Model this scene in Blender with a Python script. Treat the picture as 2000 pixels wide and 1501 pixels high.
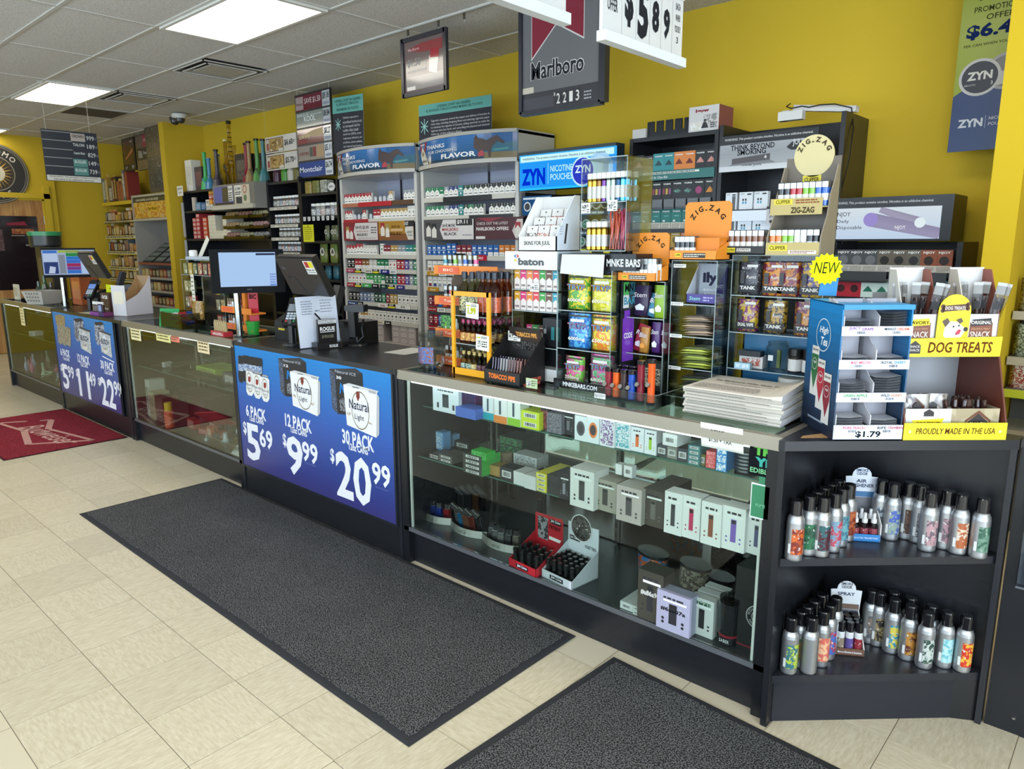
import bpy,math,random
import numpy as np
from mathutils import Matrix,Vector
# ---------------------------------------------------------------- scene, camera, world, light
for o in list(bpy.data.objects):bpy.data.objects.remove(o)
SC = bpy.context.scene
COL = SC.collection
RX,RY,RZ = -0.19492,0.004064,0.734661
CAM = np.array([0.80064,-2.10742,1.53764]);FPX = 1406.02
def _rot(rx,ry,rz):
 cz,sz,cx,sx,cy,sy = math.cos(rz),math.sin(rz),math.cos(rx),math.sin(rx),math.cos(ry),math.sin(ry)
 return(np.array([[cz,-sz,0],[sz,cz,0],[0,0,1]])@np.array([[1,0,0],[0,cx,-sx],[0,sx,cx]])@np.array([[cy,0,sy],[0,1,0],[-sy,0,cy]]))
_R = _rot(RX,RY,RZ)
def at(x,y,ax,v):
 "point of the place that the photograph's pixel (x, y) shows, on the plane ax = v"
 d = _R@np.array([(x-1000)/FPX,1,-(y-750.5)/FPX]);i = 'xyz'.index(ax)
 return CAM+d*(v-CAM[i])/d[i]
def px_of(P):
 d = (np.array(P,float)-CAM)@_R
 return 1000+FPX*d[0]/d[1],750.5-FPX*d[2]/d[1],d[1]
cam = bpy.data.cameras.new('camera');co = bpy.data.objects.new('camera',cam);COL.objects.link(co)
co.matrix_world = Matrix([[_R[0,0],_R[0,2],-_R[0,1],CAM[0]],[_R[1,0],_R[1,2],-_R[1,1],CAM[1]],[_R[2,0],_R[2,2],-_R[2,1],CAM[2]],[0,0,0,1]])
cam.sensor_fit = 'HORIZONTAL';cam.sensor_width = 36;cam.lens = 36*FPX/2000;cam.clip_start = .05;cam.clip_end = 100
SC.camera = co
W = bpy.data.worlds.new('world');SC.world = W;W.use_nodes = True
bg = W.node_tree.nodes['Background'];bg.inputs[0].default_value = (.72,.86,1,1);bg.inputs[1].default_value = 1.5
PANEL_EMIT = 9.5
# daylight entering through the storefront windows (behind the photographer)
def window_light(name,loc,rot,sx,sy,power):
 l = bpy.data.lights.new(name,'AREA');l.shape = 'RECTANGLE';l.size = sx;l.size_y = sy;l.energy = power;l.color = (.70,.85,1.0)
 o = bpy.data.objects.new(name,l);COL.objects.link(o);o.location = loc;o.rotation_euler = rot
for _x,_p in((-8.1,50),(-4.8,60),(-1.5,75),(1.8,120)):window_light('daylight',(_x,-4.97,1.62),(math.radians(90),0,0),2.9,2.15,_p)
window_light('daylight',(4.57,-2.8,1.52),(math.radians(90),0,math.radians(90)),3.1,2.35,270)
SC.view_settings.view_transform = 'Standard';SC.view_settings.look = 'None';SC.view_settings.gamma = 1
SC.view_settings.use_curve_mapping = False;SC.view_settings.exposure = 0.0
cy = SC.cycles
cy.adaptive_threshold = .03;cy.adaptive_min_samples = 12
cy.max_bounces = 6;cy.diffuse_bounces = 2;cy.glossy_bounces = 4;cy.transmission_bounces = 4;cy.transparent_max_bounces = 14
cy.caustics_reflective = False;cy.caustics_refractive = False;cy.sample_clamp_indirect = 6
random.seed(7)
# ---------------------------------------------------------------- materials
def srgb(h):
 if not isinstance(h,str):return tuple(h)
 h = h.lstrip('#')
 r = [int(h[i:i+2],16)/255 for i in(0,2,4)]
 return tuple(c/12.92 if c<=.04045 else((c+.055)/1.055)**2.4 for c in r)
MATS = {}
def _mat(key):
 m = bpy.data.materials.new(key);m.use_nodes = True;MATS[key] = m
 nt = m.node_tree;nt.nodes.clear()
 return m,nt,(lambda t,**k:_node(nt,t,k)),nt.links.new
def _node(nt,t,k):
 n = nt.nodes.new('ShaderNode'+t)
 for a,b in k.items():
  if a.startswith('i_'):
   s = n.inputs[int(a[2:])]if a[2:].isdigit()else n.inputs[a[2:].replace('_',' ')]
   s.default_value = b
  else:setattr(n,a,b)
 return n
def simple(key,rough=.5,metal=0.,spec=.5,coat=0.,bump=None,alpha=None,rnd=0):
 m,nt,N,L = _mat(key)
 out = N('OutputMaterial');b = N('BsdfPrincipled',i_Roughness=rough,i_Metallic=metal)
 b.inputs['Specular IOR Level'].default_value = spec
 b.inputs['Coat Weight'].default_value = coat;b.inputs['Coat Roughness'].default_value = .06
 a = N('Attribute',attribute_name='Col')
 c = a.outputs['Color']
 if rnd:
  oi = N('ObjectInfo');mr = N('MapRange',i_3=1-rnd,i_4=1+rnd);L(oi.outputs['Random'],mr.inputs[0])
  mx = N('VectorMath',operation='SCALE');L(c,mx.inputs[0]);L(mr.outputs[0],mx.inputs['Scale']);c = mx.outputs[0]
 L(c,b.inputs['Base Color']);L(b.outputs[0],out.inputs[0])
 if bump:
  tc = N('TexCoord');no = N('TexNoise',i_Scale=bump[0],i_Detail=3.0);bp = N('Bump',i_Strength=bump[1],i_Distance=.002)
  L(tc.outputs['Object'],no.inputs['Vector']);L(no.outputs[0],bp.inputs['Height']);L(bp.outputs[0],b.inputs['Normal'])
 return m
simple('card',.42);simple('matte',.85,spec=.25);simple('satin',.3);simple('gloss',.12,coat=.3)
simple('metal',.32,1.);simple('chrome',.1,1.);simple('brushed',.42,.9);simple('paper',.9,spec=.1)
simple('black',.34,spec=.45,bump=(90,.06));simple('wall',.8,spec=.25,bump=(260,.12));simple('plastic',.25,spec=.45)
def glass(key,base=.03,tint=None,rough=0.,gain=1.):
 m,nt,N,L = _mat(key)
 out = N('OutputMaterial');tr = N('BsdfTransparent');gl = N('BsdfGlossy',i_Roughness=rough);mx = N('MixShader');lw = N('LayerWeight',i_Blend=.18)
 if tint:a = N('Attribute',attribute_name='Col');L(a.outputs['Color'],tr.inputs[0])
 mt = N('Math',operation='MULTIPLY_ADD',i_1=gain*.75,i_2=base);L(lw.outputs['Fresnel'],mt.inputs[0])
 mt.use_clamp = True
 L(mt.outputs[0],mx.inputs[0]);L(tr.outputs[0],mx.inputs[1]);L(gl.outputs[0],mx.inputs[2]);L(mx.outputs[0],out.inputs[0])
glass('glass',.012,True,0.,.55);glass('acrylic',.03,True,.03,.7)
def mirror():
 m,nt,N,L = _mat('mirror');out = N('OutputMaterial')
 b = N('BsdfGlossy',i_0=(.62,.60,.56,1),i_Roughness=.02);L(b.outputs[0],out.inputs[0])
mirror()
def emit(key,s):
 m,nt,N,L = _mat(key);out = N('OutputMaterial');e = N('Emission',i_1=s);a = N('Attribute',attribute_name='Col')
 L(a.outputs['Color'],e.inputs[0]);L(e.outputs[0],out.inputs[0])
emit('panel',PANEL_EMIT);emit('tube',5.0);emit('screen',1.0);emit('lit',1.0)
def art(key,scale,rough=.3,coat=.2):
 "printed artwork: the face's two colours and near white in organic patches"
 m,nt,N,L = _mat(key);out = N('OutputMaterial');b = N('BsdfPrincipled',i_Roughness=rough);b.inputs['Coat Weight'].default_value = coat
 tc = N('TexCoord');oi = N('ObjectInfo');ad = N('VectorMath',operation='MULTIPLY_ADD');ad.inputs[1].default_value = (1,1,1)
 cb = N('CombineXYZ');L(oi.outputs['Random'],cb.inputs[0]);L(oi.outputs['Random'],cb.inputs[2])
 sc = N('VectorMath',operation='SCALE');sc.inputs['Scale'].default_value = 3;L(cb.outputs[0],sc.inputs[0])
 L(tc.outputs['Object'],ad.inputs[0]);L(sc.outputs[0],ad.inputs[2])
 n1 = N('TexNoise',i_Scale=scale,i_Detail=2.0,i_Distortion=1.2);L(ad.outputs[0],n1.inputs['Vector'])
 n2 = N('TexNoise',i_Scale=scale*2.3,i_Detail=1.0);L(ad.outputs[0],n2.inputs['Vector'])
 a1 = N('Attribute',attribute_name='Col');a2 = N('Attribute',attribute_name='Col2')
 r1 = N('ValToRGB');r1.color_ramp.elements[0].position = .47;r1.color_ramp.elements[1].position = .53;L(n1.outputs[0],r1.inputs[0])
 r2 = N('ValToRGB');r2.color_ramp.elements[0].position = .66;r2.color_ramp.elements[1].position = .72;L(n2.outputs[0],r2.inputs[0])
 m1 = N('MixRGB');L(r1.outputs[0],m1.inputs[0]);L(a1.outputs['Color'],m1.inputs[1]);L(a2.outputs['Color'],m1.inputs[2])
 m2 = N('MixRGB',i_2=(.62,.61,.57,1));L(r2.outputs[0],m2.inputs[0]);L(m1.outputs[0],m2.inputs[1])
 L(m2.outputs[0],b.inputs['Base Color']);L(b.outputs[0],out.inputs[0])
art('art',45);art('artfine',110);art('artwide',14)
# ---------------------------------------------------------------- mesh builder
def rotz(a):return Matrix.Rotation(a,4,'Z')
def rotx(a):return Matrix.Rotation(a,4,'X')
def roty(a):return Matrix.Rotation(a,4,'Y')
def mv(x=0,y=0,z=0):return Matrix.Translation((x,y,z))
_TXT = {}
def glyphs(s,bold):
 k = (s,bold)
 if k not in _TXT:
  cu = bpy.data.curves.new('t','FONT');cu.body = s;cu.resolution_u = 2;cu.offset = bold;cu.size = 1
  o = bpy.data.objects.new('t',cu);me = o.to_mesh()
  v = np.empty(len(me.vertices)*3);me.vertices.foreach_get('co',v);v = v.reshape(-1,3)[:,:2]
  f = [tuple(p.vertices)for p in me.polygons]
  o.to_mesh_clear();bpy.data.objects.remove(o);bpy.data.curves.remove(cu)
  if len(v):lo,hi = v.min(0),v.max(0)
  else:lo,hi = np.zeros(2),np.ones(2)
  _TXT[k] = (v-lo,f,hi-lo)
 return _TXT[k]
class MB:
 def __init__(s):s.v = [];s.f = [];s.m = [];s.c = [];s.c2 = [];s.T = None;s.sm = []
 def add(s,vs,fs,col,mat='card',col2=None,smooth=False):
  b = len(s.v)
  if s.T is not None:vs = [tuple(s.T@Vector(p))for p in vs]
  s.v+=[tuple(map(float,p))for p in vs]
  c = srgb(col);c2 = srgb(col2)if col2 else c
  for f in fs:
   s.f.append(tuple(i+b for i in f));s.m.append(mat);s.c.append(c);s.c2.append(c2);s.sm.append(smooth)
  return s
 def box(s,x0,x1,y0,y1,z0,z1,col,mat='card',col2=None,**fc):
  "faces: f front (-y), b back, l left (-x), r right, t top, d down; fc overrides a face's colour"
  vs = [(x0,y0,z0),(x1,y0,z0),(x1,y1,z0),(x0,y1,z0),(x0,y0,z1),(x1,y0,z1),(x1,y1,z1),(x0,y1,z1)]
  F = dict(f=(0,1,5,4),b=(2,3,7,6),l=(3,0,4,7),r=(1,2,6,5),t=(4,5,6,7),d=(3,2,1,0))
  b = len(s.v);s.add(vs,[],col)
  for k,f in F.items():
   q = fc.get(k,col);m = mat
   if q is None:continue
   c2 = col2
   if isinstance(q,tuple)and isinstance(q[0],str):q,m,c2 = (list(q)+[None,None])[:3];m = m or mat
   s.f.append(tuple(i+b for i in f));s.m.append(m);s.c.append(srgb(q));s.c2.append(srgb(c2)if c2 else srgb(q));s.sm.append(False)
  return s
 def rbox(s,x0,x1,y0,y1,z0,z1,col,mat='card',r=.004):
  "box with the four edges along z rounded"
  pts = []
  for cx,cy_,a0 in((x1-r,y1-r,0),(x0+r,y1-r,90),(x0+r,y0+r,180),(x1-r,y0+r,270)):
   for k in range(4):a = math.radians(a0+k*30);pts.append((cx+r*math.cos(a),cy_+r*math.sin(a)))
  return s.prism(pts,z0,z1,col,mat)
 def prism(s,pts,z0,z1,col,mat='card',caps=True,smooth=False):
  n = len(pts);vs = [(x,y,z0)for x,y in pts]+[(x,y,z1)for x,y in pts]
  fs = [(i,(i+1)%n,n+(i+1)%n,n+i)for i in range(n)]
  s.add(vs,fs,col,mat,smooth=smooth)
  if caps:s.add(vs,[tuple(range(n,2*n)),tuple(range(n-1,-1,-1))],col,mat)
  return s
 def plate(s,pts,y0,y1,col,mat='card',back=None):
  "outline (x, z) as seen from the front, between y0 (front) and y1"
  n = len(pts);vs = [(x,y0,z)for x,z in pts]+[(x,y1,z)for x,z in pts]
  s.add(vs,[tuple(range(n))],col,mat);s.add(vs,[tuple(range(2*n-1,n-1,-1))]+[(i,n+i,n+(i+1)%n,(i+1)%n)for i in range(n)],back or col,mat)
  return s
 def side(s,pts,x0,x1,col,mat='card'):
  "outline (y, z) extruded along x"
  n = len(pts);vs = [(x0,y,z)for y,z in pts]+[(x1,y,z)for y,z in pts]
  return s.add(vs,[tuple(range(n)),tuple(range(2*n-1,n-1,-1))]+[(i,n+i,n+(i+1)%n,(i+1)%n)for i in range(n)],col,mat)
 def rect(s,x0,x1,z0,z1,y,col,mat='card',col2=None):
  return s.add([(x0,y,z0),(x1,y,z0),(x1,y,z1),(x0,y,z1)],[(0,1,2,3)],col,mat,col2)
 def flat(s,x0,x1,y0,y1,z,col,mat='card',col2=None):
  return s.add([(x0,y0,z),(x1,y0,z),(x1,y1,z),(x0,y1,z)],[(0,1,2,3)],col,mat,col2)
 def pol(s,pts,y,col,mat='card',col2=None):
  return s.add([(x,y,z)for x,z in pts],[tuple(range(len(pts)))],col,mat,col2)
 def disc(s,cx,cz,r,y,col,mat='card',n=20,rz=None,col2=None):
  rz = rz or r
  return s.pol([(cx+r*math.cos(2*math.pi*i/n),cz+rz*math.sin(2*math.pi*i/n))for i in range(n)],y,col,mat,col2)
 def ring(s,cx,cz,r0,r1,y,col,mat='card',n=28,k=1.):
  vs = [(cx+r*math.cos(2*math.pi*i/n),y,cz+r*k*math.sin(2*math.pi*i/n))for r in(r0,r1)for i in range(n)]
  return s.add(vs,[(i,n+i,n+(i+1)%n,(i+1)%n)[::-1]for i in range(n)],col,mat)
 def lathe(s,prof,col,mat='card',n=14,cx=0,cy_=0,cols=None):
  "prof: (r, z) from bottom to top around the z axis"
  vs = [(cx+r*math.cos(2*math.pi*i/n),cy_+r*math.sin(2*math.pi*i/n),z)for r,z in prof for i in range(n)]
  for k in range(len(prof)-1):
   c = cols[k]if cols else col;m = mat
   if isinstance(c,tuple)and isinstance(c[0],str):c,m = c
   b = [(k*n+i,k*n+(i+1)%n,(k+1)*n+(i+1)%n,(k+1)*n+i)for i in range(n)]
   s.add([vs[j]for j in range(k*n,(k+2)*n)],[(i,(i+1)%n,n+(i+1)%n,n+i)for i in range(n)],c,m,smooth=True)
  for k,flip in((0,True),(len(prof)-1,False)):
   if prof[k][0]>1e-5:
    r = [vs[k*n+i]for i in range(n)];c = (cols[min(k,len(cols)-1)]if cols else col);m = mat
    if isinstance(c,tuple)and isinstance(c[0],str):c,m = c
    s.add(r,[tuple(range(n))[::-1]if flip else tuple(range(n))],c,m)
  return s
 def cyl(s,cx,cy_,z0,z1,r,col,mat='card',n=14,r2=None):
  return s.lathe([(r,z0),(r if r2 is None else r2,z1)],col,mat,n,cx,cy_)
 def tube(s,path,r,col,mat='plastic',n=7,closed=False):
  P = [Vector(p)for p in path];rings = []
  up = Vector((0,0,1))
  for i,p in enumerate(P):
   t = (P[min(i+1,len(P)-1)]-P[max(i-1,0)]).normalized()
   a = t.cross(up)
   if a.length<1e-3:a = t.cross(Vector((1,0,0)))
   a.normalize();b = t.cross(a)
   rr = r[i]if isinstance(r,(list,tuple))else r
   rings+=[tuple(p+a*rr*math.cos(2*math.pi*k/n)+b*rr*math.sin(2*math.pi*k/n))for k in range(n)]
  fs = [(i*n+k,i*n+(k+1)%n,(i+1)*n+(k+1)%n,(i+1)*n+k)for i in range(len(P)-1)for k in range(n)]
  s.add(rings,fs,col,mat,smooth=True)
  return s.add(rings,[tuple(range(n))[::-1],tuple(range((len(P)-1)*n,len(P)*n))],col,mat)
 def text(s,t,x,z,h,y,col,w=None,al='c',mat='paper',bold=.012,sk=0.,lift=0.):
  "lettering in the plane y, cap height about h, optionally squeezed to width w; (x, z) is the middle / left / right of its base line box"
  v,f,e = glyphs(t,bold)
  if not len(v):return s
  ref = glyphs('H' if not any(c in t for c in 'gjpqy')else 'Hg',bold)[2][1]
  k = h/ref;kx = (w/e[0])if w else k
  wd = e[0]*kx;x0 = x-wd/2 if al=='c' else(x if al=='l' else x-wd)
  return s.add([(x0+p[0]*kx+p[1]*k*sk,y,z+p[1]*k)for p in v],f,col,mat)
 def arc_text(s,t,cx,cz,r,a_mid,h,y,col,mat='paper',bold=.012,inside=False,gap=1.0,kx=1.):
  ws = [max(glyphs(c,bold)[2][0],.25)if c!=' ' else.35 for c in t]
  ref = glyphs('H',bold)[2][1];k = h/ref
  tot = sum(ws)+.16*gap*(len(t)-1);p = -tot/2
  for c,w in zip(t,ws):
   am = (p+w/2)*k*kx/r;p+=w+.16*gap
   if c==' ':continue
   v,f,e = glyphs(c,bold)
   a = a_mid-am if not inside else a_mid+am
   ux,uz = (math.sin(a),-math.cos(a))if not inside else(-math.sin(a),math.cos(a))
   nx,nz = (math.cos(a),math.sin(a))if not inside else(-math.cos(a),-math.sin(a))
   ox,oz = cx+r*math.cos(a),cz+r*math.sin(a)
   s.add([(ox+(q[0]-e[0]/2)*k*kx*ux+q[1]*k*nx,y,oz+(q[0]-e[0]/2)*k*kx*uz+q[1]*k*nz)for q in v],f,col,mat)
  return s
 def lines(s,x0,x1,z1,n,pitch,h,y,col,seed=1,mat='paper',al='l'):
  "rows of print too small to read"
  r = random.Random(seed)
  for i in range(n):
   z = z1-i*pitch;x = x0;e = x1-(x1-x0)*r.choice((0,.04,.1,.3 if i==n-1 else.05))
   if al=='c':d = (x1-e)/2;x+=d;e = x1-d
   while x<e-h*.5:
    w = min(h*r.uniform(1.2,4.2),e-x);s.rect(x,x+w,z-h,z,y,col,mat);x+=w+h*.55
  return s
 def bars(s,x0,x1,z0,z1,y,col='#202020',seed=3):
  r = random.Random(seed);x = x0
  while x<x1:
   w = (x1-x0)*r.choice((.03,.05,.08));s.rect(x,min(x+w,x1),z0,z1,y,col,'paper');x+=w+(x1-x0)*r.choice((.03,.06))
  return s
 def mesh(s,name='m'):
  me = bpy.data.meshes.new(name);me.from_pydata(s.v,[],s.f)
  keys = []
  for k in s.m:
   if k not in keys:keys.append(k)
  for k in keys:me.materials.append(MATS[k])
  me.polygons.foreach_set('material_index',[keys.index(k)for k in s.m])
  me.polygons.foreach_set('use_smooth',s.sm)
  for nm,c in(('Col',s.c),('Col2',s.c2)):
   a = me.attributes.new(nm,'FLOAT_COLOR','FACE');a.data.foreach_set('color',np.concatenate([np.array(c,float).reshape(-1,3),np.ones((len(c),1))],1).ravel())
  me.update()
  return me
def props(o,label=None,cat=None,group=None,kind=None):
 if label:o['label'] = label
 if cat:o['category'] = cat
 if group:o['group'] = group
 if kind:o['kind'] = kind
 return o
def obj(name,mb,parent=None,loc=(0,0,0),rz=0,label=None,cat=None,group=None,kind=None,rot=None):
 me = mb.mesh(name)if isinstance(mb,MB)else mb
 o = bpy.data.objects.new(name,me);COL.objects.link(o)
 o.location = tuple(map(float,loc));o.rotation_euler = rot or(0,0,rz)
 if parent:o.parent = parent
 return props(o,label,cat,group,kind)
def thing(name,label,cat,loc=(0,0,0),rz=0,group=None,kind=None,rot=None):
 o = bpy.data.objects.new(name,None);COL.objects.link(o);o.empty_display_size = .05
 o.location = tuple(map(float,loc));o.rotation_euler = rot or(0,0,rz)
 return props(o,label,cat,group,kind)
def kids(o):return[c for c in COL.objects if c.parent==o]
class Kind:
 "a thing with parts, built once and copied (thing and parts) from then on"
 def __init__(s,name,cat,parts,group=None):s.name,s.cat,s.parts,s.group = name,cat,[(n,p.mesh(n))for n,p in parts],group
 def put(s,label,loc,rz=0,group=None,rot=None):
  t = thing(s.name,label,s.cat,loc,rz,group or s.group,rot=rot)
  for n,me in s.parts:obj(n,me,t)
  return t
  # ---------------------------------------------------------------- the room
YEL = '#d0b030';HC = 3.029
def S(name,mb,parent=None,loc=(0,0,0),rz=0,label=None):return obj(name,mb,parent,loc,rz,label,kind=None if parent else 'structure')
def floor_mats():
 m,nt,N,L = _mat('tile');out = N('OutputMaterial');b = N('BsdfPrincipled');b.inputs['Specular IOR Level'].default_value = .4
 tc = N('TexCoord');oi = N('ObjectInfo');mp = N('Mapping');mp.inputs['Scale'].default_value = (9,42,1)
 ad = N('VectorMath',operation='ADD');L(tc.outputs['Object'],ad.inputs[0]);L(oi.outputs['Random'],ad.inputs[1]);L(ad.outputs[0],mp.inputs['Vector'])
 n = N('TexNoise',i_Scale=2.6,i_Detail=5.0,i_Roughness=.7);L(mp.outputs[0],n.inputs['Vector'])
 r = N('ValToRGB');r.color_ramp.elements[0].position = .3;r.color_ramp.elements[0].color = (*srgb('#c6b696'),1)
 r.color_ramp.elements[1].position = .72;r.color_ramp.elements[1].color = (*srgb('#e2d6bd'),1);L(n.outputs[0],r.inputs[0])
 hs = N('HueSaturation');mr = N('MapRange',i_3=.93,i_4=1.05);L(oi.outputs['Random'],mr.inputs[0]);L(mr.outputs[0],hs.inputs['Value']);L(r.outputs[0],hs.inputs['Color'])
 L(hs.outputs[0],b.inputs['Base Color']);rr = N('MapRange',i_3=.28,i_4=.5);L(n.outputs[0],rr.inputs[0]);L(rr.outputs[0],b.inputs['Roughness']);L(b.outputs[0],out.inputs[0])
 m,nt,N,L = _mat('tilefield');out = N('OutputMaterial');b = N('BsdfPrincipled',i_Roughness=.4)
 tc = N('TexCoord');mp = N('Mapping');mp.inputs['Location'].default_value = (2.4138,1.0484,0)
 br = N('TexBrick',offset=0.,i_Scale=1.,i_Mortar_Size=.0012);br.inputs['Brick Width'].default_value = .3048;br.inputs['Row Height'].default_value = .3048
 br.inputs['Color1'].default_value = (*srgb('#dccfb5'),1);br.inputs['Color2'].default_value = (*srgb('#d4c6aa'),1);br.inputs['Mortar'].default_value = (*srgb('#6f614c'),1)
 L(tc.outputs['Object'],mp.inputs['Vector']);L(mp.outputs[0],br.inputs['Vector']);L(br.outputs[0],b.inputs['Base Color']);L(b.outputs[0],out.inputs[0])
 m,nt,N,L = _mat('ceiltile');out = N('OutputMaterial');b = N('BsdfPrincipled',i_Roughness=.95);b.inputs['Specular IOR Level'].default_value = .1
 tc = N('TexCoord');n = N('TexNoise',i_Scale=150.,i_Detail=2.0);L(tc.outputs['Object'],n.inputs['Vector'])
 r = N('ValToRGB');r.color_ramp.elements[0].position = .34;r.color_ramp.elements[0].color = (*srgb('#aaa6a1'),1)
 r.color_ramp.elements[1].position = .46;r.color_ramp.elements[1].color = (*srgb('#dcd8d3'),1);L(n.outputs[0],r.inputs[0]);L(r.outputs[0],b.inputs['Base Color']);L(b.outputs[0],out.inputs[0])
 m,nt,N,L = _mat('matpile');out = N('OutputMaterial');b = N('BsdfPrincipled',i_Roughness=.95);b.inputs['Specular IOR Level'].default_value = .15
 tc = N('TexCoord');v = N('TexNoise',i_Scale=210.,i_Detail=1.0);L(tc.outputs['Object'],v.inputs['Vector']);a = N('Attribute',attribute_name='Col');a2 = N('Attribute',attribute_name='Col2')
 r = N('ValToRGB');r.color_ramp.elements[0].position = .44;r.color_ramp.elements[1].position = .58;L(v.outputs[0],r.inputs[0])
 n2 = N('TexNoise',i_Scale=3.5,i_Detail=2.0);L(tc.outputs['Object'],n2.inputs['Vector']);mr = N('MapRange',i_3=.75,i_4=1.2);L(n2.outputs[0],mr.inputs[0])
 mx = N('MixRGB');L(r.outputs[0],mx.inputs[0]);L(a.outputs['Color'],mx.inputs[1]);L(a2.outputs['Color'],mx.inputs[2])
 sc = N('VectorMath',operation='SCALE');L(mx.outputs[0],sc.inputs[0]);L(mr.outputs[0],sc.inputs['Scale'])
 bp = N('Bump',i_Strength=.9,i_Distance=.004);L(v.outputs[0],bp.inputs['Height']);L(bp.outputs[0],b.inputs['Normal']);L(sc.outputs[0],b.inputs['Base Color']);L(b.outputs[0],out.inputs[0])
 m,nt,N,L = _mat('wood');out = N('OutputMaterial');b = N('BsdfPrincipled',i_Roughness=.5)
 tc = N('TexCoord');mp = N('Mapping');mp.inputs['Scale'].default_value = (6,6,.7);n = N('TexNoise',i_Scale=3.,i_Detail=4.0,i_Distortion=.6)
 L(tc.outputs['Object'],mp.inputs['Vector']);L(mp.outputs[0],n.inputs['Vector']);r = N('ValToRGB')
 r.color_ramp.elements[0].position = .35;r.color_ramp.elements[0].color = (*srgb('#a8743f'),1);r.color_ramp.elements[1].position = .65;r.color_ramp.elements[1].color = (*srgb('#c99a5c'),1)
 L(n.outputs[0],r.inputs[0]);L(r.outputs[0],b.inputs['Base Color']);L(b.outputs[0],out.inputs[0])
floor_mats()
X0,X1,Y0,Y1 = -11.45,4.6,-5.0,2.5
floor = S('floor',MB().box(X0,X1,Y0,Y1,-.1,-.0015,'#d6c5a2','tilefield'))
tm = MB().box(-.1512,.1512,-.1512,.1512,-.0015,.0012,'#ffffff','tile',d=None).mesh('tile')
tiles = []
for i in range(-32,14):
 for j in range(-13,8):
  x,y = -2.4138+.3048*(i+.5),-1.0484+.3048*(j+.5)
  if y>-.02 and x<.02:continue
  u,v,d = px_of((x,y,0))
  if d>.3 and-40<u<2040 and-40<v<1560 and not(y>.45):tiles.append((d,x,y,(i+j)%2))
for d,x,y,k in sorted(tiles)[:290]:S('tile',tm,floor,(x,y,0),k*math.pi/2)
ceil = S('ceiling',MB().box(X0,X1,Y0,Y1,HC+.03,HC+.1,'#6b6863','matte'))
GX,GY,CX0,CY0 = 1.2192,.6096,-8.3403,.2607
lights = {(0,0),(3,0),(6,0),(9,0),(-3,0),(0,-5),(3,-5),(6,-5),(9,-5)}
half = {(2,1):(0,1),(0,1):(1,0),(-1,1):(1,0)}
cm = MB().box(-GX/2+.006,GX/2-.006,-GY/2+.006,GY/2-.006,.002,.02,'#ffffff','ceiltile').mesh('ceiling_tile')
ch = MB().box(-GX/4+.006,GX/4-.006,-GY/2+.006,GY/2-.006,.002,.02,'#ffffff','ceiltile').mesh('ceiling_tile')
for i in range(-3,11):
 for j in range(-9,4):
  x,y = CX0+GX*(i+.5),CY0+GY*(j+.5)
  if x-GX/2<X0-.6 or x+GX/2>X1+.6 or y+GY/2>Y1+.25:continue
  if(i,j)in lights:continue
  if(i,j)in half:
   S('ceiling_tile',ch,ceil,(x+(GX/4 if(i,j)==(2,1)else-GX/4),y,HC));continue
  S('ceiling_tile',cm,ceil,(x,y,HC))
for i in range(-2,11):
 x = CX0+GX*i
 if X0<x<X1:S('grid_bar',MB().box(-.012,.012,Y0,Y1,-.004,.03,'#d0ccc5','satin'),ceil,(x,0,HC))
for j in range(-8,5):
 y = CY0+GY*j
 if Y0<y<Y1:S('grid_bar',MB().box(X0,X1,-.012,.012,-.006,.03,'#d0ccc5','satin'),ceil,(0,y,HC))
for n,(i,j)in enumerate(sorted(lights)):
 lab = {(0,0):'square lit ceiling panel light above the far end of the counters, next to the vents',(3,0):'large bright ceiling panel light cut by the top of the picture'}.get((i,j),'lit ceiling panel light behind the photographer')
 t = thing('ceiling_light',lab,'ceiling light',(CX0+GX*(i+.5),CY0+GY*(j+.5),HC-.012),0,'ceiling panel lights')
 obj('diffuser',MB().box(-GX/2+.05,GX/2-.05,-GY/2+.04,GY/2-.04,.0,.006,(1,.93,.80),'panel',t='#ffffff'),t)
 f = MB()
 for a,b,c,d in((-GX/2+.014,GX/2-.014,-GY/2+.014,-GY/2+.04),(-GX/2+.014,GX/2-.014,GY/2-.04,GY/2-.014),(-GX/2+.014,-GX/2+.05,-GY/2+.04,GY/2-.04),(GX/2-.05,GX/2-.014,-GY/2+.04,GY/2-.04)):f.box(a,b,c,d,-.006,.02,'#e9e6df','satin')
 obj('frame',f,t)
def diffuser(x,y,label):
 t = thing('air_vent',label,'air vent',(x,y,HC-.002),0,'ceiling air vents');h = GX/4-.01
 for k,(a,b,z)in enumerate(((h,.24,-.012),(.235,.17,-.016),(.165,.0,-.012))):
  m = MB()
  if b:
   vs = [(sx*r,sy*r,zz)for r,zz in((a,z),(b,z+.034))for sx,sy in((-1,-1),(1,-1),(1,1),(-1,1))]
   m.add(vs,[(i,(i+1)%4,4+(i+1)%4,4+i)[::-1]for i in range(4)],'#a6a199' if k else '#5f5b55','satin')
   for(x0,x1,y0,y1)in((-a,a,-a,-a+.012),(-a,a,a-.012,a),(-a,-a+.012,-a,a),(a-.012,a,-a,a)):m.box(x0,x1,y0,y1,z-.003,z+.004,'#cfcac2','satin')
  else:m.box(-a,a,-a,a,z,z+.01,'#c2bdb4','satin')
  obj('cone' if b else 'centre_plate',m,t)
diffuser(CX0+GX*2.25,CY0+GY*1.5,'square louvred ceiling vent closest to the larger panel light')
diffuser(CX0+GX*.75,CY0+GY*1.5,'square louvred ceiling vent beside the smaller panel light')
t = thing('air_vent','dark flat return grille in the ceiling above the hanging price board','air vent',(CX0-GX*.25,CY0+GY*1.5,HC-.002),0,'ceiling air vents')
obj('grille',MB().box(-.28,.28,-.28,.28,-.004,.0,'#5d564d','matte'),t)
fr = MB()
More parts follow.
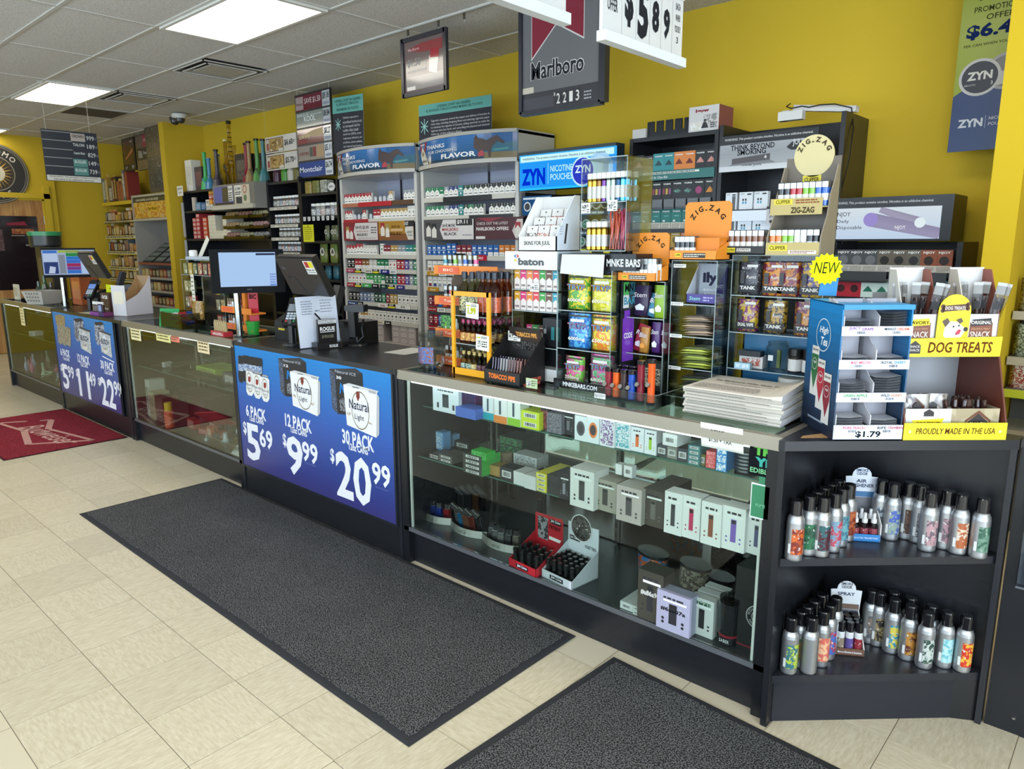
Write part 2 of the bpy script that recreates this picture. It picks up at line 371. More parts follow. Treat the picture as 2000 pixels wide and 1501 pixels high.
for a in((-.295,.295,-.295,-.28),(-.295,.295,.28,.295),(-.295,-.28,-.28,.28),(.28,.295,-.28,.28)):fr.box(*a,-.008,.0,'#b5b0a6','satin')
obj('frame',fr,t)
S('wall_back',MB().box(X0-.1,X1+.1,Y1,Y1+.1,-.1,HC+.1,YEL,'wall'))
S('wall_left',MB().box(X0-.1,X0,Y0,Y1,-.1,HC+.1,YEL,'wall').box(X0,X0+.05,Y0,.385,0,HC+.03,YEL,'wall').box(X0,X0+.05,1.315,1.485,0,HC+.03,YEL,'wall').box(X0,X0+.05,.385,1.315,2.17,HC+.03,YEL,'wall'))
S('trim_1',MB().box(X0+.05,X0+.075,1.325,1.4,0,2.36,YEL,'satin').box(X0+.05,X0+.075,.2,1.4,2.18,2.25,YEL,'satin'))
S('wall_partition',MB().box(-8.9,-8.77,1.99,Y1,0,HC+.03,YEL,'wall'))
S('wall_pier',MB().box(.143,.262,1.9,Y1,0,HC+.03,'#d9b828','wall'))
# the storefront behind the photographer: a wall with large windows
wf = MB()
for a,b in((X0-.1,-9.6),(-6.6,-6.3),(-3.3,-3.0),(0,.3),(3.3,X1+.1)):wf.box(a,b,Y0-.1,Y0,0,HC+.1,'#cfc7b5','wall')
wf.box(X0-.1,X1+.1,Y0-.1,Y0,0,.5,'#cfc7b5','wall').box(X0-.1,X1+.1,Y0-.1,Y0,2.75,HC+.1,'#cfc7b5','wall')
S('wall_front',wf)
for n,(a,b)in enumerate(((-9.6,-6.6),(-6.3,-3.3),(-3.,0),(.3,3.3))):
 w = S('window_%d'%(n+1),MB().box(a+.04,b-.04,Y0-.06,Y0-.05,.54,2.71,'#eef4f2','glass'))
 f = MB()
 for q in((a,a+.04,.5,2.75),(b-.04,b,.5,2.75),(a,b,.5,.54),(a,b,2.71,2.75),((a+b)/2-.02,(a+b)/2+.02,.5,2.75)):f.box(q[0],q[1],Y0-.08,Y0-.02,q[2],q[3],'#8f9193','brushed')
 S('window_frame',f,w)
wr = MB()
for a,b in((Y0,-4.4),(-1.2,Y1)):wr.box(X1,X1+.1,a,b,0,HC+.1,'#d8c254','wall')
wr.box(X1,X1+.1,Y0,Y1,0,.3,'#d8c254','wall').box(X1,X1+.1,Y0,Y1,2.75,HC+.1,'#d8c254','wall')
S('wall_right',wr)
w = S('window_5',MB().box(X1+.05,X1+.06,-4.36,-1.24,.34,2.71,'#eef4f2','glass'))
f = MB()
for q in((-4.4,-4.36,.3,2.75),(-1.24,-1.2,.3,2.75),(-4.4,-1.2,.3,.34),(-4.4,-1.2,2.71,2.75),(-2.82,-2.78,.3,2.75)):f.box(X1+.02,X1+.08,q[0],q[1],q[2],q[3],'#8f9193','brushed')
S('window_frame',f,w)
# door in the far wall
d = S('door_1',MB().box(X0-.0,X0+.03,.4,1.3,.01,2.15,'#ffffff','wood'))
S('door_frame',MB().box(X0,X0+.055,1.3,1.32,0,2.17,YEL,'satin').box(X0,X0+.055,.38,.4,0,2.17,YEL,'satin').box(X0,X0+.055,.38,1.32,2.15,2.17,YEL,'satin'),d)
S('hinge',MB().cyl(X0+.045,1.3,1.82,1.94,.009,'#8d8a80','metal',8),d)
S('hinge',MB().cyl(X0+.045,1.3,.22,.34,.009,'#8d8a80','metal',8),d)
dp = MB();dp.T = mv(X0+.032,.85,0)@rotz(math.pi/2)
dp.box(-.36,.355,-.008,0,.9,1.93,'#241a1e','gloss')
S('door_poster',dp,d)
dl = MB();dl.T = mv(X0+.041,.85,0)@rotz(math.pi/2)
dl.pol([(-.02,1.83),(.2,1.86),(.23,1.80),(-.02,1.80)],0,'#8c2038').rect(-.05,.3,1.78,1.785,0,'#55303a').rect(.03,.3,1.68,1.755,0,'#8a3a28','art','#b07030').rect(.02,.18,1.655,1.662,0,'#c8b8b0').rect(.18,.35,1.52,1.53,0,'#d8d0d0').rect(-.33,-.08,1.45,1.75,0,'#4a2028','art','#6a5055')
S('poster_print',dl,d)
# floor mats
def mat(name,label,x0,x1,y0,y1,c1,c2,cb,rz=0,th=.009,edge=.03):
 t = thing(name,label,'floor mat',((x0+x1)/2,(y0+y1)/2,.002),rz,'floor mats')
 a,b = (x1-x0)/2,(y1-y0)/2
 bm = MB();vs = [(sx*(a-k*.012),sy*(b-k*.012),z)for k,z in((0,0),(0,.003),(1,.005))for sx,sy in((-1,-1),(1,-1),(1,1),(-1,1))]
 bm.add(vs,[(k*4+i,k*4+(i+1)%4,k*4+4+(i+1)%4,k*4+4+i)for k in(0,1)for i in range(4)]+[(8,9,10,11)],cb,'matte')
 obj('rubber_border',bm,t)
 n = 26;a-=edge;b-=edge;r = random.Random(4);pts = []
 for(p,q)in(((-a,-b),(a,-b)),((a,-b),(a,b)),((a,b),(-a,b)),((-a,b),(-a,-b))):
  for k in range(n):u = k/n;pts.append((p[0]+(q[0]-p[0])*u+r.uniform(-.003,.003),p[1]+(q[1]-p[1])*u+r.uniform(-.003,.003)))
 m = MB().prism(pts,.004,th,c1,'matpile');m.c2 = [srgb(c2)]*len(m.c);obj('carpet_pile',m,t)
 return t
BLK = ('#242425','#6c6b6a','#333336')
mat('floor_mat','long charcoal carpet mat lying in front of the blue beer price sign',-3.71,-.765,-.86,.0-.004,*BLK)
mat('floor_mat','charcoal carpet mat in the foreground cut by the bottom of the picture',-.60,1.4,-1.25,-.078,*BLK,rz=math.radians(-3))
# ---------------------------------------------------------------- counters
HT = .955;BK = '#1b1c20';BK2 = '#15161a';AL = '#a8a294'
class Pen:
 "prints on a vertical plane, laid out from a crop of the photograph: x = ox + cx/s, y = oy + cy/s"
 def __init__(s,mb,ax,v,ox,oy,k,base=(0,0,0),side=-1):s.mb,s.ax,s.v,s.ox,s.oy,s.k,s.b,s.sd = mb,ax,v,ox,oy,k,base,side
 def p(s,c):
  q = at(s.ox+c[0]/s.k,s.oy+c[1]/s.k,s.ax,s.v)
  return(q[0]-s.b[0],q[2]-s.b[2])if s.ax=='y' else(q[1]-s.b[1],q[2]-s.b[2])
 def poly(s,pts,col,y,mat='card',col2=None):s.mb.pol([s.p(c)for c in pts[::-1]],y,col,mat,col2);return s
 def text(s,t,bl,br,h,col,y,bold=.02,sk=0,mat='paper'):
  a = s.p(bl);b = s.p(br);c = s.p((bl[0],bl[1]-h))
  s.mb.text(t,a[0],a[1],c[1]-a[1],y,col,w=b[0]-a[0],al='l',bold=bold,sk=sk,mat=mat);return s
 def ring(s,c,rx,rz,w,col,y,n=24):
  o = s.p(c);e = s.p((c[0]+rx,c[1]));u = s.p((c[0],c[1]-rz));a = abs(e[0]-o[0]);s.mb.ring(o[0],o[1],a,a*(1+w),y,col,n=n,k=(u[1]-o[1])/a);return s
def showcase(label,x0,x1,zs,ys=(.06,.10),posts=3):
 t = thing('display_case',label,'display case',(x0,0,0));w = x1-x0;D = .54
 obj('base_cabinet',MB().box(.01,w-.01,.03,D,0,.165,BK,'black'),t)
 obj('deck',MB().box(.01,w-.01,.0,D-.01,.165,.185,'#3a3b3d','satin',f='#56575a'),t)
 for a,b in((.0,.045),(w-.045,w)):obj('end_panel',MB().box(a,b,0,D,0,.95,BK2,'black'),t)
 obj('front_glass',MB().box(.05,w-.05,.006,.011,.186,.91,'#f3f8f5','glass'),t)
 obj('glass_top',MB().box(.02,w-.02,.02,D-.02,.949,.9545,'#eef6f2','glass'),t)
 r = MB().box(.0,w,-.004,.024,.912,.955,AL,'brushed').box(.0,w,D-.02,D+.004,.925,.955,AL,'brushed').box(0,.024,.02,D,.94,.955,AL,'brushed').box(w-.024,w,.02,D,.94,.955,AL,'brushed')
 obj('top_rail',r,t);q = MB();q.T = mv(.06,.036,.902)@roty(math.pi/2);q.cyl(0,0,0,w-.12,.007,(.86,.93,1.0),'tube',8);obj('case_light',q,t)
 for x in(.052,w-.062):obj('corner_strip',MB().box(x,x+.009,.012,.022,.186,.912,'#dcdad4','satin'),t)
 for a,b in((.05,w/2+.03),(w/2-.03,w-.05)):obj('mirror_door',MB().box(a,b,D-.03+(.008 if a<.1 else 0),D-.025+(.008 if a<.1 else 0),.19,.92,'#888888','mirror'),t)
 for k in range(posts):
  x = .12+(w-.24)*k/(posts-1)
  m = MB().box(x-.008,x+.008,D-.05,D-.036,.19,.92,'#8f8f8c','metal')
  for q in range(14):m.rect(x-.0025,x+.0025,.22+q*.048,.243+q*.048,D-.0505,'#2a2a2a')
  p = obj('shelf_standard',m,t)
  for z,y in zip(zs,ys):obj('bracket',MB().side([(D-.05,z-.004),(D-.05,z-.05),(y+.08,z-.012),(y+.08,z-.004)],x-.004,x+.004,'#8a8a88','metal'),p)
 for z,y in zip(zs,ys):
  s = obj('shelf',MB().box(.06,w-.06,y,D-.052,z-.006,z,'#e6f1ec','glass',f=('#2f5f52','satin')),t)
 return t
SC1 = (-1.827,0.0);SC2 = (-5.178,-3.403);SC3 = (-8.62,-6.86)
showcase('glass display case full of boxes, standing next to the corner shelf',*SC1,(.535,.775))
showcase('glass display case between the two blue beer signs',*SC2,(.605,.845))
showcase('glass display case at the far end, holding coloured glass pipes',*SC3,(.60,.84))
def wrap(label,x0,x1):
 t = thing('cash_counter',label,'counter',(x0,0,0));w = x1-x0
 obj('body',MB().box(.002,w-.002,.012,.52,0,.93,BK,'black'),t)
 obj('worktop',MB().box(-.0,w,-.012,.545,.93,.955,'#17181b','satin',f='#26272a'),t)
 obj('edge_post',MB().box(.0,.022,-.004,.02,0,.93,'#202126','black'),t);obj('edge_post',MB().box(w-.022,w,-.004,.02,0,.93,'#202126','black'),t)
 obj('kick_board',MB().box(.022,w-.022,.004,.012,0,.17,'#1a1b1e','black'),t)
 return t
wrap('black cash counter under the brown-backed monitor, white and black beer cartons on its sign',-3.403,-1.829)
wrap('black cash counter at the far red mat, grey beer cartons on its sign',-6.858,-5.18)
def blue_sign(label,x0,x1,z0,z1):
 t = thing('price_sign',label,'sign',(0,-.005,0),0,'blue beer price signs')
 m = MB();n = 26;A = np.array([10,128,200]);B = np.array([36,82,165]);C = np.array([56,52,112])
 for k in range(n):
  u = (k+.5)/n;c = C+(B-C)*min(1,u/.5)if u<.5 else B+(A-B)*(u-.5)/.5
  m.rect(x0,x1,z0+(z1-z0)*k/n,z0+(z1-z0)*(k+1)/n,-.006,'#%02x%02x%02x'%tuple(int(q)for q in c),'satin')
 m.box(x0,x1,-.006,.006,z0,z1,'#20344f',f=None)
 obj('panel',m,t)
 f = MB()
 for a in((x0-.012,x0,z0-.012,z1+.008),(x1,x1+.012,z0-.012,z1+.008),(x0,x1,z0-.012,z0)):f.box(a[0],a[1],-.009,.006,a[2],a[3],'#1c2128','satin')
 obj('frame',f,t);return t
WH = '#e6e4e8'
# --- nearer sign
t = blue_sign('blue beer sign with white and black cartons, prices 5.69 to 20.99',-3.375,-1.862,.178,.945)
m = MB();P = Pen(m,'y',-.012,400,600,4,(0,0,0));y = -.0068
for k,(cx,cz)in enumerate(((285,480),(322,478),(358,486),(395,492),(425,498))):P.poly([(cx-24,cz-105),(cx+20,cz-100),(cx+26,cz-75),(cx+26,cz+70),(cx+8,cz+112),(cx-16,cz+100),(cx-24,cz+60)],'#16181d',y-.0002*k).poly([(cx-22,cz-40),(cx+22,cz-34),(cx+22,cz+20),(cx-22,cz+14)],'#2d5f9a',y-.0002*k-.0001,'artfine','#c9d2de')
for k,(cx,cz)in enumerate(((352,580),(412,603),(474,628))):
 P.poly([(cx-30,cz-88),(cx+20,cz-75),(cx+32,cz-60),(cx+34,cz+85),(cx+18,cz+112),(cx-12,cz+104),(cx-26,cz+75)],'#e2e0dd',y-.0015-.0002*k).poly([(cx-22,cz-105),(cx+16,cz-98),(cx+28,cz-78),(cx-28,cz-92)],'#9a9a9c',y-.0016-.0002*k)
 P.poly([(cx-12,cz-42),(cx+8,cz-38),(cx+8,cz-4),(cx-2,cz+6),(cx-12,cz-8)],'#8a2a20',y-.0018-.0002*k).text('Natural',(cx-27,cz+25),(cx+29,cz+39),20,'#20294a',y-.0019-.0002*k,0).text('Light',(cx-16,cz+55),(cx+14,cz+62),14,'#20294a',y-.0019-.0002*k,0)
 P.ring((cx-1,cz+5),20,68,.12,'#8f8060',y-.0017-.0002*k)
def carton(dx,dy,f,ice):
 q = lambda pts:[((x-573)*f+573+dx,(y_-397)*f+397+dy)for x,y_ in pts]
 P.poly(q([(573,397),(745,395),(790,430),(800,640),(690,700),(628,693),(592,655)]),'#17181c',y)
 P.poly(q([(573,397),(745,395),(790,430),(608,434)]),'#2a2b30',y-.0002).poly(q([(573,397),(608,434),(628,693),(592,655)]),'#22242b',y-.0002,'artfine','#43587a')
 P.text('Natural ICE',*q([(610,420),(745,418)]),18*f,'#b9bcc6',y-.0004,0).text(ice,*q([(618,462),(652,466)]),20*f,'#e0e0e4',y-.0004,.03).text('Na',*q([(640,560),(708,566)]),70*f,'#2f7ac0',y-.0004,.03,.2)
 P.poly(q([(640,600),(665,590),(690,640),(680,680),(645,670)]),'#8f939c',y-.0004,'artfine','#17181c')
 P.poly(q([(665,500),(885,560),(882,850),(690,765)]),'#e8e5e2',y-.001).poly(q([(885,560),(902,585),(902,828),(882,850)]),'#b3b2b4',y-.001).poly(q([(665,500),(702,491),(897,544),(885,560)]),'#cfcdcb',y-.001)
 P.poly(q([(750,545),(772,550),(774,585),(762,612),(750,580)]),'#7d2a20',y-.0014).ring(q([(777,672)])[0],55*f,118*f,.07,'#7d7258',y-.0012)
 P.text('Natural',*q([(706,655),(832,700)]),62*f,'#1c2340',y-.0016,.01).text('Light',*q([(742,735),(803,752)]),44*f,'#1c2340',y-.0016,.005)
 P.poly(q([(725,512),(768,522),(770,528),(725,518)]),'#3a3a3c',y-.0014).poly(q([(832,535),(880,548),(880,566),(832,552)]),'#a9a7a8',y-.0014)
 for(cx,cz)in((705,690),(846,752)):P.poly(q([(cx-14,cz-12),(cx+12,cz-6),(cx+10,cz+14),(cx-12,cz+8)]),'#e8e5e2',y-.0016,'artfine','#a08a5a')
carton(0,0,1,'12');carton(400,82,1.19,'30')
obj('product_print',m,t)
m = MB();P = Pen(m,'y',-.012,400,600,4,(0,0,0));y = -.0068
for s,bl,br,h in(('6 PACK',(325,845),(478,862),84),('12oz CANS',(352,885),(460,900),42),('$',(304,992),(330,998),88),('5',(338,1178),(440,1180),275),('69',(432,1085),(532,1092),138),('12 PACK',(630,925),(835,965),96),('12oz CANS',(673,975),(798,1003),46),('$',(613,1090),(640,1096),92),('9',(650,1290),(775,1295),285),('99',(765,1195),(885,1205),148),('30 PACK',(1075,1060),(1322,1105),110),('12oz CANS',(1127,1110),(1275,1143),52),('$',(983,1215),(1015,1220),100),('20',(1035,1470),(1305,1490),345),('99',(1310,1375),(1452,1395),165)):
 P.text(s,bl,br,h,WH,y,.03 if len(s)>3 else.025)
for bl,br in(((450,1108),(522,1128)),((785,1222),(868,1243)),((1335,1408),(1435,1434))):P.text('plus tax & deposit',bl,br,16,'#7d83c0',y,0)
obj('lettering',m,t)
# --- farther sign
t = blue_sign('blue beer sign with grey cartons, prices 5.99 to 22.99',-6.825,-5.345,.18,.945)
m = MB();P = Pen(m,'y',-.012,0,600,7.504,(0,0,0));y = -.0068
for k,(cx,cz)in enumerate(((845,190),(880,185),(915,200),(875,400),(938,420),(1003,435))):
 r = 1 if k>2 else.55
 P.poly([(cx-38,cz-150*r),(cx+30,cz-135*r),(cx+40,cz+120*r),(cx+20,cz+150*r),(cx-22,cz+110*r)],'#b9b3a6' if k>2 else '#c0a050',y-.0002*k,'artfine','#4a3f35' if k>2 else '#3c4a78')
def bcarton(dx,dy):
 q = lambda pts:[(x+dx,z+dy)for x,z in pts]
 P.poly(q([(1078,165),(1190,158),(1222,200),(1228,300),(1200,490),(1130,500),(1095,420)]),'#2c3354',y,'art','#aab4c8').poly(q([(1078,165),(1190,158),(1222,200),(1110,215)]),'#23283a',y-.0002)
 P.poly(q([(1150,300),(1315,365),(1345,690),(1190,600)]),'#8d939c',y-.0006,'artfine','#dfe3e8').poly(q([(1150,300),(1180,288),(1335,345),(1315,365)]),'#3b3f48',y-.0006).poly(q([(1200,390),(1225,355),(1262,420)]),'#d8dde4',y-.0008)
 P.poly(q([(1210,540),(1240,515),(1275,540),(1285,600),(1250,625),(1218,590)]),'#dcd6c8',y-.0008).text('BUSCH',*q([(1188,480),(1300,520)]),72,'#1f2740',y-.001,.02).text('LIGHT',*q([(1218,565),(1282,592)]),40,'#1f2740',y-.001,.01)
bcarton(0,0);bcarton(300,52);P.poly([(1500,705),(1675,795),(1675,812),(1500,722)],'#e6e6ea',y-.001)
obj('product_print',m,t)
m = MB();P = Pen(m,'y',-.012,0,600,7.504,(0,0,0))
for s,bl,br,h in(('6 PACK',(893,700),(1028,740),100),('12oz CANS',(930,765),(1020,795),45),('$',(893,930),(920,935),82),('5',(940,1180),(1028,1190),345),('99',(1005,1030),(1092,1045),168),('12 PACK',(1143,800),(1318,845),118),('12oz CANS',(1185,860),(1290,895),50),('$',(1118,1015),(1145,1020),95),('11',(1175,1290),(1335,1310),385),('49',(1315,1140),(1412,1165),178),('30 PACK',(1480,895),(1682,960),122),('12oz CANS',(1535,970),(1650,1010),55),('$',(1445,1150),(1477,1160),106),('22',(1500,1420),(1705,1475),395),('99',(1680,1290),(1790,1320),205)):
 P.text(s,bl,br,h,WH,y,.03 if len(s)>3 else.025)
obj('lettering',m,t)
# --- corner shelf unit
t = thing('corner_shelf','black corner shelf unit filled with silver spray cans','shelf unit',(0,0,0))
tri = lambda e = 0.:[(.022,-.012+e),(.515+e*.2,.452+e),(.515+e*.2,.485),(.022,.485)]
obj('side_panel',MB().box(.001,.021,-.03,.5,0,.93,BK,'black'),t)
obj('back_panel',MB().box(.021,.53,.486,.5,0,.93,BK,'black'),t)
obj('end_post',MB().box(.516,.533,.44,.486,0,.93,'#25262b','black'),t)
obj('top_board',MB().prism([(.001,-.035),(.02,-.035),(.536,.44),(.536,.5),(.001,.5)],.925,.955,'#23242a','satin'),t)
for z in(.575,.175):obj('shelf',MB().prism(tri(),z-.025,z,'#24252b','satin'),t)
obj('kick_board',MB().prism([(.022,.01),(.45,.415),(.437,.43),(.022,.035)],0,.15,'#20222a','black'),t)
obj('kick_board',MB().prism([(.45,.415),(.515,.452),(.515,.47),(.437,.43)],0,.15,'#1a1a1c','black'),t)
chip = MB().pol([(.03,.0),(.085,.0),(.075,.045),(.055,.05)],0,'#b08a58','matte');chip.T = None
cp = MB();cp.add([(.04,.03,.9556),(.10,.085,.9556),(.10,.13,.9556),(.07,.13,.9556),(.035,.06,.9556)],[(0,1,2,3,4)],'#a8835a','matte');obj('worn_patch',cp,t,label='bare chipped patch of laminate')
t = thing('display_case','black end of the next display case, cut by the picture edge','display case',(.54,.46,0))
obj('front_panel',MB().box(0,1.6,0,.02,0,.93,BK,'black'),t);obj('end_panel',MB().box(0,.02,.02,.54,0,.93,BK,'black'),t)
obj('top_board',MB().box(-.002,1.6,-.01,.55,.93,.955,'#2b2a2b','satin'),t);obj('lock',MB().cyl(.075,-.004,.055,.06,.006,'#b9b9b6','metal',10),t)
pk = thing('brochure_pocket','clear grey plastic pocket on the black case at the picture edge','holder',(.575,.452,.5))
obj('pocket_front',MB().box(0,.22,-.028,-.024,0,.27,'#b9bcc0','acrylic'),pk);obj('pocket_back',MB().box(0,.22,-.004,0,0,.3,'#c9ccd0','satin'),pk);obj('pocket_base',MB().box(0,.22,-.028,-.004,0,.006,'#a9acb0','satin'),pk)
# --- red mat
rm = mat('floor_mat','red carpet mat with a white bow tie outline in front of the far counter',-6.82,-5.285,-.86,-.012,'#6e1822','#a83844','#3b1114',th=.008,edge=.012)
m = MB();q = lambda c:(at(c[0]/7.69,780+c[1]/7.69,'z',.011)-np.array([-6.0525,-.436,0]))
def band(a,b,w):
 a,b = q(a),q(b);d = (b-a)[:2];n = np.array([-d[1],d[0]])/np.hypot(*d)*w/2
 m.add([(a[0]-n[0],a[1]-n[1],.0088),(b[0]-n[0],b[1]-n[1],.0088),(b[0]+n[0],b[1]+n[1],.0088),(a[0]+n[0],a[1]+n[1],.0088)],[(0,1,2,3)],'#d09a8c','matte')
for a,b,w in(((0,350),(400,325),.035),((600,315),(785,300),.035),((770,305),(725,440),.05),((740,440),(1400,608),.03),((1400,608),(440,668),.035),((430,670),(360,465),.05),((360,470),(0,360),.03)):band(a,b,w)
a,b = q((330,420)),q((900,640));L_ = np.hypot(*(b-a)[:2]);ang = math.atan2(b[1]-a[1],b[0]-a[0])
tx = MB();tx.text('Budweiser',0,0,.17,0,'#d8a89a',w=L_*1.12,al='l',bold=.01,sk=.35)
M4 = Matrix.Translation((a[0]-.02,a[1]-.03,.0092))@rotz(ang)@rotx(-math.pi/2)
m.add([tuple(M4@Vector(v))for v in tx.v],tx.f,'#d8a89a','matte');obj('printed_emblem',m,rm)
# ---------------------------------------------------------------- cigarette racks on the back wall
YF = 2.05
PW,PH,PD = .0545,.086,.023
_pk = {}
def pack_mesh(style,c1,c2='#efece6',h=PH):
 k = (style,c1,c2,h)
 if k in _pk:return _pk[k]
 a = PW/2-.0008;m = MB();e = -.0004
 if style in('chev','logo'):
  m.box(-a,a,0,PD,0,h,c2,t=c1);m.pol([(-a,.56*h),(0,.80*h),(a,.56*h),(a,h),(-a,h)],e,c1)
  m.pol([(-.2*a,.86*h),(.2*a,.86*h),(.2*a,.92*h),(-.2*a,.92*h)],2*e,'#e8e4da').rect(-.7*a,.7*a,.2*h,.27*h,e,'#3a3634').disc(0,.5*h,.25*a,e,'#a89468' if style=='chev' else c1,n=6)
 elif style=='band':
  m.box(-a,a,0,PD,0,h,c1);m.rect(-a,a,0,.36*h,e,c2).rect(-.6*a,.6*a,.62*h,.72*h,e,'#e6e2da').rect(-.6*a,.6*a,.14*h,.2*h,e,'#6b6660')
 elif style=='plain':
  m.box(-a,a,0,PD,0,h,c1);m.rect(-a,a,.5*h,.54*h,e,c2).rect(-.6*a,.6*a,.66*h,.8*h,e,c2).disc(0,.3*h,.35*a,e,c2,n=8)
 elif style=='white':
  m.box(-a,a,0,PD,0,h,'#e9e5dc');m.rect(-a,a,.8*h,.84*h,e,c1).disc(0,.5*h,.4*a,e,c1,n=8).rect(-.5*a,.5*a,.14*h,.2*h,e,'#5a5550')
 elif style=='foot':
  m.box(-a,a,0,PD,0,h,'#e9e5dc');m.rect(-.7*a,.7*a,.0*h,.34*h,e,c1).rect(-.7*a,.7*a,.6*h,.66*h,e,'#77726a')
 _pk[k] = m.mesh('cigarette_pack');return _pk[k]
CN = {'R':('#a3202e','red'),'G':('#1f7a50','green'),'D':('#16402f','dark green'),'Y':('#b08d4a','gold'),'S':('#8d949c','silver grey'),'K':('#1d1e22','black'),'N':('#243a72','navy'),'T':('#1f7f80','teal'),'M':('#7d1f30','maroon'),'W':('#c9c4ba','pale'),'P':('#56468f','purple'),'B':('#1f5fa8','blue'),'O':('#d07a2a','orange'),'L':('#5b6f8f','slate blue'),'E':('#3f9a55','bright green'),'A':('#8a5a34','brown'),'V':('#d84a2a','orange red')}
SN = {'c':('chev','chevron'),'b':('band','two-tone'),'p':('plain','solid'),'w':('white','white pack with emblem'),'f':('foot','white pack with coloured foot')}
def row(spec,x0,x1,z,rackname,rowname,y=YF+.012):
 "spec: style letter + colour letter + count, '-' + count for gaps; packs stand side by side on a shelf"
 items = []
 for tok in spec.split():
  n = int(tok[2:]or 1)if tok[0]!='-' else int(tok[1:])
  tall = tok[0].isupper();s = tok[0].lower()
  items+=[None if s=='-' else(s,tok[1],tall)]*n
 pitch = (x1-x0)/max(len(items),int((x1-x0)/.058))
 for i,it in enumerate(items):
  if it is None:continue
  st,sn = SN[it[0]];c,cn = CN[it[1]]
  lab = '%s %s cigarette pack, %s, %s'%(cn,sn,rowname,rackname)if it[0]in 'cbp' else 'cigarette pack, %s in %s, %s, %s'%(sn.replace('pack ','').replace('coloured',cn),cn,rowname,rackname)
  if it[0]=='w':lab = 'white cigarette pack with %s emblem, %s, %s'%(cn,rowname,rackname)
  if it[0]=='f':lab = 'white cigarette pack with %s foot, %s, %s'%(cn,rowname,rackname)
  obj('cigarette_pack',pack_mesh(st,c,h=PH*1.16 if it[2]else PH),None,(x0+(i+.5)*pitch,y+(.002 if i%3 else 0),z+.0006),0,lab,'cigarette pack',lab)
def rack(label,x0,x1,shelves,rails):
 t = thing('cigarette_rack',label,'rack',(x0,YF,0));w = x1-x0
 for a,b in((0,.035),(w-.035,w)):obj('side_panel',MB().box(a,b,0,.44,.02,2.14,'#c9c6c0','satin'),t)
 obj('back_panel',MB().box(.035,w-.035,.42,.44,.02,2.13,'#b9bacb','satin'),t)
 obj('base',MB().box(.035,w-.035,0,.42,.02,.6,'#b5b0a6','satin'),t)
 for z in shelves:
  s = obj('shelf',MB().box(.035,w-.035,.0,.42,z-.012,z,'#cfcbc3','satin',f='#c6c1b6'),t)
  obj('price_rail',MB().box(.035,w-.035,-.006,-.001,z-.034,z+.004,rails.get(z,'#c9c4b8'),'satin'),s)
 obj('divider',MB().box(w*.36,w*.36+.012,.405,.42,1.9,2.13,'#2a2b30','satin'),t)
 # curved header
 n = 18;A = .15;zb,zt = 2.125,2.36
 arc = lambda u:-.01-A*math.sin(math.pi*min(max(u,0),1))**.8
 h = MB()
 for z0,z1,c in((zb,zb+.03,'#b5b1a8'),(zt-.025,zt,'#a9a59c')):
  for k in range(n):
   u0,u1 = k/n,(k+1)/n;e = .008
   h.add([(u0*w,arc(u0)-e,z0),(u1*w,arc(u1)-e,z0),(u1*w,arc(u1)-e,z1),(u0*w,arc(u0)-e,z1),(u0*w,arc(u0)+.02,z0),(u1*w,arc(u1)+.02,z0),(u1*w,arc(u1)+.02,z1),(u0*w,arc(u0)+.02,z1)],[(0,1,2,3),(3,2,6,7),(4,5,1,0),(7,6,5,4)],c,'satin')
 obj('header_trim',h,t)
 top = MB();pts = [(k/n*w,arc(k/n))for k in range(n+1)]+[(w,.42),(0,.42)]
 top.prism(pts,zt-.03,zt-.01,'#8d8a84','satin').prism(pts,zb,zb+.008,'#d9d8e0','satin')
 top.box(0,.02,.0,.42,zb,zt,'#a5a3a0','satin').box(w-.02,w,.0,.42,zb,zt,'#b9b8b4','satin')
 obj('header_box',top,t)
 g = MB();base = [('#2f7fc0',1),('#1e66a6',.5),('#22546a',.2)]
 for k in range(n*2):
  u0,u1 = k/(2*n),(k+1)/(2*n);
  for q in range(8):
   v0,v1 = zb+.03+(zt-.055-zb)*q/8,zb+.03+(zt-.055-zb)*(q+1)/8
   c = np.array([30,62,84])if q==0 else np.array([24+3*q,78+4*q,120+7*q])
   if u0>.76:c = np.array([118,104,76])if q<2 else np.array([46,96,118])if q<5 else np.array([34,88,140])
   g.add([(u0*w,arc(u0),v0),(u1*w,arc(u1),v0),(u1*w,arc(u1),v1),(u0*w,arc(u0),v1)],[(0,1,2,3)],'#%02x%02x%02x'%tuple(int(x)for x in c),'gloss')
 f = MB();Zb = zb+.03;H = zt-zb-.055
 f.pol([(.055*w,Zb+.62*H),(.07*w,Zb+.98*H),(.19*w,Zb+.98*H),(.165*w,Zb+.55*H)],0,'#8c2028').rect(.075*w,.15*w,Zb+.88*H,Zb+.93*H,-.0005,'#d9d2c6')
 f.pol([(.075*w,Zb+.5*H),(.11*w,Zb+.84*H),(.165*w,Zb+.5*H),(.215*w,Zb+.02*H),(.125*w,Zb+.02*H),(.085*w,Zb+.3*H)],-.001,'#c8c0b0').disc(.12*w,Zb+.5*H,.018,-.0015,'#8a7448',n=8).text('Marlboro',.15*w,Zb+.12*H,.022,-.0015,'#4a4238',w=.07*w)
 f.text('THANKS',.19*w,Zb+.62*H,.030,-.001,'#d9dcdf',w=.24*w,al='l',bold=.02).text('FOR CHOOSING',.215*w,Zb+.42*H,.021,-.001,'#d0d4d8',w=.34*w,al='l').text('FLAVOR',.39*w,Zb+.13*H,.036,-.001,'#e6e6e6',w=.33*w,al='l',bold=.03)
 f.pol([(.735*w,Zb+.24*H),(.765*w,Zb+.36*H),(.785*w,Zb+.2*H),(.775*w,Zb+.1*H),(.735*w,Zb+.1*H)],-.001,'#a32a38')
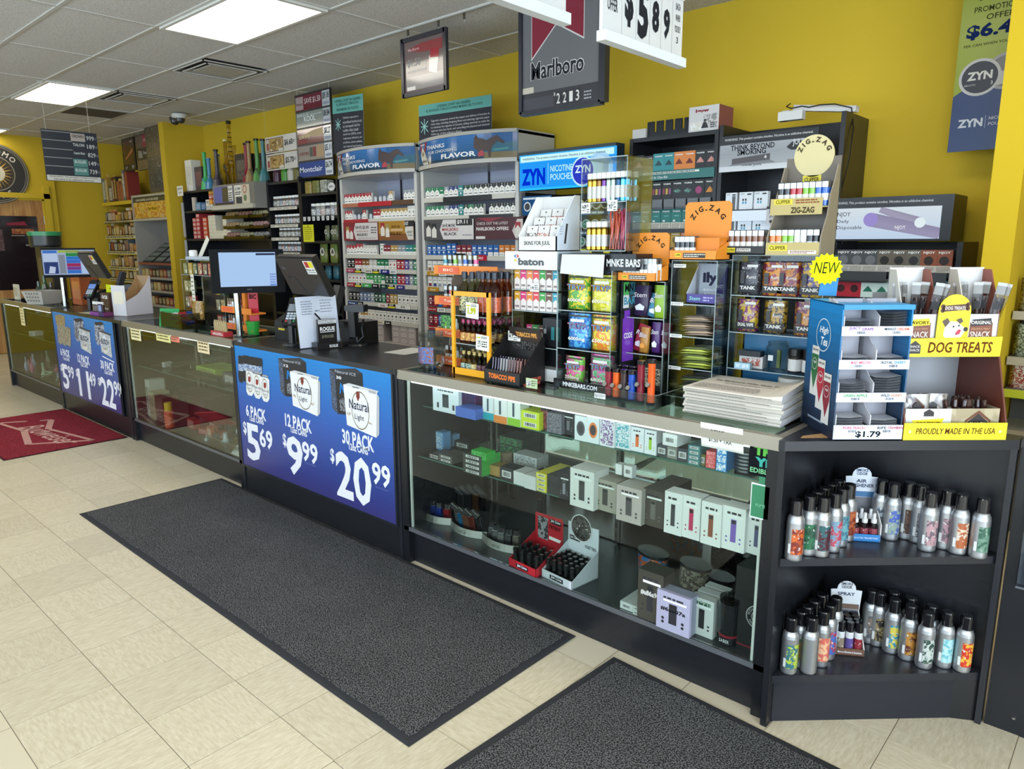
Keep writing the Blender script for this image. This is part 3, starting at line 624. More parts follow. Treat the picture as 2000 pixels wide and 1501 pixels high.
 hs = [(.70,.45),(.705,.85),(.72,.98),(.735,.83),(.77,.80),(.80,.72),(.84,.84),(.87,.9),(.885,.84),(.925,.62),(.915,.56),(.875,.66),(.845,.5),(.83,.36),(.828,.05),(.812,.05),(.808,.3),(.76,.3),(.75,.05),(.735,.05),(.735,.32)]
 f.pol([(u*w,Zb+v*H)for u,v in hs][::-1],-.0006,'#3a2622')
 f.pol([(.83*w,Zb+.36*H),(.95*w,Zb+.42*H),(.95*w,Zb+.34*H),(.86*w,Zb+.28*H)],-.0004,'#3f7f80')
 for k in range(9):f.rect((.42+.035*k)*w,(.428+.035*k)*w,Zb,Zb+.1*H,-.0004,'#1c2a34')
 if x0>-4.5:f.rect(.01*w,.06*w,Zb+.6*H,Zb+.9*H,-.0004,'#1c5a94')
 f.rect(.012*w,.04*w,Zb+.78*H,Zb+.9*H,-.001,'#e2e2de')
 f.v = [(x,y_+arc(x/w)-.002,z)for x,y_,z in f.v]
 p = obj('header_print',g,t);obj('lettering',f,p)
 return t
R1,R2 = 'rack beside the tobacco jars','rack beside the lit blue sign'
RX1,RX2 = (-5.15,-4.035),(-3.985,-2.88)
SH = [.63,.83,.99,1.167,1.30,1.43,1.75,1.90]
rack('pale cigarette rack with curved blue horse header beside the tobacco jars',*RX1,SH,{})
rack('pale cigarette rack with curved blue horse header beside the lit blue sign',*RX2,SH,{})
a,b = RX1[0]+.05,RX1[1]-.04
row('cR8 -5 cY1 -3 cS3',a,b,1.90,R1,'top row');row('cR2 -3 cR1 -2 bR2 cY5 cY2 WS2',a,b,1.75,R1,'second row')
row('cR3 CR2 cW4 -1 WG1 bM2 bY2 bS2 bT2 bG1',a,b,1.43,R1,'row under the sale signs');row('pK2 bR2 bA2 bW2 bG3 wR2 pR2 pP1 pS1 pG1',a,b,1.30,R1,'fourth row')
row('wR4 wK1 bE2 pE2 bG1 pD2 pT1 pR2 pP1 pS1 pG1',a,b,1.167,R1,'fifth row');row('pK3 pL3 pS1 pD2 pG1 pM1 pY2 wK5',a,b,.99,R1,'sixth row')
row('wM3 bY2 wY2 wD3 wK8',a,b,.83,R1,'seventh row')
a,b = RX2[0]+.045,RX2[1]-.04
row('cG3 bG1 cS1 cN2 pT1 cD2 cK8',a,b,1.90,R2,'top row');row('cG4 cS1 cN2 pT1 cD1 cG1 cD2 -1 cK5',a,b,1.75,R2,'second row')
row('pB4 PB2 bM3 pB3 bB2 bO3',a,b,1.43,R2,'row under the sale signs');row('fA1 fK1 fS1 fG2 fM1',a,a+.36,1.30,R2,'fourth row');row('fM1 fN1 fS2 fK2',a,a+.36,1.167,R2,'fifth row')
row('pM1 pR1 pB1 pV1 pR2',a,a+.36,1.0,R2,'sixth row');row('pM1 pR1 pB1 pV1 pR2',a,a+.36,.84,R2,'seventh row')
# silver tin and pushers
for i,xx in enumerate((.5,.57,.63,.69,.75)):
 pm = MB().plate([(-.02,0),(.02,0),(.02,.035),(.012,.05),(-.012,.05),(-.02,.035)],0,.006,'#c9cbd2','plastic')
 obj('shelf_pusher',pm,None,(RX1[0]+xx,YF+.03,1.901),0,'clear rounded shelf pusher in the top row gap, rack beside the tobacco jars','shelf pusher','shelf pushers in the top row gap')
for i,xx in enumerate((.18,.24,.3,.42,.48)):
 obj('shelf_pusher',pm,None,(RX1[0]+xx,YF+.03,1.751),0,'clear rounded shelf pusher in the second row gap, rack beside the tobacco jars','shelf pusher','shelf pushers in the second row gap')
 # coloured rail strips
def strip(x0,x1,z0,z1,col,label):obj('rail_strip',MB().box(0,x1-x0,-.003,0,0,z1-z0,col,'satin'),None,(x0,YF-.0085,z0),0,label,'rail strip','rail strips')
strip(-5.1,-4.86,1.866,1.898,'#b06a52','short tan printed rail strip under the red cigarette packs');strip(-4.855,-4.37,1.862,1.903,'#b3202e','long bright red rail strip under the top cigarette row');strip(-4.365,-4.08,1.862,1.903,'#5a4030','brown rail strip under the top cigarette row');strip(-5.1,-4.72,1.716,1.753,'#a82434','red rail strip directly above the maroon sale sign')
strip(-3.7,-3.15,1.862,1.902,'#1a1b1f','black rail strip under the black cigarette packs');strip(-3.4,-2.93,1.716,1.75,'#141519','black rail strip above the maroon offers sign')
# sale signs between the rows
def sale(x0,x1,label,draw):
 t = thing('sale_sign',label,'sign',(x0,YF-.016,1.558),0,'sale signs on the cigarette racks');w = x1-x0;h = .168
 m = MB();l = MB();draw(m,l,w,h);m.box(0,w,0,.006,0,h,'#2a2426',f=None);obj('card',m,t);obj('lettering',l,t)
def minipack(m,x,z,k,c):
 m.pol([(x,z),(x+.05*k,z),(x+.05*k,z+.1*k),(x,z+.1*k)],-.0008,'#ddd6cc').pol([(x,z+.055*k),(x+.025*k,z+.08*k),(x+.05*k,z+.055*k),(x+.05*k,z+.1*k),(x,z+.1*k)],-.0011,c)
def d1(m,l,w,h):
 m.rect(0,w,0,h,0,'#7d1c2c').pol([(.3*w,h*.5),(.36*w,.04*h),(.98*w,.04*h),(.98*w,.96*h),(.36*w,.96*h)][::1],-.0004,'#cfc6c2');minipack(m,.04,.02,1.1,'#a08040');minipack(m,.1,.015,1.0,'#a02030')
 l.text('SAVE $2.00',.55*w,.62*h,.026,-.0012,'#3a3436',w=.38*w,bold=.02).text('OFF ANY 2 PACKS OF',.55*w,.47*h,.010,-.0012,'#a02838',w=.34*w).text('MARLBORO',.55*w,.25*h,.024,-.0012,'#2c282a',w=.3*w,bold=.02).lines(.8*w,.96*w,.72*h,3,.022,.009,-.0012,'#4a4446',3).lines(.42*w,.95*w,.15*h,1,.01,.005,-.0012,'#8a8486',4)
def d2(m,l,w,h):
 m.rect(0,w,0,h,0,'#a87a22').rect(0,w,0,.35*h,-.0003,'#7d4a20').pol([(.76*w,h*.5),(.84*w,.04*h),(.99*w,.04*h),(.99*w,.7*h),(.78*w,.7*h)],-.0004,'#d2ccc2').rect(.76*w,w,.7*h,h,-.0004,'#17171a').rect(.36*w,.7*w,.48*h,.6*h,-.0004,'#d0a880');minipack(m,.03,.04,1.15,'#a02030');minipack(m,.1,.03,1.1,'#a08a50')
 l.text('SAVE ON',.5*w,.64*h,.022,-.0012,'#4a3418',w=.24*w,bold=.02).text('SPECIAL SELECT',.5*w,.28*h,.024,-.0012,'#3a2614',w=.36*w,bold=.02).text('1107',.8*w,.76*h,.03,-.0012,'#e6e2da',w=.12*w,bold=.02).text('LOYALTY',.895*w,.36*h,.02,-.0012,'#3a3634',w=.15*w,bold=.02).text('PROGRAM',.895*w,.22*h,.012,-.0012,'#4a4644',w=.12*w)
def d3(m,l,w,h):
 m.rect(0,w,0,h,0,'#4a4648').pol([(.33*w,h*.5),(.4*w,.03*h),(.99*w,.03*h),(.99*w,.97*h),(.4*w,.97*h)],-.0004,'#d6d0cc').rect(.66*w,.97*w,.68*h,.98*h,-.0008,'#17171a');minipack(m,.03,.03,1.15,'#2a2628');minipack(m,.1,.02,1.15,'#1a181a')
 l.text('SAVE MORE',.38*w,.62*h,.024,-.0012,'#2a2628',w=.26*w,al='l',bold=.02).text('$9.11',.68*w,.74*h,.03,-.0016,'#eeeae4',w=.2*w,al='l',bold=.02).text('MARLBORO',.38*w,.43*h,.024,-.0012,'#a02434',w=.32*w,al='l',bold=.02).text('BLACK',.42*w,.22*h,.024,-.0012,'#1d1a1c',w=.25*w,al='l',bold=.02).lines(.78*w,.97*w,.25*h,1,.01,.006,-.0012,'#77727a',3)
def d4(m,l,w,h):
 m.rect(0,w,0,h,0,'#4a1c24').pol([(.05*w,h),(.3*w,.8*h),(.6*w,h)],-.0003,'#8a2434').rect(.02*w,.22*w,.04*h,.16*h,-.0004,'#d8d2ce').pol([(.78*w,.4*h),(.88*w,.9*h),(.99*w,.9*h),(.99*w,.05*h),(.85*w,.05*h)],-.0004,'#cfc4bc');minipack(m,.84*w,.02,1.1,'#a02434')
 l.text('CHECK OUT THE LATEST',.04*w,.68*h,.02,-.0012,'#d2c4c2',w=.66*w,al='l',bold=.015).text('MARLBORO OFFERS',.03*w,.42*h,.026,-.0012,'#eae2de',w=.68*w,al='l',bold=.025)
sale(-5.1,-4.565,'maroon sale sign with cigarette packs and the price 2.00',d1);sale(-4.56,-4.075,'gold sale sign reading special select with price 11.07',d2)
sale(-3.94,-3.34,'grey and white sale sign with black price tag 9.11',d3);sale(-3.33,-2.82,'dark maroon sale sign reading check out the latest offers',d4)
# price tags on the rails
def tag(x,z,w,col,txt,tcol,label,h=.036,col2=None,txt2=None):
 m = MB().box(0,w,-.004,0,0,h,col,'paper')
 if col2:m.rect(0,w,0,h*.45,-.0044,col2)
 m.text(txt,w/2,h*.5 if col2 else h*.25,h*.42,-.0048,tcol,w=min(w*.86,h*.42*len(txt)*.75),bold=.03)
 if txt2:m.text(txt2,w/2,h*.1,h*.22,-.0048,'#30302c',w=w*.7)
 obj('price_tag',m,None,(x,YF-.008,z),0,label,'price tag','price tags on the cigarette racks')
for x,w,c,t_,tc,l in((-5.09,.13,'#a83a55','SAVE 50','#ead8dc','pink save tag'),(-4.95,.09,'#18181a','$8.26','#f0eee8','black and yellow price tag 8.26'),(-4.80,.11,'#ddd6c6','SAVE 50','#4a4030','cream save tag'),(-4.68,.09,'#18181a','$7.00','#f0eee8','black and yellow price tag 7.00'),(-4.56,.12,'#2a2f78','$8.39','#f0f0f4','navy price tag 8.39'),(-4.43,.1,'#e2e2e0','$6.51','#2a2a5a','white price tag 6.51')):
 tag(x,1.262,w,c,t_,tc,l+' on the fourth cigarette row',col2='#e0cf2a' if 'yellow' in l else None)
for x,w,c,t_,tc,l in((-5.09,.12,'#a3242e','SAVE 50','#f0dcd8','red save tag'),(-4.96,.09,'#18181a','$8.86','#f0eee8','black and yellow price tag 8.86'),(-4.85,.14,'#4aa35a','SALEM','#f2f6ee','green lettered tag'),(-4.70,.1,'#18181a','$9.26','#f0eee8','black price tag 9.26'),(-4.58,.11,'#123a2c','KOOL','#e6ece6','dark green lettered tag'),(-4.46,.09,'#18181a','$8.86','#f0eee8','yellow and black price tag 8.86'),(-4.34,.11,'#3c2f78','$6.31','#f0f0f4','purple price tag 6.31')):
 tag(x,1.128,w,c,t_,tc,l+' on the fifth cigarette row',col2='#e0cf2a' if 'yellow' in l else None)
for x,w,c,t_,tc,l in((-5.09,.14,'#24457d','Montclair','#e4e8f0','blue lettered tag'),(-4.94,.09,'#18181a','$6.74','#f0eee8','black price tag 6.74'),(-4.62,.14,'#e6dcd4','SONOMA','#9a2a34','white and red lettered tag'),(-4.47,.1,'#18181a','$2.27','#f0eee8','black and yellow price tag 2.27'),(-4.36,.2,'#e6e2da','$5.49','#30302c','wide white price tag 5.49')):
 tag(x,.953,w,c,t_,tc,l+' on the sixth cigarette row',col2='#e0cf2a' if 'yellow' in l else None)
for x,w,c,t_,tc,l in((-4.80,.1,'#18181a','$6.21','#f0eee8','black price tag 6.21'),(-4.67,.13,'#e2d8cc','CROWNS','#8a6a40','cream lettered tag'),(-4.53,.09,'#18181a','$5.49','#f0eee8','black price tag 5.49')):
 tag(x,.793,w,c,t_,tc,l+' on the lowest cigarette row')
tag(-3.92,1.262,.14,'#b8862a','Shield','#ead8a8','gold lettered tag on the fourth row by the lighters');tag(-3.77,1.262,.09,'#e6e2da','$6.52','#2a2a2a','white price tag 6.52 beside the gold tag')
tag(-3.92,1.128,.14,'#b8862a','Shield','#ead8a8','gold lettered tag on the fifth row by the lighters')
for z,r in((.958,'sixth'),(.80,'seventh')):tag(-3.92,z,.11,'#a31f2a',"Eagle 20's",'#f0dcd8','red lettered tag on the %s row by the lighters'%r);tag(-3.80,z,.1,'#e6e2da','$ 9.9','#2a2a2a','white price tag beside the red tag on the %s row'%r)
tag(-3.58,1.40,.13,'#18181a','10.66','#f0eee8','black price tag 10.66 above the lighters',h=.05);tag(-3.34,1.395,.13,'#b8283a','SALE','#f2d8dc','red sale tag above the lighters',h=.045)
# cartons on the lowest shelf
cm_ = MB().box(-.056,.056,0,.09,0,.056,'#b3a8a4',t='#c3bab6');cm_.rect(-.034,.034,.014,.042,-.0004,'#dcd4d0').text('KOSI',0,.021,.014,-.0008,'#6a5f60',w=.05);cm_ = cm_.mesh('carton')
for g,(xa,n)in enumerate(((-4.97,4),(-4.40,3))):
 for i in range(n):
  for k in range(3):obj('carton',cm_,None,(xa+i*.1125,YF+.01,.631+k*.0565),0,'pale grey cigarette carton in the %s stack on the lowest rack shelf'%('wider' if g==0 else 'narrower'),'carton','cartons in the %s stack'%('wider' if g==0 else 'narrower'))
  # ---------------------------------------------------------------- shelves on the left half of the back wall
def xz(px,py,y=YF):q = at(px,py,'y',y);return q[0],q[2]
def cupboard(name,label,x0,x1,z1,shelves,col='#1d1e22',d=.44,z0=.02,th=.025,cat='shelf unit',y=YF,mat='black',back=None):
 t = thing(name,label,cat,(x0,y,0));w = x1-x0
 for a,b in((0,th),(w-th,w)):obj('side_panel',MB().box(a,b,0,d,z0,z1,col,mat),t)
 obj('back_panel',MB().box(th,w-th,d-.015,d,z0,z1,back or col,mat),t)
 for z in shelves:obj('shelf',MB().box(th,w-th,.004,d-.015,z-th,z,col,mat),t)
 obj('base',MB().box(th,w-th,.02,d-.015,z0,.12,col,mat),t)
 return t
cupboard('shelf_unit','wide black shelf unit with water pipes along its top',-8.53,-6.485,2.17,(.7,1.0,1.27,1.595,1.935,2.175))
cupboard('shelf_unit','narrow black shelf unit with four rows of white-capped jars',-6.48,-5.85,2.2,(.8,1.2,1.446,1.60,1.736,1.915,2.17))
cupboard('shelf_unit','narrow black shelf unit holding green tobacco pouches',-5.845,-5.19,2.14,(.6,.85,1.02,1.18,1.34,1.56,1.80,2.025))
# jars
def jar_mesh(c,c2,h=.105,r=.034):
 m = MB().lathe([(r*.92,0),(r,.006),(r,h*.72),(r*.8,h*.8),(r*.8,h*.82),(r*.9,h*.82),(r*.9,h*.985),(r*.84,h)],c,'card',12,cols=[c,(c,'card'),c2,c2,'#e8e6e0','#e8e6e0','#e8e6e0'])
 m.cyl(0,0,h*.08,h*.5,r*1.01,c2,'artfine',12);m.c2 = [srgb('#c9c4ba')if k=='artfine' else c_ for k,c_ in zip(m.m,m.c2)]
 return m
def jars(x0,x1,z,n,cols,label,group,h=.105,r=.034,y=YF+.06):
 for i in range(n):
  c,c2 = cols[i%len(cols)]
  t = thing('tobacco_jar',label,'jar',(x0+(x1-x0)*(i+.5)/n,y,z+.0008),0,group)
  m = MB();m.lathe([(r*.94,0),(r,.005),(r,h*.70),(r*.8,h*.79)],c,'card',12);obj('body',m,t)
  obj('cap',MB().lathe([(r*.88,h*.79),(r*.9,h*.8),(r*.9,h*.97),(r*.82,h)],'#e9e7e1','satin',12),t)
  l = MB().cyl(0,0,h*.1,h*.55,r*1.012,c2,'artfine',12);l.c2 = [srgb('#d9d4c8')]*len(l.c2);obj('label_wrap',l,t)
JC = [('#4a4036','#2a2c30'),('#5a4a3a','#6a6a62'),('#3a3f4a','#31527a'),('#4a3a30','#8a2a30')]
jars(-6.44,-5.9,1.915,9,JC,'white-capped jar in the top row of the four jar rows','jars in the top row',.11,.03);jars(-6.43,-5.9,1.736,9,JC[1:]+JC[:1],'white-capped jar in the second of the four jar rows','jars in the second row',.1,.03)
jars(-6.36,-5.9,1.60,6,JC[:2],'white-capped jar in the third of the four jar rows','jars in the third row',.095,.034);jars(-6.4,-5.9,1.446,8,JC[2:],'white-capped jar in the lowest of the four jar rows','jars in the lowest row',.105,.03)
for z in(1.915,1.736,1.60,1.446):
 for k in range(4):obj('shelf_label',MB().box(0,.128,-.006,0,0,.03,'#ddd5c2','paper').lines(.01,.12,.024,2,.01,.005,-.0064,'#6a6456',k),None,(-6.44+k*.135,YF-.001,z-.034),0,'cream shelf label under a row of white-capped jars','shelf label','cream labels under the jar rows')
jars(-5.72,-5.22,1.80,6,[('#3a3a44','#5a5a62'),('#8d8a84','#3c4a70'),('#9a948a','#8a2f38')],'large white-capped jar on the shelf above the yellow notice','large jars above the notice',.125,.04)
for k in range(7):obj('shelf_label',MB().box(0,.042,-.004,0,0,.04,'#e2e0da','paper').lines(.006,.036,.032,3,.01,.005,-.0044,'#5a5852',k),None,(-5.8+k*.082,YF-.001,1.757),0,'small white shelf label under the large jars','shelf label','white labels under the large jars')
for i,(c,c2,n,l)in enumerate((('#6a6a30','#b08a40','tobacco_tin','olive and tan printed tin'),('#7a7434','#4a5a2c','tobacco_tin','mossy green printed tin'),('#2c4a34','#c9c6ba','tobacco_tin','dark green tin with silver lid'))):
 t = thing(n,l+' on top of the pouch shelves','tin',(-5.73+i*.135,YF+.07,2.0258));b = MB().rbox(-.055,.055,-.05,.05,0,.105,c,'artfine',.015);b.c2 = [srgb(c2)]*len(b.c2);obj('body',b,t);obj('lid',MB().rbox(-.053,.053,-.048,.048,.105,.118,'#a9a690' if i==2 else c,'satin',.014),t)
st = MB();pts = []
for k in range(24):a = 2*math.pi*k/24;r = 1 if k%2 else.8;pts.append((.065*r*math.cos(a),.04+.042*r*math.sin(a)))
st.plate(pts,-.004,0,'#d9d6d2').text('BOX',0,.03,.02,-.0046,'#4a3a40',w=.07,bold=.03);obj('starburst_card',st,None,(-5.28,YF-.002,2.03),0,'small white spiky card at the end of the tin row','card','shelf cards')
# yellow notice and pouches
x,z = xz(594,472);nt_ = MB().box(0,.19,-.003,0,0,.17,'#d6cf2e','paper').lines(.02,.17,.145,7,.019,.006,-.0034,'#6a6624',5);nt_.disc(.095,.155,.008,-.0036,'#3a3818',n=8)
obj('notice',nt_,None,(-5.815,YF-.003,1.55),0,'yellow printed notice taped to the pouch shelves','notice')
def pouch(w,h,c,c2,emblem=True,d=.03,mat='artfine'):
 m = MB();n = 6
 prof = [(0,.25),(.04,.9),(.35,1),(.7,.8),(.93,.18),(1,.12)]
 vs = []
 for v,k in prof:vs+=[(-w/2,0,v*h),(-w/2*.6,-d*k*.5,v*h),(0,-d*k*.6,v*h),(w/2*.6,-d*k*.5,v*h),(w/2,0,v*h),(0,d*k*.5,v*h)]
 f = [(r*6+i,r*6+(i+1)%6,r*6+6+(i+1)%6,r*6+6+i)for r in range(5)for i in range(6)]
 m.add(vs,f,c,mat,c2,True);m.add(vs[:6],[(5,4,3,2,1,0)],c,mat,c2);m.add(vs[-6:],[tuple(range(6))],c,mat,c2)
 return m
def pouches(spots,w,h,c,c2,label,group,emblem=True):
 b = pouch(w,h,c,c2);em = MB()
 em.ring(0,.58*h,.2*w,.27*w,-.021,'#d9d6c8',n=16).disc(0,.58*h,.2*w,-.0212,'#b9b49a',n=14)
 for a in(90,210,330):em.disc(.08*w*math.cos(math.radians(a)),.58*h+.08*w*math.sin(math.radians(a)),.07*w,-.0216,'#1d221c',n=8)
 k = Kind('tobacco_pouch','pouch',[('bag',b)]+([('emblem',em)]if emblem else[]),group)
 for(x,y,z)in spots:k.put(label,(x,y,z))
pouches([(-5.62,YF+.1,1.3405),(-5.44,YF+.1,1.3405),(-5.28,YF+.1,1.3405)],.15,.19,'#4f8a3e','#8a6a30','large green shamrock tobacco pouch in the row below the yellow notice','large green pouches')
pouches([(-5.54,YF+.1,1.5605),(-5.46,YF+.12,1.5605),(-5.38,YF+.1,1.5605),(-5.28,YF+.1,1.5605)],.085,.15,'#3c5a38','#7a7250','small green tobacco pouch beside the yellow notice','small green pouches')
pouches([(-5.7,YF+.1,1.1805),(-5.56,YF+.1,1.1805),(-5.42,YF+.1,1.1805)],.12,.13,'#1f4a5c','#2f7a8a','dark teal tobacco pouch two shelves below the yellow notice','teal pouches',False)
pouches([(-5.27,YF+.1,1.1805),(-5.27,YF+.1,1.0205),(-5.27,YF+.1,.8505)],.12,.13,'#4f8a3e','#8a6a30','green shamrock tobacco pouch at the rack edge','green pouches at the rack edge')
# light box and snuff trays on the wide unit
t = thing('light_box','grey shelf light box with a purple and a green advert','sign',(-7.42,YF-.03,1.91))
obj('housing',MB().box(0,.93,-.11,.03,0,.27,'#8d8a84','satin',f='#77746e'),t);obj('lip',MB().box(0,.93,-.14,-.11,.0,.045,'#b9b4a4','satin'),t)
a_ = MB().rect(.03,.47,.06,.25,-.1115,'#5a5f9a').rect(.22,.36,.08,.24,-.1118,'#4a4630').rect(.36,.46,.09,.25,-.1120,'#dcd8cc').rect(.04,.46,.055,.075,-.1120,'#3a2c22');a_.text('$2.00',.41,.2,.026,-.1125,'#2a2826',w=.08,bold=.02).lines(.37,.45,.18,4,.024,.012,-.1125,'#3a3836',2).text('Camel',.12,.18,.03,-.1125,'#6f78b8',w=.15).text('SNUS',.12,.12,.03,-.1125,'#6f78b8',w=.15)
obj('advert',a_,t)
b_ = MB().rect(.5,.83,.05,.25,-.1115,'#c9bfa8').rect(.51,.65,.13,.245,-.1120,'#dedad0').rect(.53,.66,.055,.125,-.1121,'#3a3c44').ring(.73,.2,.03,.045,-.112,'#b06a5a',n=16).disc(.73,.11,.035,-.112,'#6a7a58',n=12);b_.text('5.99',.58,.195,.028,-.1125,'#2a2826',w=.11,bold=.02).lines(.52,.64,.18,2,.02,.012,-.1125,'#3a3836',2)
obj('advert',b_,t)
tin_c = {'amber':('#7a5a2e','#b08a4a'),'olive':('#5a5434','#a59a6a'),'rust':('#6a3a28','#b0745a'),'grey':('#4a4a48','#9a9a94'),'pink':('#7a4a4a','#b08080')}
trayp = MB().box(-.145,.145,-.055,.05,-.004,0,'#b9b4a2','acrylic').box(-.145,.145,-.058,-.055,-.004,.03,'#c9c4b2','acrylic').box(-.148,-.145,-.058,.05,-.004,.04,'#c9c4b2','acrylic').box(.145,.148,-.058,.05,-.004,.04,'#c9c4b2','acrylic').mesh('snuff_tray')
tinm = {}
for k,(c1,c2)in tin_c.items():
 m = MB();m.T = rotz(math.radians(62))@mv(0,0,.04)@rotx(math.radians(83))
 m.lathe([(.034,-.011),(.036,-.009),(.036,.009),(.034,.011)],c1,'satin',14);m.add([(.029*math.cos(a*.449),.029*math.sin(a*.449),.0114)for a in range(14)],[tuple(range(14))],c2,'artfine',c1);tinm[k] = m.mesh('snuff_tin')
for r,(zz,cs)in enumerate(((1.815,('amber','rust','olive')),(1.70,('amber','olive','pink')),(1.588,('rust','olive','grey')))):
 for c in range(3):
  x = -7.22+c*.305;nm = ('top','middle','bottom')[r]
  obj('snuff_tray',trayp,None,(x,YF-.02,zz),0,'clear tray of snuff tins, %s row under the grey light box'%nm,'tray','snuff trays, %s row'%nm)
  for q in range(4):obj('snuff_tin',tinm[cs[c]],None,(x-.105+q*.07,YF-.02,zz+.001),0,'%s snuff tin in the %s row of trays under the light box'%(cs[c],nm),'tin','snuff tins, %s row'%nm)
  # small boxes on the wide unit
def cube(name,label,cat,group,x,y,z,w,d,h,c,c2=None,ds=None,rz=0):
 m = MB().box(-w/2,w/2,0,d,0,h,c)
 if c2:m.rect(-w*.4,w*.4,h*.2,h*.8,-.0005,c2,'artfine',c)
 return obj(name,m,None,(x,y,z+.0006),rz,label,cat,group)
for ci,(x,ks)in enumerate(((-7.93,'ww'),(-7.84,'woro'),(-7.75,'grro'),(-7.66,'gwgw'),(-7.57,'wbgg'),(-7.49,'bw'))):
 for k,c in enumerate(ks):cube('small_box','%s small box in the stacks on the upper shelf of the wide unit'%{'w':'white','o':'orange','r':'red','g':'green','b':'blue'}[c],'box','small boxes on the upper shelf',x,YF+.03,1.935+k*.0605,.082,.08,.06,{'w':'#dcdad2','o':'#d08a34','r':'#a82a30','g':'#3f7a54','b':'#3a5f9a'}[c],{'w':'#6a6a66','o':'#e0c060','r':'#dcdad2','g':'#d4d8c0','b':'#dcdad2'}[c])
cube('green_carton','plain dark green carton behind the small boxes','box',None,-7.6,YF+.16,1.935,.2,.12,.2,'#1f4a38','#2f6a4c')
cube('blue_box','pale blue box beside the white roll on the upper shelf','box',None,-8.2,YF+.04,1.935,.12,.1,.10,'#5a86a8','#a8c0d0');cube('blue_box','deep blue box beside the small white boxes','box',None,-8.06,YF+.04,1.935,.11,.1,.09,'#2f5a8a','#8aa8c8')
obj('paper_roll',MB().lathe([(.03,0),(.032,.004),(.032,.16),(.028,.165)],'#b9aea0','paper',12),None,(-8.33,YF+.06,1.9358),0,'beige paper roll standing at the end of the upper shelf','roll')
for ci,(x,n)in enumerate(((-8.30,5),(-8.20,6),(-8.02,5))):
 for k in range(n):cube('tobacco_carton','red and white carton stacked on the middle shelf of the wide unit','carton','red and white cartons',x,YF+.02,1.595+k*.0505,.09 if ci<2 else.1,.2,.05,'#b33a3c' if ci<2 else '#c9502e','#e2dcd6')
for ci,(x,n)in enumerate(((-7.88,6),(-7.79,6),(-7.70,2),(-7.61,2),(-7.52,5),(-7.43,2))):
 for k in range(n):cube('tobacco_carton','cream carton stacked on the middle shelf of the wide unit','carton','cream cartons',x,YF+.02,1.595+k*.0455,.086,.22,.045,'#ddd6c2','#c9c0a8')
obj('price_card',MB().plate([(0,0),(.16,0),(.16,.12),(0,.12)],-.003,0,'#e6e2d8').text('$29.99',.08,.07,.026,-.0036,'#2a2824',w=.12,bold=.02).text('& UP',.08,.03,.022,-.0036,'#2a2824',w=.08,bold=.02),None,(-8.55,YF-.045,2.12),0,'white price card at the end of the water pipe shelf','card')
obj('brochure',MB().box(0,.05,-.012,0,0,.42,'#a9a8ac','satin'),None,(-8.545,YF-.005,1.62),0,'upper of two grey brochures hung on the shelf unit side','brochure','grey brochures');obj('brochure',MB().box(0,.05,-.012,0,0,.3,'#a3a8b0','satin'),None,(-8.545,YF-.005,1.28),0,'lower of two grey brochures hung on the shelf unit side','brochure','grey brochures')
# water pipes
def water_pipe(label,x,y,z,h,c,mat,base='beaker',lip=None,rings=0,stem=True):
 t = thing('water_pipe',label,'water pipe',(x,y,z),0,'water pipes on the shelf top');r = .022
 pr = [(.062,0),(.064,.012),(.05,h*.22),(r*1.15,h*.36),(r,h*.42),(r,h*.96),(r*1.25,h)]if base=='beaker' else[(.055,0),(.055,.01),(r*1.2,.018),(r*1.2,h*.3),(r*1.9,h*.36),(r*1.9,h*.48),(r,h*.56),(r,h*.97),(r*1.3,h)]
 obj('body',MB().lathe(pr,c,mat,14),t)
 for k in range(rings):obj('glass_ring',MB().lathe([(r*1.05,h*(.40+.07*k)),(r*1.35,h*(.405+.07*k)),(r*1.05,h*(.41+.07*k))],'#3f3a1c','gloss',12),t)
 if lip:obj('mouthpiece',MB().lathe([(r*1.0,h*.955),(r*1.35,h*.96),(r*1.35,h*1.0),(r*1.1,h*1.005)],lip,'gloss',12),t)
 if stem:obj('downstem',MB().tube([(-.03,-.03,h*.14),(-.055,-.055,h*.3),(-.062,-.062,h*.34)],[.006,.006,.011],lip or c,mat),t)
 return t
GLS = 'acrylic';zt_ = 2.1755
cube('water_pipe_box','tall white and green carton at the end of the water pipe shelf','box',None,-8.36,YF+.03,zt_,.17,.12,.37,'#dcdad0','#b9b8ac');cube('water_pipe_box','dark red window box beside the green water pipe','box',None,-8.17,YF+.06,zt_,.19,.12,.28,'#3a3038','#7a3038')
water_pipe('matte green silicone water pipe with a wide beaker base',-8.02,YF+.08,zt_,.44,'#3fae62','satin',lip=None,stem=False)
water_pipe('blue and white swirled water pipe beside the green one',-7.88,YF+.06,zt_,.36,'#3a7fa8','artfine',lip='#3a8ab8');water_pipe('blue topped water pipe with speckled body',-7.79,YF+.13,zt_,.40,'#8a9a70','artfine',lip='#3a7fa8');water_pipe('dark patterned water pipe with black mouthpiece',-7.68,YF+.06,zt_,.44,'#3a3440','artfine',lip='#1c1a1c')
water_pipe('bulbous clear amber glass water pipe',-7.57,YF+.13,zt_,.55,'#e2d6a0',GLS,'tube','#d8c888',2);water_pipe('clear glass water pipe behind the dark patterned one',-7.62,YF+.26,zt_,.5,'#eae2b8',GLS,'tube');water_pipe('tallest clear glass water pipe with a ladder of dark rings',-7.44,YF+.12,zt_,.74,'#e8dfa8',GLS,'tube','#2c2a1c',7)
cube('water_pipe_box','black window box behind the ringed glass pipe','box',None,-7.22,YF+.12,zt_+.012,.26,.13,.35,'#27262a','#4a484c');cube('water_pipe_box','dark brown box behind the red water pipes','box',None,-6.96,YF+.2,zt_+.012,.22,.13,.34,'#3a2a28','#5a3a34')
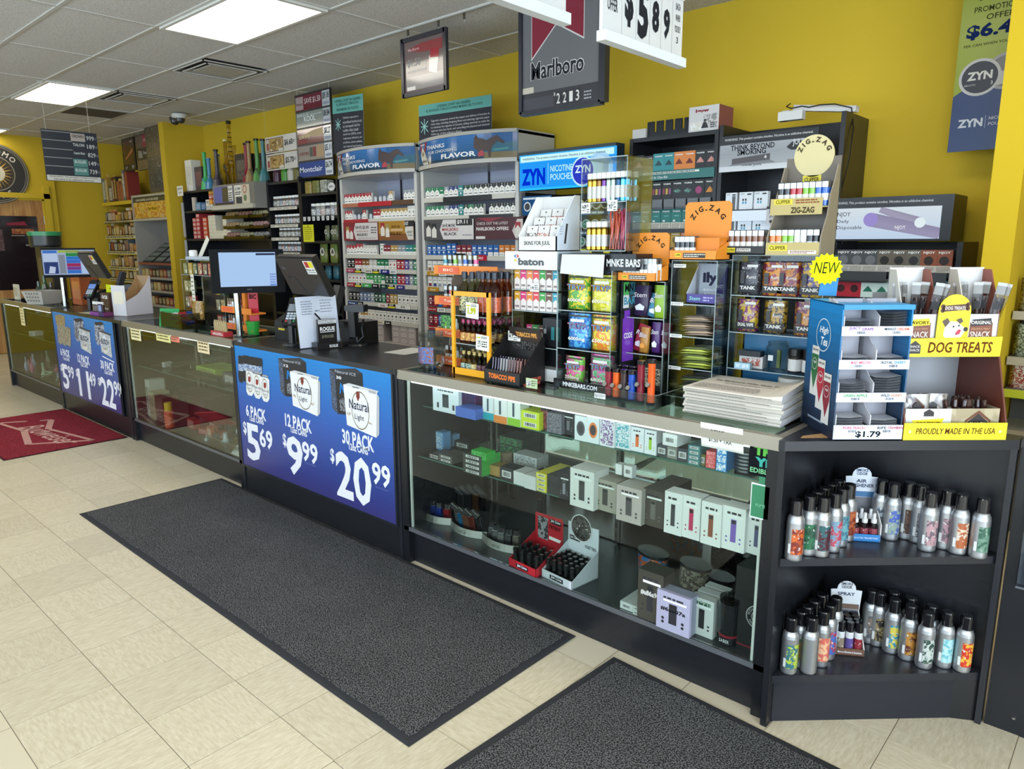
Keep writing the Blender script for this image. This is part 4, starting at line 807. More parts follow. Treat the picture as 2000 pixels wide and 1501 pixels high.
water_pipe('red glass water pipe nearest the black window box',-7.05,YF+.1,zt_,.46,'#8a2038','gloss',lip='#2a1c20');water_pipe('amber and red glass water pipe with dark lip',-6.95,YF+.08,zt_,.47,'#9a7a4a','artfine',lip='#2a1c20');water_pipe('green glass water pipe with dark lip',-6.78,YF+.08,zt_,.48,'#4a8a3a','artfine',lip='#1f2a1c');water_pipe('teal and red striped glass water pipe beside the camel signs',-6.68,YF+.1,zt_,.47,'#3a7a80','artfine',lip='#2a1c20')
for x,c,l in((-6.38,'#4a2c40','purple'),(-6.22,'#4a8a34','green'),(-6.1,'#b9b4a8','pale'),(-5.98,'#6a6434','olive')):
 obj('glass_bottle',MB().lathe([(.045,0),(.048,.01),(.048,.1),(.02,.14),(.018,.18)],c,'gloss',12),None,(x,YF+.08,2.1708),0,'%s glass piece under the white price signs'%l,'glass piece','glass pieces under the price signs')
 # ---------------------------------------------------------------- cigar corner
YC = 2.1
t = thing('cigar_shelves','yellow wall shelves crowded with cigar boxes','shelves',(-11.42,YC,0))
CZ = [2.15,1.87,1.66,1.43,1.2,1.02,.8]
for z in CZ:
 s = obj('shelf',MB().box(0,1.2,0,.38,z-.05 if z!=1.87 else z-.02,z,YEL,'satin'),t)
 if z not in(2.15,):obj('label_strip',MB().box(.02,1.16,-.004,0,z-.042 if z!=1.87 else z-.02,z-.004,'#cfc9a0','paper').lines(.04,1.14,z-.01,1,.1,.022,-.0044,'#6a6240',int(z*100)),s)
r = random.Random(11)
CC = [('#6a2a22','dark red'),('#8a5a34','brown'),('#a8883a','mustard'),('#3a2c26','dark brown'),('#8a3028','red'),('#b9a684','tan'),('#4a4640','charcoal'),('#5a6a70','grey blue')]
sn = {2.15:'highest',1.87:'second',1.66:'third',1.43:'fourth',1.2:'fifth',1.02:'sixth',.8:'lowest'}
for z in CZ:
 x = -11.38;n = 0
 while x<-10.34:
  w = r.uniform(.06,.15);h = r.uniform(.09,.17)if z!=2.15 else r.uniform(.22,.45);c,cn = CC[r.randrange(8)]
  if z==1.87:h = min(h,.14)
  if x+w>-10.28:break
  m = MB().box(0,w,0,.16,0,h,c);m.rect(w*.08,w*.92,h*.12,h*.88,-.0006,c,'artfine',r.choice(('#d8cda8','#c9a050','#a03a30','#e0dac8')))
  if z!=2.15:m.side([(0,0),(0,h*.5),(.05,h*.5)][::-1],0,w,c)
  if r.random()<.5:m.box(w*.1,w*.9,.03,.05,h,h+.04,r.choice(('#d8b060','#b98a4a','#d0c8b0')))
  obj('cigar_box',m,None,(x,YC+.02,z+.0006),r.uniform(-.06,.06),'%s cigar box on the %s yellow shelf'%(cn,sn[z]),'cigar box','cigar boxes on the %s yellow shelf'%sn[z]);x+=w+r.uniform(.008,.025)
  # grey unit with orange header
t = thing('display_shelf','grey display shelf with an orange banner header','shelf unit',(-10.2,YC-.03,0));w = 1.2
for a,b in((0,.03),(w-.03,w)):obj('side_panel',MB().box(a,b,0,.4,0,2.2,'#a39f97','satin'),t)
obj('back_panel',MB().box(.03,w-.03,.385,.4,0,2.2,'#8f8c86','satin'),t)
for z in(2.2,1.88,1.28,1.08,.9,.7):obj('shelf',MB().box(.03,w-.03,.0,.385,z-.03,z,'#b9b09a' if z>1.5 else '#8a4a3a' if z==1.28 else '#9a968e','satin'),t)
hd = MB().rect(.03,w-.03,1.885,2.165,.012,'#c9882a','artwide','#e0b84a').rect(.03,w-.03,2.1,2.165,.0115,'#4a4428').text('LONG BARREL & ROUGH RIDER',.5,2.115,.03,.0105,'#d8d2b0',w=.75,bold=.02).rect(.5,.82,1.97,2.05,.0115,'#e0b030').text('Fort Worth',.66,1.985,.045,.0105,'#4a3414',w=.28,bold=.01)
hd.box(.03,w-.03,.012,.02,1.885,2.165,'#6a5a30',f=None);obj('header_print',hd,t)
for k in range(3):
 m = MB();m.T = mv(.10+k*.35,.03,1.29)@rotx(math.radians(-52));m.box(0,.31,0,.012,0,.42,'#27302c','satin')
 for q in range(4):m.rect(.02,.29,.03+q*.1,.1+q*.1,-.0008,('#2f4a3a','#46564a','#3a3f5a','#56605a')[(q+k)%4],'artfine','#8a948c')
 obj('leaflet_panel',m,None,(-10.2,YC-.03,0),0,'sloping dark green leaflet board on the grey display shelf','leaflet board','sloping leaflet boards')
for z,nm in((1.08,'upper'),(.9,'middle'),(.7,'lower')):
 for k in range(9):
  c,cn = CC[(k*3+int(z*10))%8];cube('cigar_box','%s cigar box on the %s shelf under the leaflet boards'%(cn,nm),'cigar box','cigar boxes under the leaflet boards',-10.1+k*.12,YC,z,.1,.12,.11,c,'#c9b98a')
  # ---------------------------------------------------------------- pouch and vape racks on the right half of the back wall
YV = 2.1
# lit nicotine pouch sign and rack
t = thing('lit_sign','glowing light blue nicotine pouch sign above the pouch rack','sign',(0,2.0,0))
x0,z0 = xz(1015,373,2.0);x1,z1 = xz(1205,288,2.0);z1 = xz(1012,305,2.0)[1];w = x1-x0
t.location = (x0,2.0,z0);h = z1-z0
obj('housing',MB().box(0,w,.004,.09,0,h,'#1c2a34','satin').box(0,w,-.012,.09,h,h+.02,'#20303a','satin'),t)
p = MB().rect(0,w,0,h,0,(.02,.33,.95),'lit').rect(.0,w,h*.78,h,-.001,(.05,.45,.92),'lit').rect(.012,w-.02,h*.8,h*.965,-.002,(.62,.95,1.0),'lit').rect(0,w,0,h*.06,-.001,(.03,.55,1.1),'lit')
p.disc(.68*w,.42*h,.1,-.0025,(.55,.85,1),'lit').disc(.68*w,.42*h,.088,-.003,(.03,.05,.55),'lit').disc(.84*w,.45*h,.11,-.002,(.35,.62,.9),'lit').disc(.84*w,.45*h,.085,-.0022,(.5,.75,.95),'lit')
obj('lit_panel',p,t)
l = MB().text('ZYN',.025,.14*h,.115,-.004,(.0,.03,.65),w=.26*w,al='l',mat='lit',bold=.05).text('NICOTINE',.345*w,.47*h,.042,-.004,(.6,.95,1),w=.23*w,al='l',mat='lit',bold=.01).text('POUCHES',.345*w,.24*h,.042,-.004,(.6,.95,1),w=.23*w,al='l',mat='lit',bold=.01).rect(.318*w,.322*w,.15*h,.72*h,-.004,(.5,.9,1),'lit')
l.text('WARNING: This product contains nicotine. Nicotine is an addictive chemical.',w*.47,h*.835,.02,-.004,'#35505c',w=.86*w).text('ZYN',.68*w,.38*h,.05,-.005,(.7,.9,1),w=.13,mat='lit',bold=.03)
obj('lettering',l,t)
cupboard('pouch_rack','black rack of round nicotine pouch cans under the lit blue sign',-2.84,-1.955,1.9,(.6,.9,1.15,1.35,1.5,1.62,1.755),y=YF)
canm = {}
for k,(c,c2)in{'black':('#26282a','#e6e6e2'),'grey':('#8d9094','#e6e6e2'),'green':('#1f7a5a','#e6ece6'),'blue':('#2a6aa8','#e6ecf2')}.items():
 m = MB();m.T = mv(0,0,.037)@rotx(math.radians(80));m.lathe([(.034,-.011),(.0355,-.008),(.0355,.007),(.033,.0105)],'#dcdcd8','satin',16)
 m.add([(.0285*math.cos(a*math.pi/8),.0285*math.sin(a*math.pi/8),.0108)for a in range(16)],[tuple(range(16))],c,'card')
 v,f,e = glyphs('ZYN',.02);m.add([((q[0]-e[0]/2)*.017,(q[1]-e[1]/2)*.017,.0112)for q in v],f,c2,'paper');canm[k] = m.mesh('pouch_can')
for z,cs,nm in((1.755,['black']*3+['grey']*1+['black']*5,'top row'),(1.62,['green']*3+['grey']*4+['blue']*3,'second row'),(1.5,['green']*10,'third row'),(1.35,['blue','grey']*5,'fourth row')):
 for i,c in enumerate(cs):
  x = (-2.55 if z>1.7 else-2.42 if z>1.6 else-2.75)+i*(.0735)
  if x<-2.0:obj('pouch_can',canm[c],None,(x,YF+.03,z+.0008),0,'%s nicotine pouch can, %s under the lit blue sign'%(c,nm),'can','pouch cans, %s'%nm)
for(a,b,z0_,z1_,c,l_)in((-2.84,-2.56,1.735,1.87,'#24507f','blue printed card with a price at the rack edge'),(-2.5,-2.0,1.585,1.612,'#2f5a8a','blue strip under the second row of pouch cans'),(-2.45,-2.05,1.72,1.748,'#3a5f80','blue grey strip under the top row of pouch cans'),(-2.35,-2.05,1.44,1.49,'#d8cf3a','yellow price strip under the pouch cans')):
 m = MB().box(0,b-a,-.004,0,0,z1_-z0_,c,'paper');
 if b-a<.3 and z1_-z0_>.1:m.rect(.01,b-a-.01,.11,.125,-.0045,'#c9d2da').disc(.05,.06,.035,-.0045,'#d9dcde',n=12).disc(.05,.06,.026,-.005,'#2a2c30',n=12).text('$4.99',.2,.07,.026,-.005,'#eef0f2',w=.1,bold=.03)
 else:m.lines(.01,b-a-.02,(z1_-z0_)*.8,1,.1,(z1_-z0_)*.5,-.0045,'#cfd6da' if c!='#d8cf3a' else '#3a3820',3)
 obj('rail_strip',m,None,(a,YF-.001,z0_),0,l_,'rail strip','strips on the pouch rack')
 # vape box rack with teal rails
cupboard('vape_rack','black rack of small teal, orange and black vape boxes',-1.945,-1.315,2.2,(.6,.95,1.2,1.4,1.5,1.62,1.80,1.985,2.2),y=YV,d=.385)
def vbox(c,c2,w,h,txt='vuse',foot=None,d=.035,tcol='#e6e6e2',shape='drop'):
 m = MB().box(-w/2,w/2,0,d,0,h,c);
 if foot:m.rect(-w/2,w/2,0,h*.3,-.0004,foot).lines(-w*.4,w*.4,h*.24,4,h*.06,h*.025,-.0008,'#6a6862',2)
 cz = .45*h if not foot else.52*h
 if shape=='drop':m.pol([(-.34*w,cz-.14*h),(.34*w,cz-.14*h),(.2*w,cz+.02*h),(.0,cz+.17*h),(-.2*w,cz+.0*h)],-.0005,c2)
 if shape=='dia':m.pol([(-.36*w,cz),(0,cz-.13*h),(.36*w,cz),(0,cz+.13*h)],-.0005,c2,'artfine',c)
 if shape=='dot':m.disc(0,cz,.3*w,-.0005,c2,n=14)
 if shape=='bars':
  for k,q in enumerate((-.3,0,.3)):m.rect((q-.1)*w,(q+.1)*w,cz-.15*h,cz+.15*h,-.0005,(c2,'#c9a840','#8a4a80')[k])
 if shape=='bit':m.rect(-.3*w,-.08*w,.34*h,.42*h,-.0006,'#e0e6e2').rect(-.2*w,.25*w,.6*h,.63*h,-.0006,'#7ac0b4')
 m.text(txt,0,.8*h,.1*h,-.001,tcol,w=.72*w,bold=.03);return m
VR = 'rack with teal rails'
def vrow(items,x0,x1,z,y,nm,name='vape_box',cat='vape box'):
 n = len(items)
 for i,it in enumerate(items):
  if it is None:continue
  m,cn = it;obj(name,m.mesh(name)if isinstance(m,MB)else m,None,(x0+(x1-x0)*(i+.5)/n,y,z+.0006),random.uniform(-.05,.05)if it else 0,'%s vape box, %s'%(cn,nm),cat,'vape boxes, '+nm)
tb = vbox('#2f8a90','#173f44',.078,.108).mesh('v');ob = vbox('#d8803a','#6a2018',.078,.108).mesh('v');kb = vbox('#232428','#c98a80',.078,.108).mesh('v');k0 = vbox('#2a2a30','#55555c',.07,.1,shape='none').mesh('v')
vrow([(kb,'dark'),(k0,'black'),(tb,'teal'),(tb,'teal'),(ob,'orange'),(ob,'orange'),(kb,'black and pink'),(kb,'black and pink')],-1.92,-1.33,1.985,YV+.02,'top row, rack with the teal rail')
gd = vbox('#1c1d21','#3f8a74',.076,.12,shape='dia').mesh('v');mg = vbox('#1c1d21','#9a3a6a',.076,.12,shape='dot').mesh('v');br = vbox('#1c1d21','#8a3a4a',.076,.12,shape='bars').mesh('v');og = vbox('#1c1d21','#d0882a',.076,.12).mesh('v')
vrow([(k0,'plain black'),(gd,'black and grey'),(br,'black striped'),(br,'black striped'),(gd,'black and green'),(gd,'black and green'),(mg,'black and magenta'),(og,'black and orange')],-1.93,-1.33,1.80,YV+.02,'second row, rack with the teal rail')
tg = vbox('#17706c','#0f4f4c',.072,.13,foot='#c9c4b6',shape='bit').mesh('v')
vrow([(tg,'teal and cream')]*8,-1.93,-1.33,1.62,YV+.02,'third row, rack with the teal rail')
yb = vbox('#b08f3a','#6a5420',.07,.1,shape='dot').mesh('v');pb = vbox('#d07a52','#e0a080',.07,.1,shape='none').mesh('v')
vrow([(yb,'mustard'),(pb,'salmon'),(yb,'mustard'),(yb,'mustard'),(yb,'mustard'),(pb,'salmon'),(pb,'salmon'),(yb,'mustard')],-1.93,-1.33,1.5,YV+.02,'fourth row, rack with the teal rail')
for(z0_,z1_,c)in((1.925,1.982,'#1f6a66'),):
 m = MB().box(0,.6,-.006,0,0,z1_-z0_,c,'satin').rect(.1,.5,.038,.05,-.0065,'#dfe2da').lines(.11,.49,.047,1,.1,.006,-.007,'#50605c',4).text('All In One Kit',.15,.01,.016,-.007,'#dfe8e4',w=.13,al='l');obj('rail_strip',m,None,(-1.93,YV-.001,z0_),0,'teal rail with white lettering under the top row of vape boxes','rail strip','teal rail')
for i in range(7):obj('card_pocket',MB().box(0,.074,-.012,-.008,0,.05,'#5a5c60','satin').box(0,.074,-.008,0,-.012,0,'#3a3c40','satin').lines(.008,.066,.04,3,.012,.003,-.0125,'#8a8c90',i),None,(-1.92+i*.084,YV-.002,1.755),0,'grey card pocket under the second row of vape boxes','card pocket','card pockets')
# black strip display, white carton, small white box on top
m = MB().box(0,.36,0,.12,0,.035,'#17181c','satin').box(.31,.36,.04,.12,.035,.1,'#1c1d21','satin')
t = thing('strip_holder','empty black toothed display strip on top of the vape rack','display',(-1.86,YV+.05,2.2006));obj('base',m,t)
for k in range(5):obj('tooth',MB().box(.015+k*.067,.065+k*.067,0,.01,.035,.1,'#17181c','satin'),t)
cube('white_box','small plain white box at the end of the vape rack top','box',None,-1.895,YV+.03,2.2,.1,.1,.06,'#c9c5c0')
m = MB().box(0,.2,0,.19,0,.15,'#d0ccca',r='#8a4a50',t='#dedad6').rect(.01,.09,.01,.06,-.0006,'#dcd4ca','art','#e8e6e2').rect(.1,.19,.03,.1,-.0006,'#c9c5c2','art','#8a8886')
m.text('Igow',.09,.108,.026,-.0012,'#8a2430',w=.09,bold=.04).pol([(.085,.02),(.135,.02),(.118,.055),(.1,.055)],-.0012,'#2a2a2c').disc(.11,.065,.008,-.0012,'#2a2a2c',n=8).lines(.145,.19,.05,3,.012,.007,-.0012,'#55555a',2)
obj('carton',m,None,(-1.535,YV+.03,2.2008),0,'shrink-wrapped white carton with dark red sides on the vape rack','carton')
# white vape rack
cupboard('vape_rack','black rack with glowing white shelves of white vape boxes',-1.31,-.585,2.22,(.6,.95,1.25,1.4,1.575,1.725),y=YV,d=.385)
x0,z0 = xz(1404,337,YV-.02);x1,_ = xz(1596,300,YV-.02);w = x1-x0;z1 = xz(1404,268,YV-.02)[1];h = z1-z0
t = thing('vape_advert','grey advert of a dark vape reading think beyond smoking','sign',(x0,YV-.02,z0))
m = MB()
for k in range(10):g_ = 150+int(18*abs(k-6)/6)+(40 if k<2 else 0);m.rect(0,w,.75*h*k/10,.75*h*(k+1)/10,0,'#%02x%02x%02x'%(g_,g_+2,g_+6),'satin')
m.rect(0,w,.75*h,h,0,'#1a1b1f','satin').box(0,w,0,.012,0,h,'#2a2b30',f=None);obj('card',m,t)
l = MB().text('WARNING: This product contains nicotine. Nicotine is an addictive chemical.',.5*w,.84*h,.017,-.001,'#d0d0d0',w=.9*w).text('THINK BEYOND',.35*w,.575*h,.03,-.001,'#26272b',w=.46*w,bold=.015).text('SMOKING',.345*w,.435*h,.03,-.001,'#26272b',w=.3*w,bold=.015).text('THINK JUUL',.35*w,.1*h,.017,-.001,'#3a3b40',w=.22*w)
l.pol([(.14*w,.2*h),(.54*w,.26*h),(.54*w,.43*h),(.14*w,.35*h)],-.0015,'#4a4648','satin').pol([(.48*w,.33*h),(.495*w,.3*h),(.51*w,.33*h),(.495*w,.4*h)],-.002,'#c9c6c4').pol([(.1*w,.16*h),(.6*w,.18*h),(.54*w,.26*h),(.14*w,.2*h)],-.0012,'#7d7d82')
l.pol([(.70*w,.55*h),(.75*w,.47*h),(.9*w,.47*h),(.95*w,.6*h),(.9*w,.72*h),(.75*w,.68*h)],-.0012,'#1d1e22').text('JUUL',.82*w,.55*h,.03,-.002,'#dedede',w=.12*w);obj('lettering',l,t)
def jbox(w,dots):
 m = MB().box(-w/2,w/2,0,.03,0,.1,'#dfe4ea');m.text('JUUL',-.25*w,.084,.007,-.0008,'#6a7078',w=.3*w).rect(.1*w,.4*w,.083,.091,-.0008,'#2a2c30')
 if dots==0:m.rect(.1*w,.4*w,.0,.08,-.0008,'#5a5c62')
 for i in range(dots):m.rect((-.25+.2*(i%4))*w,(-.13+.2*(i%4))*w,.05,.062,-.0008,'#1d2024').rect((-.25+.2*(i%4))*w,(-.13+.2*(i%4))*w,.032,.046,-.0008,'#4a9ab8')
 return m.mesh('v')
j0,j2,j4 = jbox(.07,0),jbox(.085,2),jbox(.1,4)
for z,its,nm in((1.725,[(j0,'slim striped white'),(j2,'white two-dot'),(j2,'white two-dot'),None,(j4,'white four-dot'),(j2,'white two-dot'),(j4,'white four-dot')],'upper glowing shelf'),(1.575,[(j0,'slim striped white'),(j2,'white two-dot'),(j2,'white two-dot'),(j4,'white four-dot'),(j4,'white four-dot'),(j2,'white two-dot'),(j2,'white two-dot')],'lower glowing shelf')):
 vrow(its,-1.27,-.62,z,YV+.02,nm)
 t = thing('shelf_front','glowing white shelf front under the white vape boxes, '+nm,'shelf light',(-1.3,YV,z-.068),0,'glowing shelf fronts');obj('lit_face',MB().box(0,.7,-.02,-.002,0,.06,(.72,.86,1.0),'lit'),t);obj('lettering',MB().text('JUUL',.06,.018,.024,-.0205,'#9aa0a8',w=.06),t)
 obj('info_card',MB().box(0,.17,-.004,0,0,.1,'#c9cacc','paper').rect(0,.17,.085,.1,-.0045,'#2a2b30').text('JUUL DEVICE',.085,.06,.016,-.005,'#2a2b30',w=.14,bold=.01).text('JUULPODS',.085,.035,.016,-.005,'#2a2b30',w=.13,bold=.01).disc(.03,.015,.01,-.005,'#2a2b30',n=8),None,(-.98,YV-.021,z-.09),0,'grey info card on the '+nm,'card','info cards')
 # power strip and tubes on top
t = thing('power_strip','white power strip and tube light with black cables on the rack top','power strip',(-1.0,YV+.1,2.221))
obj('strip',MB().box(0,.14,0,.05,.0,.05,'#d6d4d0','satin').box(.02,.06,.005,.045,.05,.056,'#b9b7b3'),t);m = MB();m.T = mv(.06,.06,.06)@rotz(-.08)@roty(.14);m.box(0,.36,0,.05,0,.02,'#dcdad8','satin').box(0,.36,.004,.045,.02,.032,'#c9c7c6','satin');obj('tube_light',m,t)
obj('stand',MB().box(.01,.05,.01,.04,-.0,.0005,'#b9b7b3'),t)
obj('cable',MB().tube([(.07,-.0,.09),(.05,-.01,.075),(.08,-.015,.06),(.14,-.012,.065),(.18,-.01,.055),(.24,-.012,.06),(.32,-.01,.055),(.40,.02,.03),(.425,.0,-.08),(.43,-.05,-.25),(.41,-.08,-.45),(.43,-.05,-.7)],.004,'#17181a','plastic',6),t)
# vape disposable rack: lit sign on a black cabinet
t = thing('lit_sign','lit sign of two lilac vapes on the rack by the yellow wall','sign',(0,YV,0));x0,z0 = xz(1627,467,YV);x1 = xz(1834,465,YV)[0];z1 = xz(1627,408,YV)[1];w = x1-x0;h = z1-z0;t.location = (x0,YV,z0)
obj('housing',MB().box(-.02,w+.05,.004,.3,-.01,h+.055,'#17181b','black'),t);obj('face_frame',MB().box(-.02,w+.05,-.004,.004,h,h+.055,'#1a1b1e','satin').box(w,w+.05,-.004,.004,-.01,h,'#1a1b1e','satin'),t)
p = MB()
for k in range(8):q = .45+.035*k;p.rect(0,w,h*k/8,h*(k+1)/8,-.001,(.52+.02*k,.64+.015*k,.80),'lit')
def stick(a,b,r0,c,c2):
 (ax,az),(bx,bz) = a,b;L = math.hypot(bx-ax,bz-az);nx,nz = -(bz-az)/L*r0,(bx-ax)/L*r0
 for k in range(6):u0,u1 = -1+k/3,-1+(k+1)/3;s_ = 1-.12*abs(u0+.5);p.pol([(ax+nx*u0,az+nz*u0),(bx+nx*u0,bz+nz*u0),(bx+nx*u1,bz+nz*u1),(ax+nx*u1,az+nz*u1)],-.002-(.001 if r0>.03 else 0),tuple(v*s_ for v in c),'lit')
 p.disc(*(a if c2 else b),r0,-.0035-(.001 if r0>.03 else 0),(.75,.85,.88)if not c2 else(.32,.27,.62),'lit')
stick((.45*w,h*1.0),(.82*w,h*.5),.026,(.36,.34,.47),False);stick((.36*w,h*.62),(1.0*w,h*.12),.036,(.32,.30,.45),True)
p.v = [(min(max(x,0),w),y_,min(max(z,0),h))for x,y_,z in p.v];obj('lit_panel',p,t)
l = MB().text('WARNING: This product contains nicotine. Nicotine is an addictive chemical.',.45*w,h+.018,.017,-.006,'#c9c9cc',w=.95*w).text('NJOY',.03*w,.7*h,.022,-.006,'#2a2a34',w=.13*w,al='l',bold=0).text('Daily',.03*w,.5*h,.022,-.006,'#2a2a34',w=.12*w,al='l',bold=0).text('Disposable',.03*w,.29*h,.024,-.006,'#2a2a34',w=.25*w,al='l',bold=0).text('NJOY',.65*w,.27*h,.018,-.007,(.8,.8,.85),w=.1*w,mat='lit',sk=-.1);obj('lettering',l,t)
cupboard('vape_rack','black rack of brown, grey and red vape boxes by the yellow wall',-.605,.025,1.53,(.5,.75,.95,1.1,1.235,1.375),y=YV,d=.385)
gb = vbox('#44464a','#6a6c70',.085,.115,'NJOY',foot='#c6c0b6',shape='dot').mesh('v');bb = vbox('#5f574c','#1f1c1a',.075,.115,'NJOY',foot='#c9c4ba',shape='dot').mesh('v');rb = vbox('#8a4a30','#2a1c16',.075,.115,'NJOY',foot='#c9c0b4',shape='dot').mesh('v')
vrow([(gb,'charcoal and cream'),(gb,'charcoal and cream'),(gb,'charcoal and cream'),(bb,'brown grey'),(bb,'brown grey'),(bb,'brown grey'),(rb,'copper'),(rb,'copper')],-.58,-.02,1.375,YV+.02,'row under the lit lilac sign')
rr = vbox('#b02434','#3a1418',.07,.1,'NJOY',shape='dot').mesh('v');gg = vbox('#cfe0d8','#1f6a54',.075,.1,'NJOY',shape='drop',tcol='#1f6a54').mesh('v');te = vbox('#2f6a70','#173a3e',.075,.1,'NJOY',shape='dot').mesh('v');kk = vbox('#1d1e22','#3a3b40',.075,.1,'NJOY',shape='none').mesh('v')
vrow([(rr,'red'),(rr,'red'),(gg,'white and green'),(gg,'white and green'),(te,'teal'),(kk,'black'),(kk,'black'),(te,'teal')],-.58,-.02,1.235,YV+.02,'second row by the yellow wall')
for k in range(2):obj('card_pocket',MB().box(0,.27,-.01,-.006,0,.05,'#3f4144','satin').box(0,.27,-.006,0,-.008,0,'#2a2b2e','satin'),None,(-.58+k*.28,YV-.002,1.325),0,'dark card pocket under the charcoal and copper vape boxes','card pocket','dark card pockets')
# shelf beyond the pier, at the picture edge
t = thing('snack_shelf','grey gondola shelf of packets beyond the yellow pier','shelf unit',(.27,YV,0))
obj('back_panel',MB().box(0,.5,.3,.32,0,1.75,'#6a6a68','satin'),t)
for z in(1.2,.98,.82,.62):s = obj('shelf',MB().box(0,.5,-.02,.3,z-.02,z,'#a8a69a','satin'),t);obj('label_strip',MB().box(0,.5,-.03,-.02,z-.035,z+.005,'#c9cf3a' if z==.82 else '#b9ad94','satin'),s)
for z,c,c2,n in((1.2,'#6a5a3a','#c9b98a','tan'),(.98,'#3a4a34','#b9c0a0','dark green'),(.98,'#8a7a4a','#d8cfa8','ochre'),(.82,'#a3301f','#e8e0d0','red')):
 for k in range(2):obj('snack_packet',pouch(.14,.16,c,c2),None,(.35+k*.16+(.03 if n=='ochre' else 0),YV+(.1 if n=='ochre' else.04),z+.0005),0,'%s snack packet on the shelf beyond the yellow pier'%n,'packet','packets beyond the pier')
 # ---------------------------------------------------------------- hanging signs
def hang(parent,pts,top,col='#c9c5bc',r=.002):
 for p in pts:obj('hanging_wire',MB().tube([p,(p[0],p[1],top)],r,col,'satin',5),parent)
 # large framed sign with red roof
t = thing('cigarette_sign','large black framed grey sign with a red roof shape above the counter','sign',(-2.353,1.48,2.325));w = .611;h = .70
m = MB().rect(0,w,0,h,0,'#67676a','gloss').box(0,w,0,.03,0,h,'#26262c',f=None);obj('panel',m,t)
f = MB()
for a in((-.012,.014,0,h),(w-.014,w+.03,0,h),(0,w,-.012,.012),(0,w,h-.01,h+.014)):f.box(a[0],a[1],-.012,.034,a[2],a[3],'#24262e','satin')
obj('frame',f,t)
p = MB().pol([(.085,.30),(.28,.475),(.485,.36),(.485,h-.01),(.085,h-.01)],-.001,'#c6c2c0').pol([(.09,.315),(.28,.485),(.48,.372),(.48,h-.012),(.09,h-.012)],-.0015,'#7d2436','gloss').rect(0,w,.0,.115,-.0012,'#2c2d33','satin').rect(.02,.26,.02,.085,-.0016,'#3c3d44','satin').rect(.015,.105,.115,.15,-.002,'#bdb5a2')
obj('roof_emblem',p,t)
l = MB().text('Marlboro',.285,.185,.105,-.002,'#cfcac6',w=.41,bold=.055).text('Marlboro',.285,.187,.1,-.0028,'#2a2c32',w=.40,bold=.02)
for k,c in enumerate('2213'):l.rect(.278+k*.048,.32+k*.048,.02,.098,-.002,'#1d1e24').text(c,.299+k*.048,.03,.058,-.0028,'#d9d6d0',w=.026,bold=.01)
l.text('$',.27,.075,.018,-.0028,'#d9d6d0').lines(.49,.545,.075,3,.018,.008,-.0028,'#a9a9ac',2);obj('lettering',l,t)
hang(t,[(.1,.01,h),(.5,.01,h)],HC-2.325)
# promotional poster in a frame
t = thing('framed_poster','small framed glossy cigarette poster hanging on chains','poster',(-3.485,1.48,2.578));w = .452;h = .372
obj('print',MB().rect(0,w,0,h,0,'#6a5a58','gloss').rect(.03,.43,.03,.12,-.0006,'#8d8684','gloss').rect(.04,.25,.14,.22,-.0006,'#57504e','gloss').pol([(.04,.3),(.2,.33),(.42,.33),(.42,.26),(.2,.27)],-.0007,'#8a3a3c','gloss').pol([(.28,.13),(.36,.11),(.38,.22),(.34,.26),(.28,.23)],-.001,'#c9c0b4','gloss').pol([(.29,.22),(.38,.21),(.385,.27),(.3,.28)],-.0012,'#9a2430','gloss').rect(.04,.13,.03,.055,-.001,'#cfc8c2').box(0,w,.0,.012,0,h,'#2a2a2e',f=None),t)
obj('lettering',MB().text('$1.50',.12,.18,.05,-.0012,'#8d8a86',w=.14).text('OFF ANY 2 PACKS OF',.15,.145,.016,-.0012,'#c9c4be',w=.2).text('Marlboro',.12,.29,.02,-.0014,'#c9a8a4',w=.12),t)
f = MB()
for a in((-.012,.016,-.012,h+.012),(w-.016,w+.012,-.012,h+.012),(0,w,-.012,.016),(0,w,h-.016,h+.012)):f.box(a[0],a[1],-.012,.014,a[2],a[3],'#2b2b33','satin')
obj('frame',f,t)
for x in(.06,w-.07):
 m = MB()
 for k in range(3):m.tube([(x+.004*math.cos(a*1.05),.004*math.sin(a*1.05)*(k%2),h+.02+k*.014+.009*math.sin(a*1.05))for a in range(7)],.0015,'#b9b6ae','metal',4)
 obj('chain',m.tube([(x,0,h+.01),(x,0,HC-2.578)],.0016,'#c9c6be','metal',4),t)
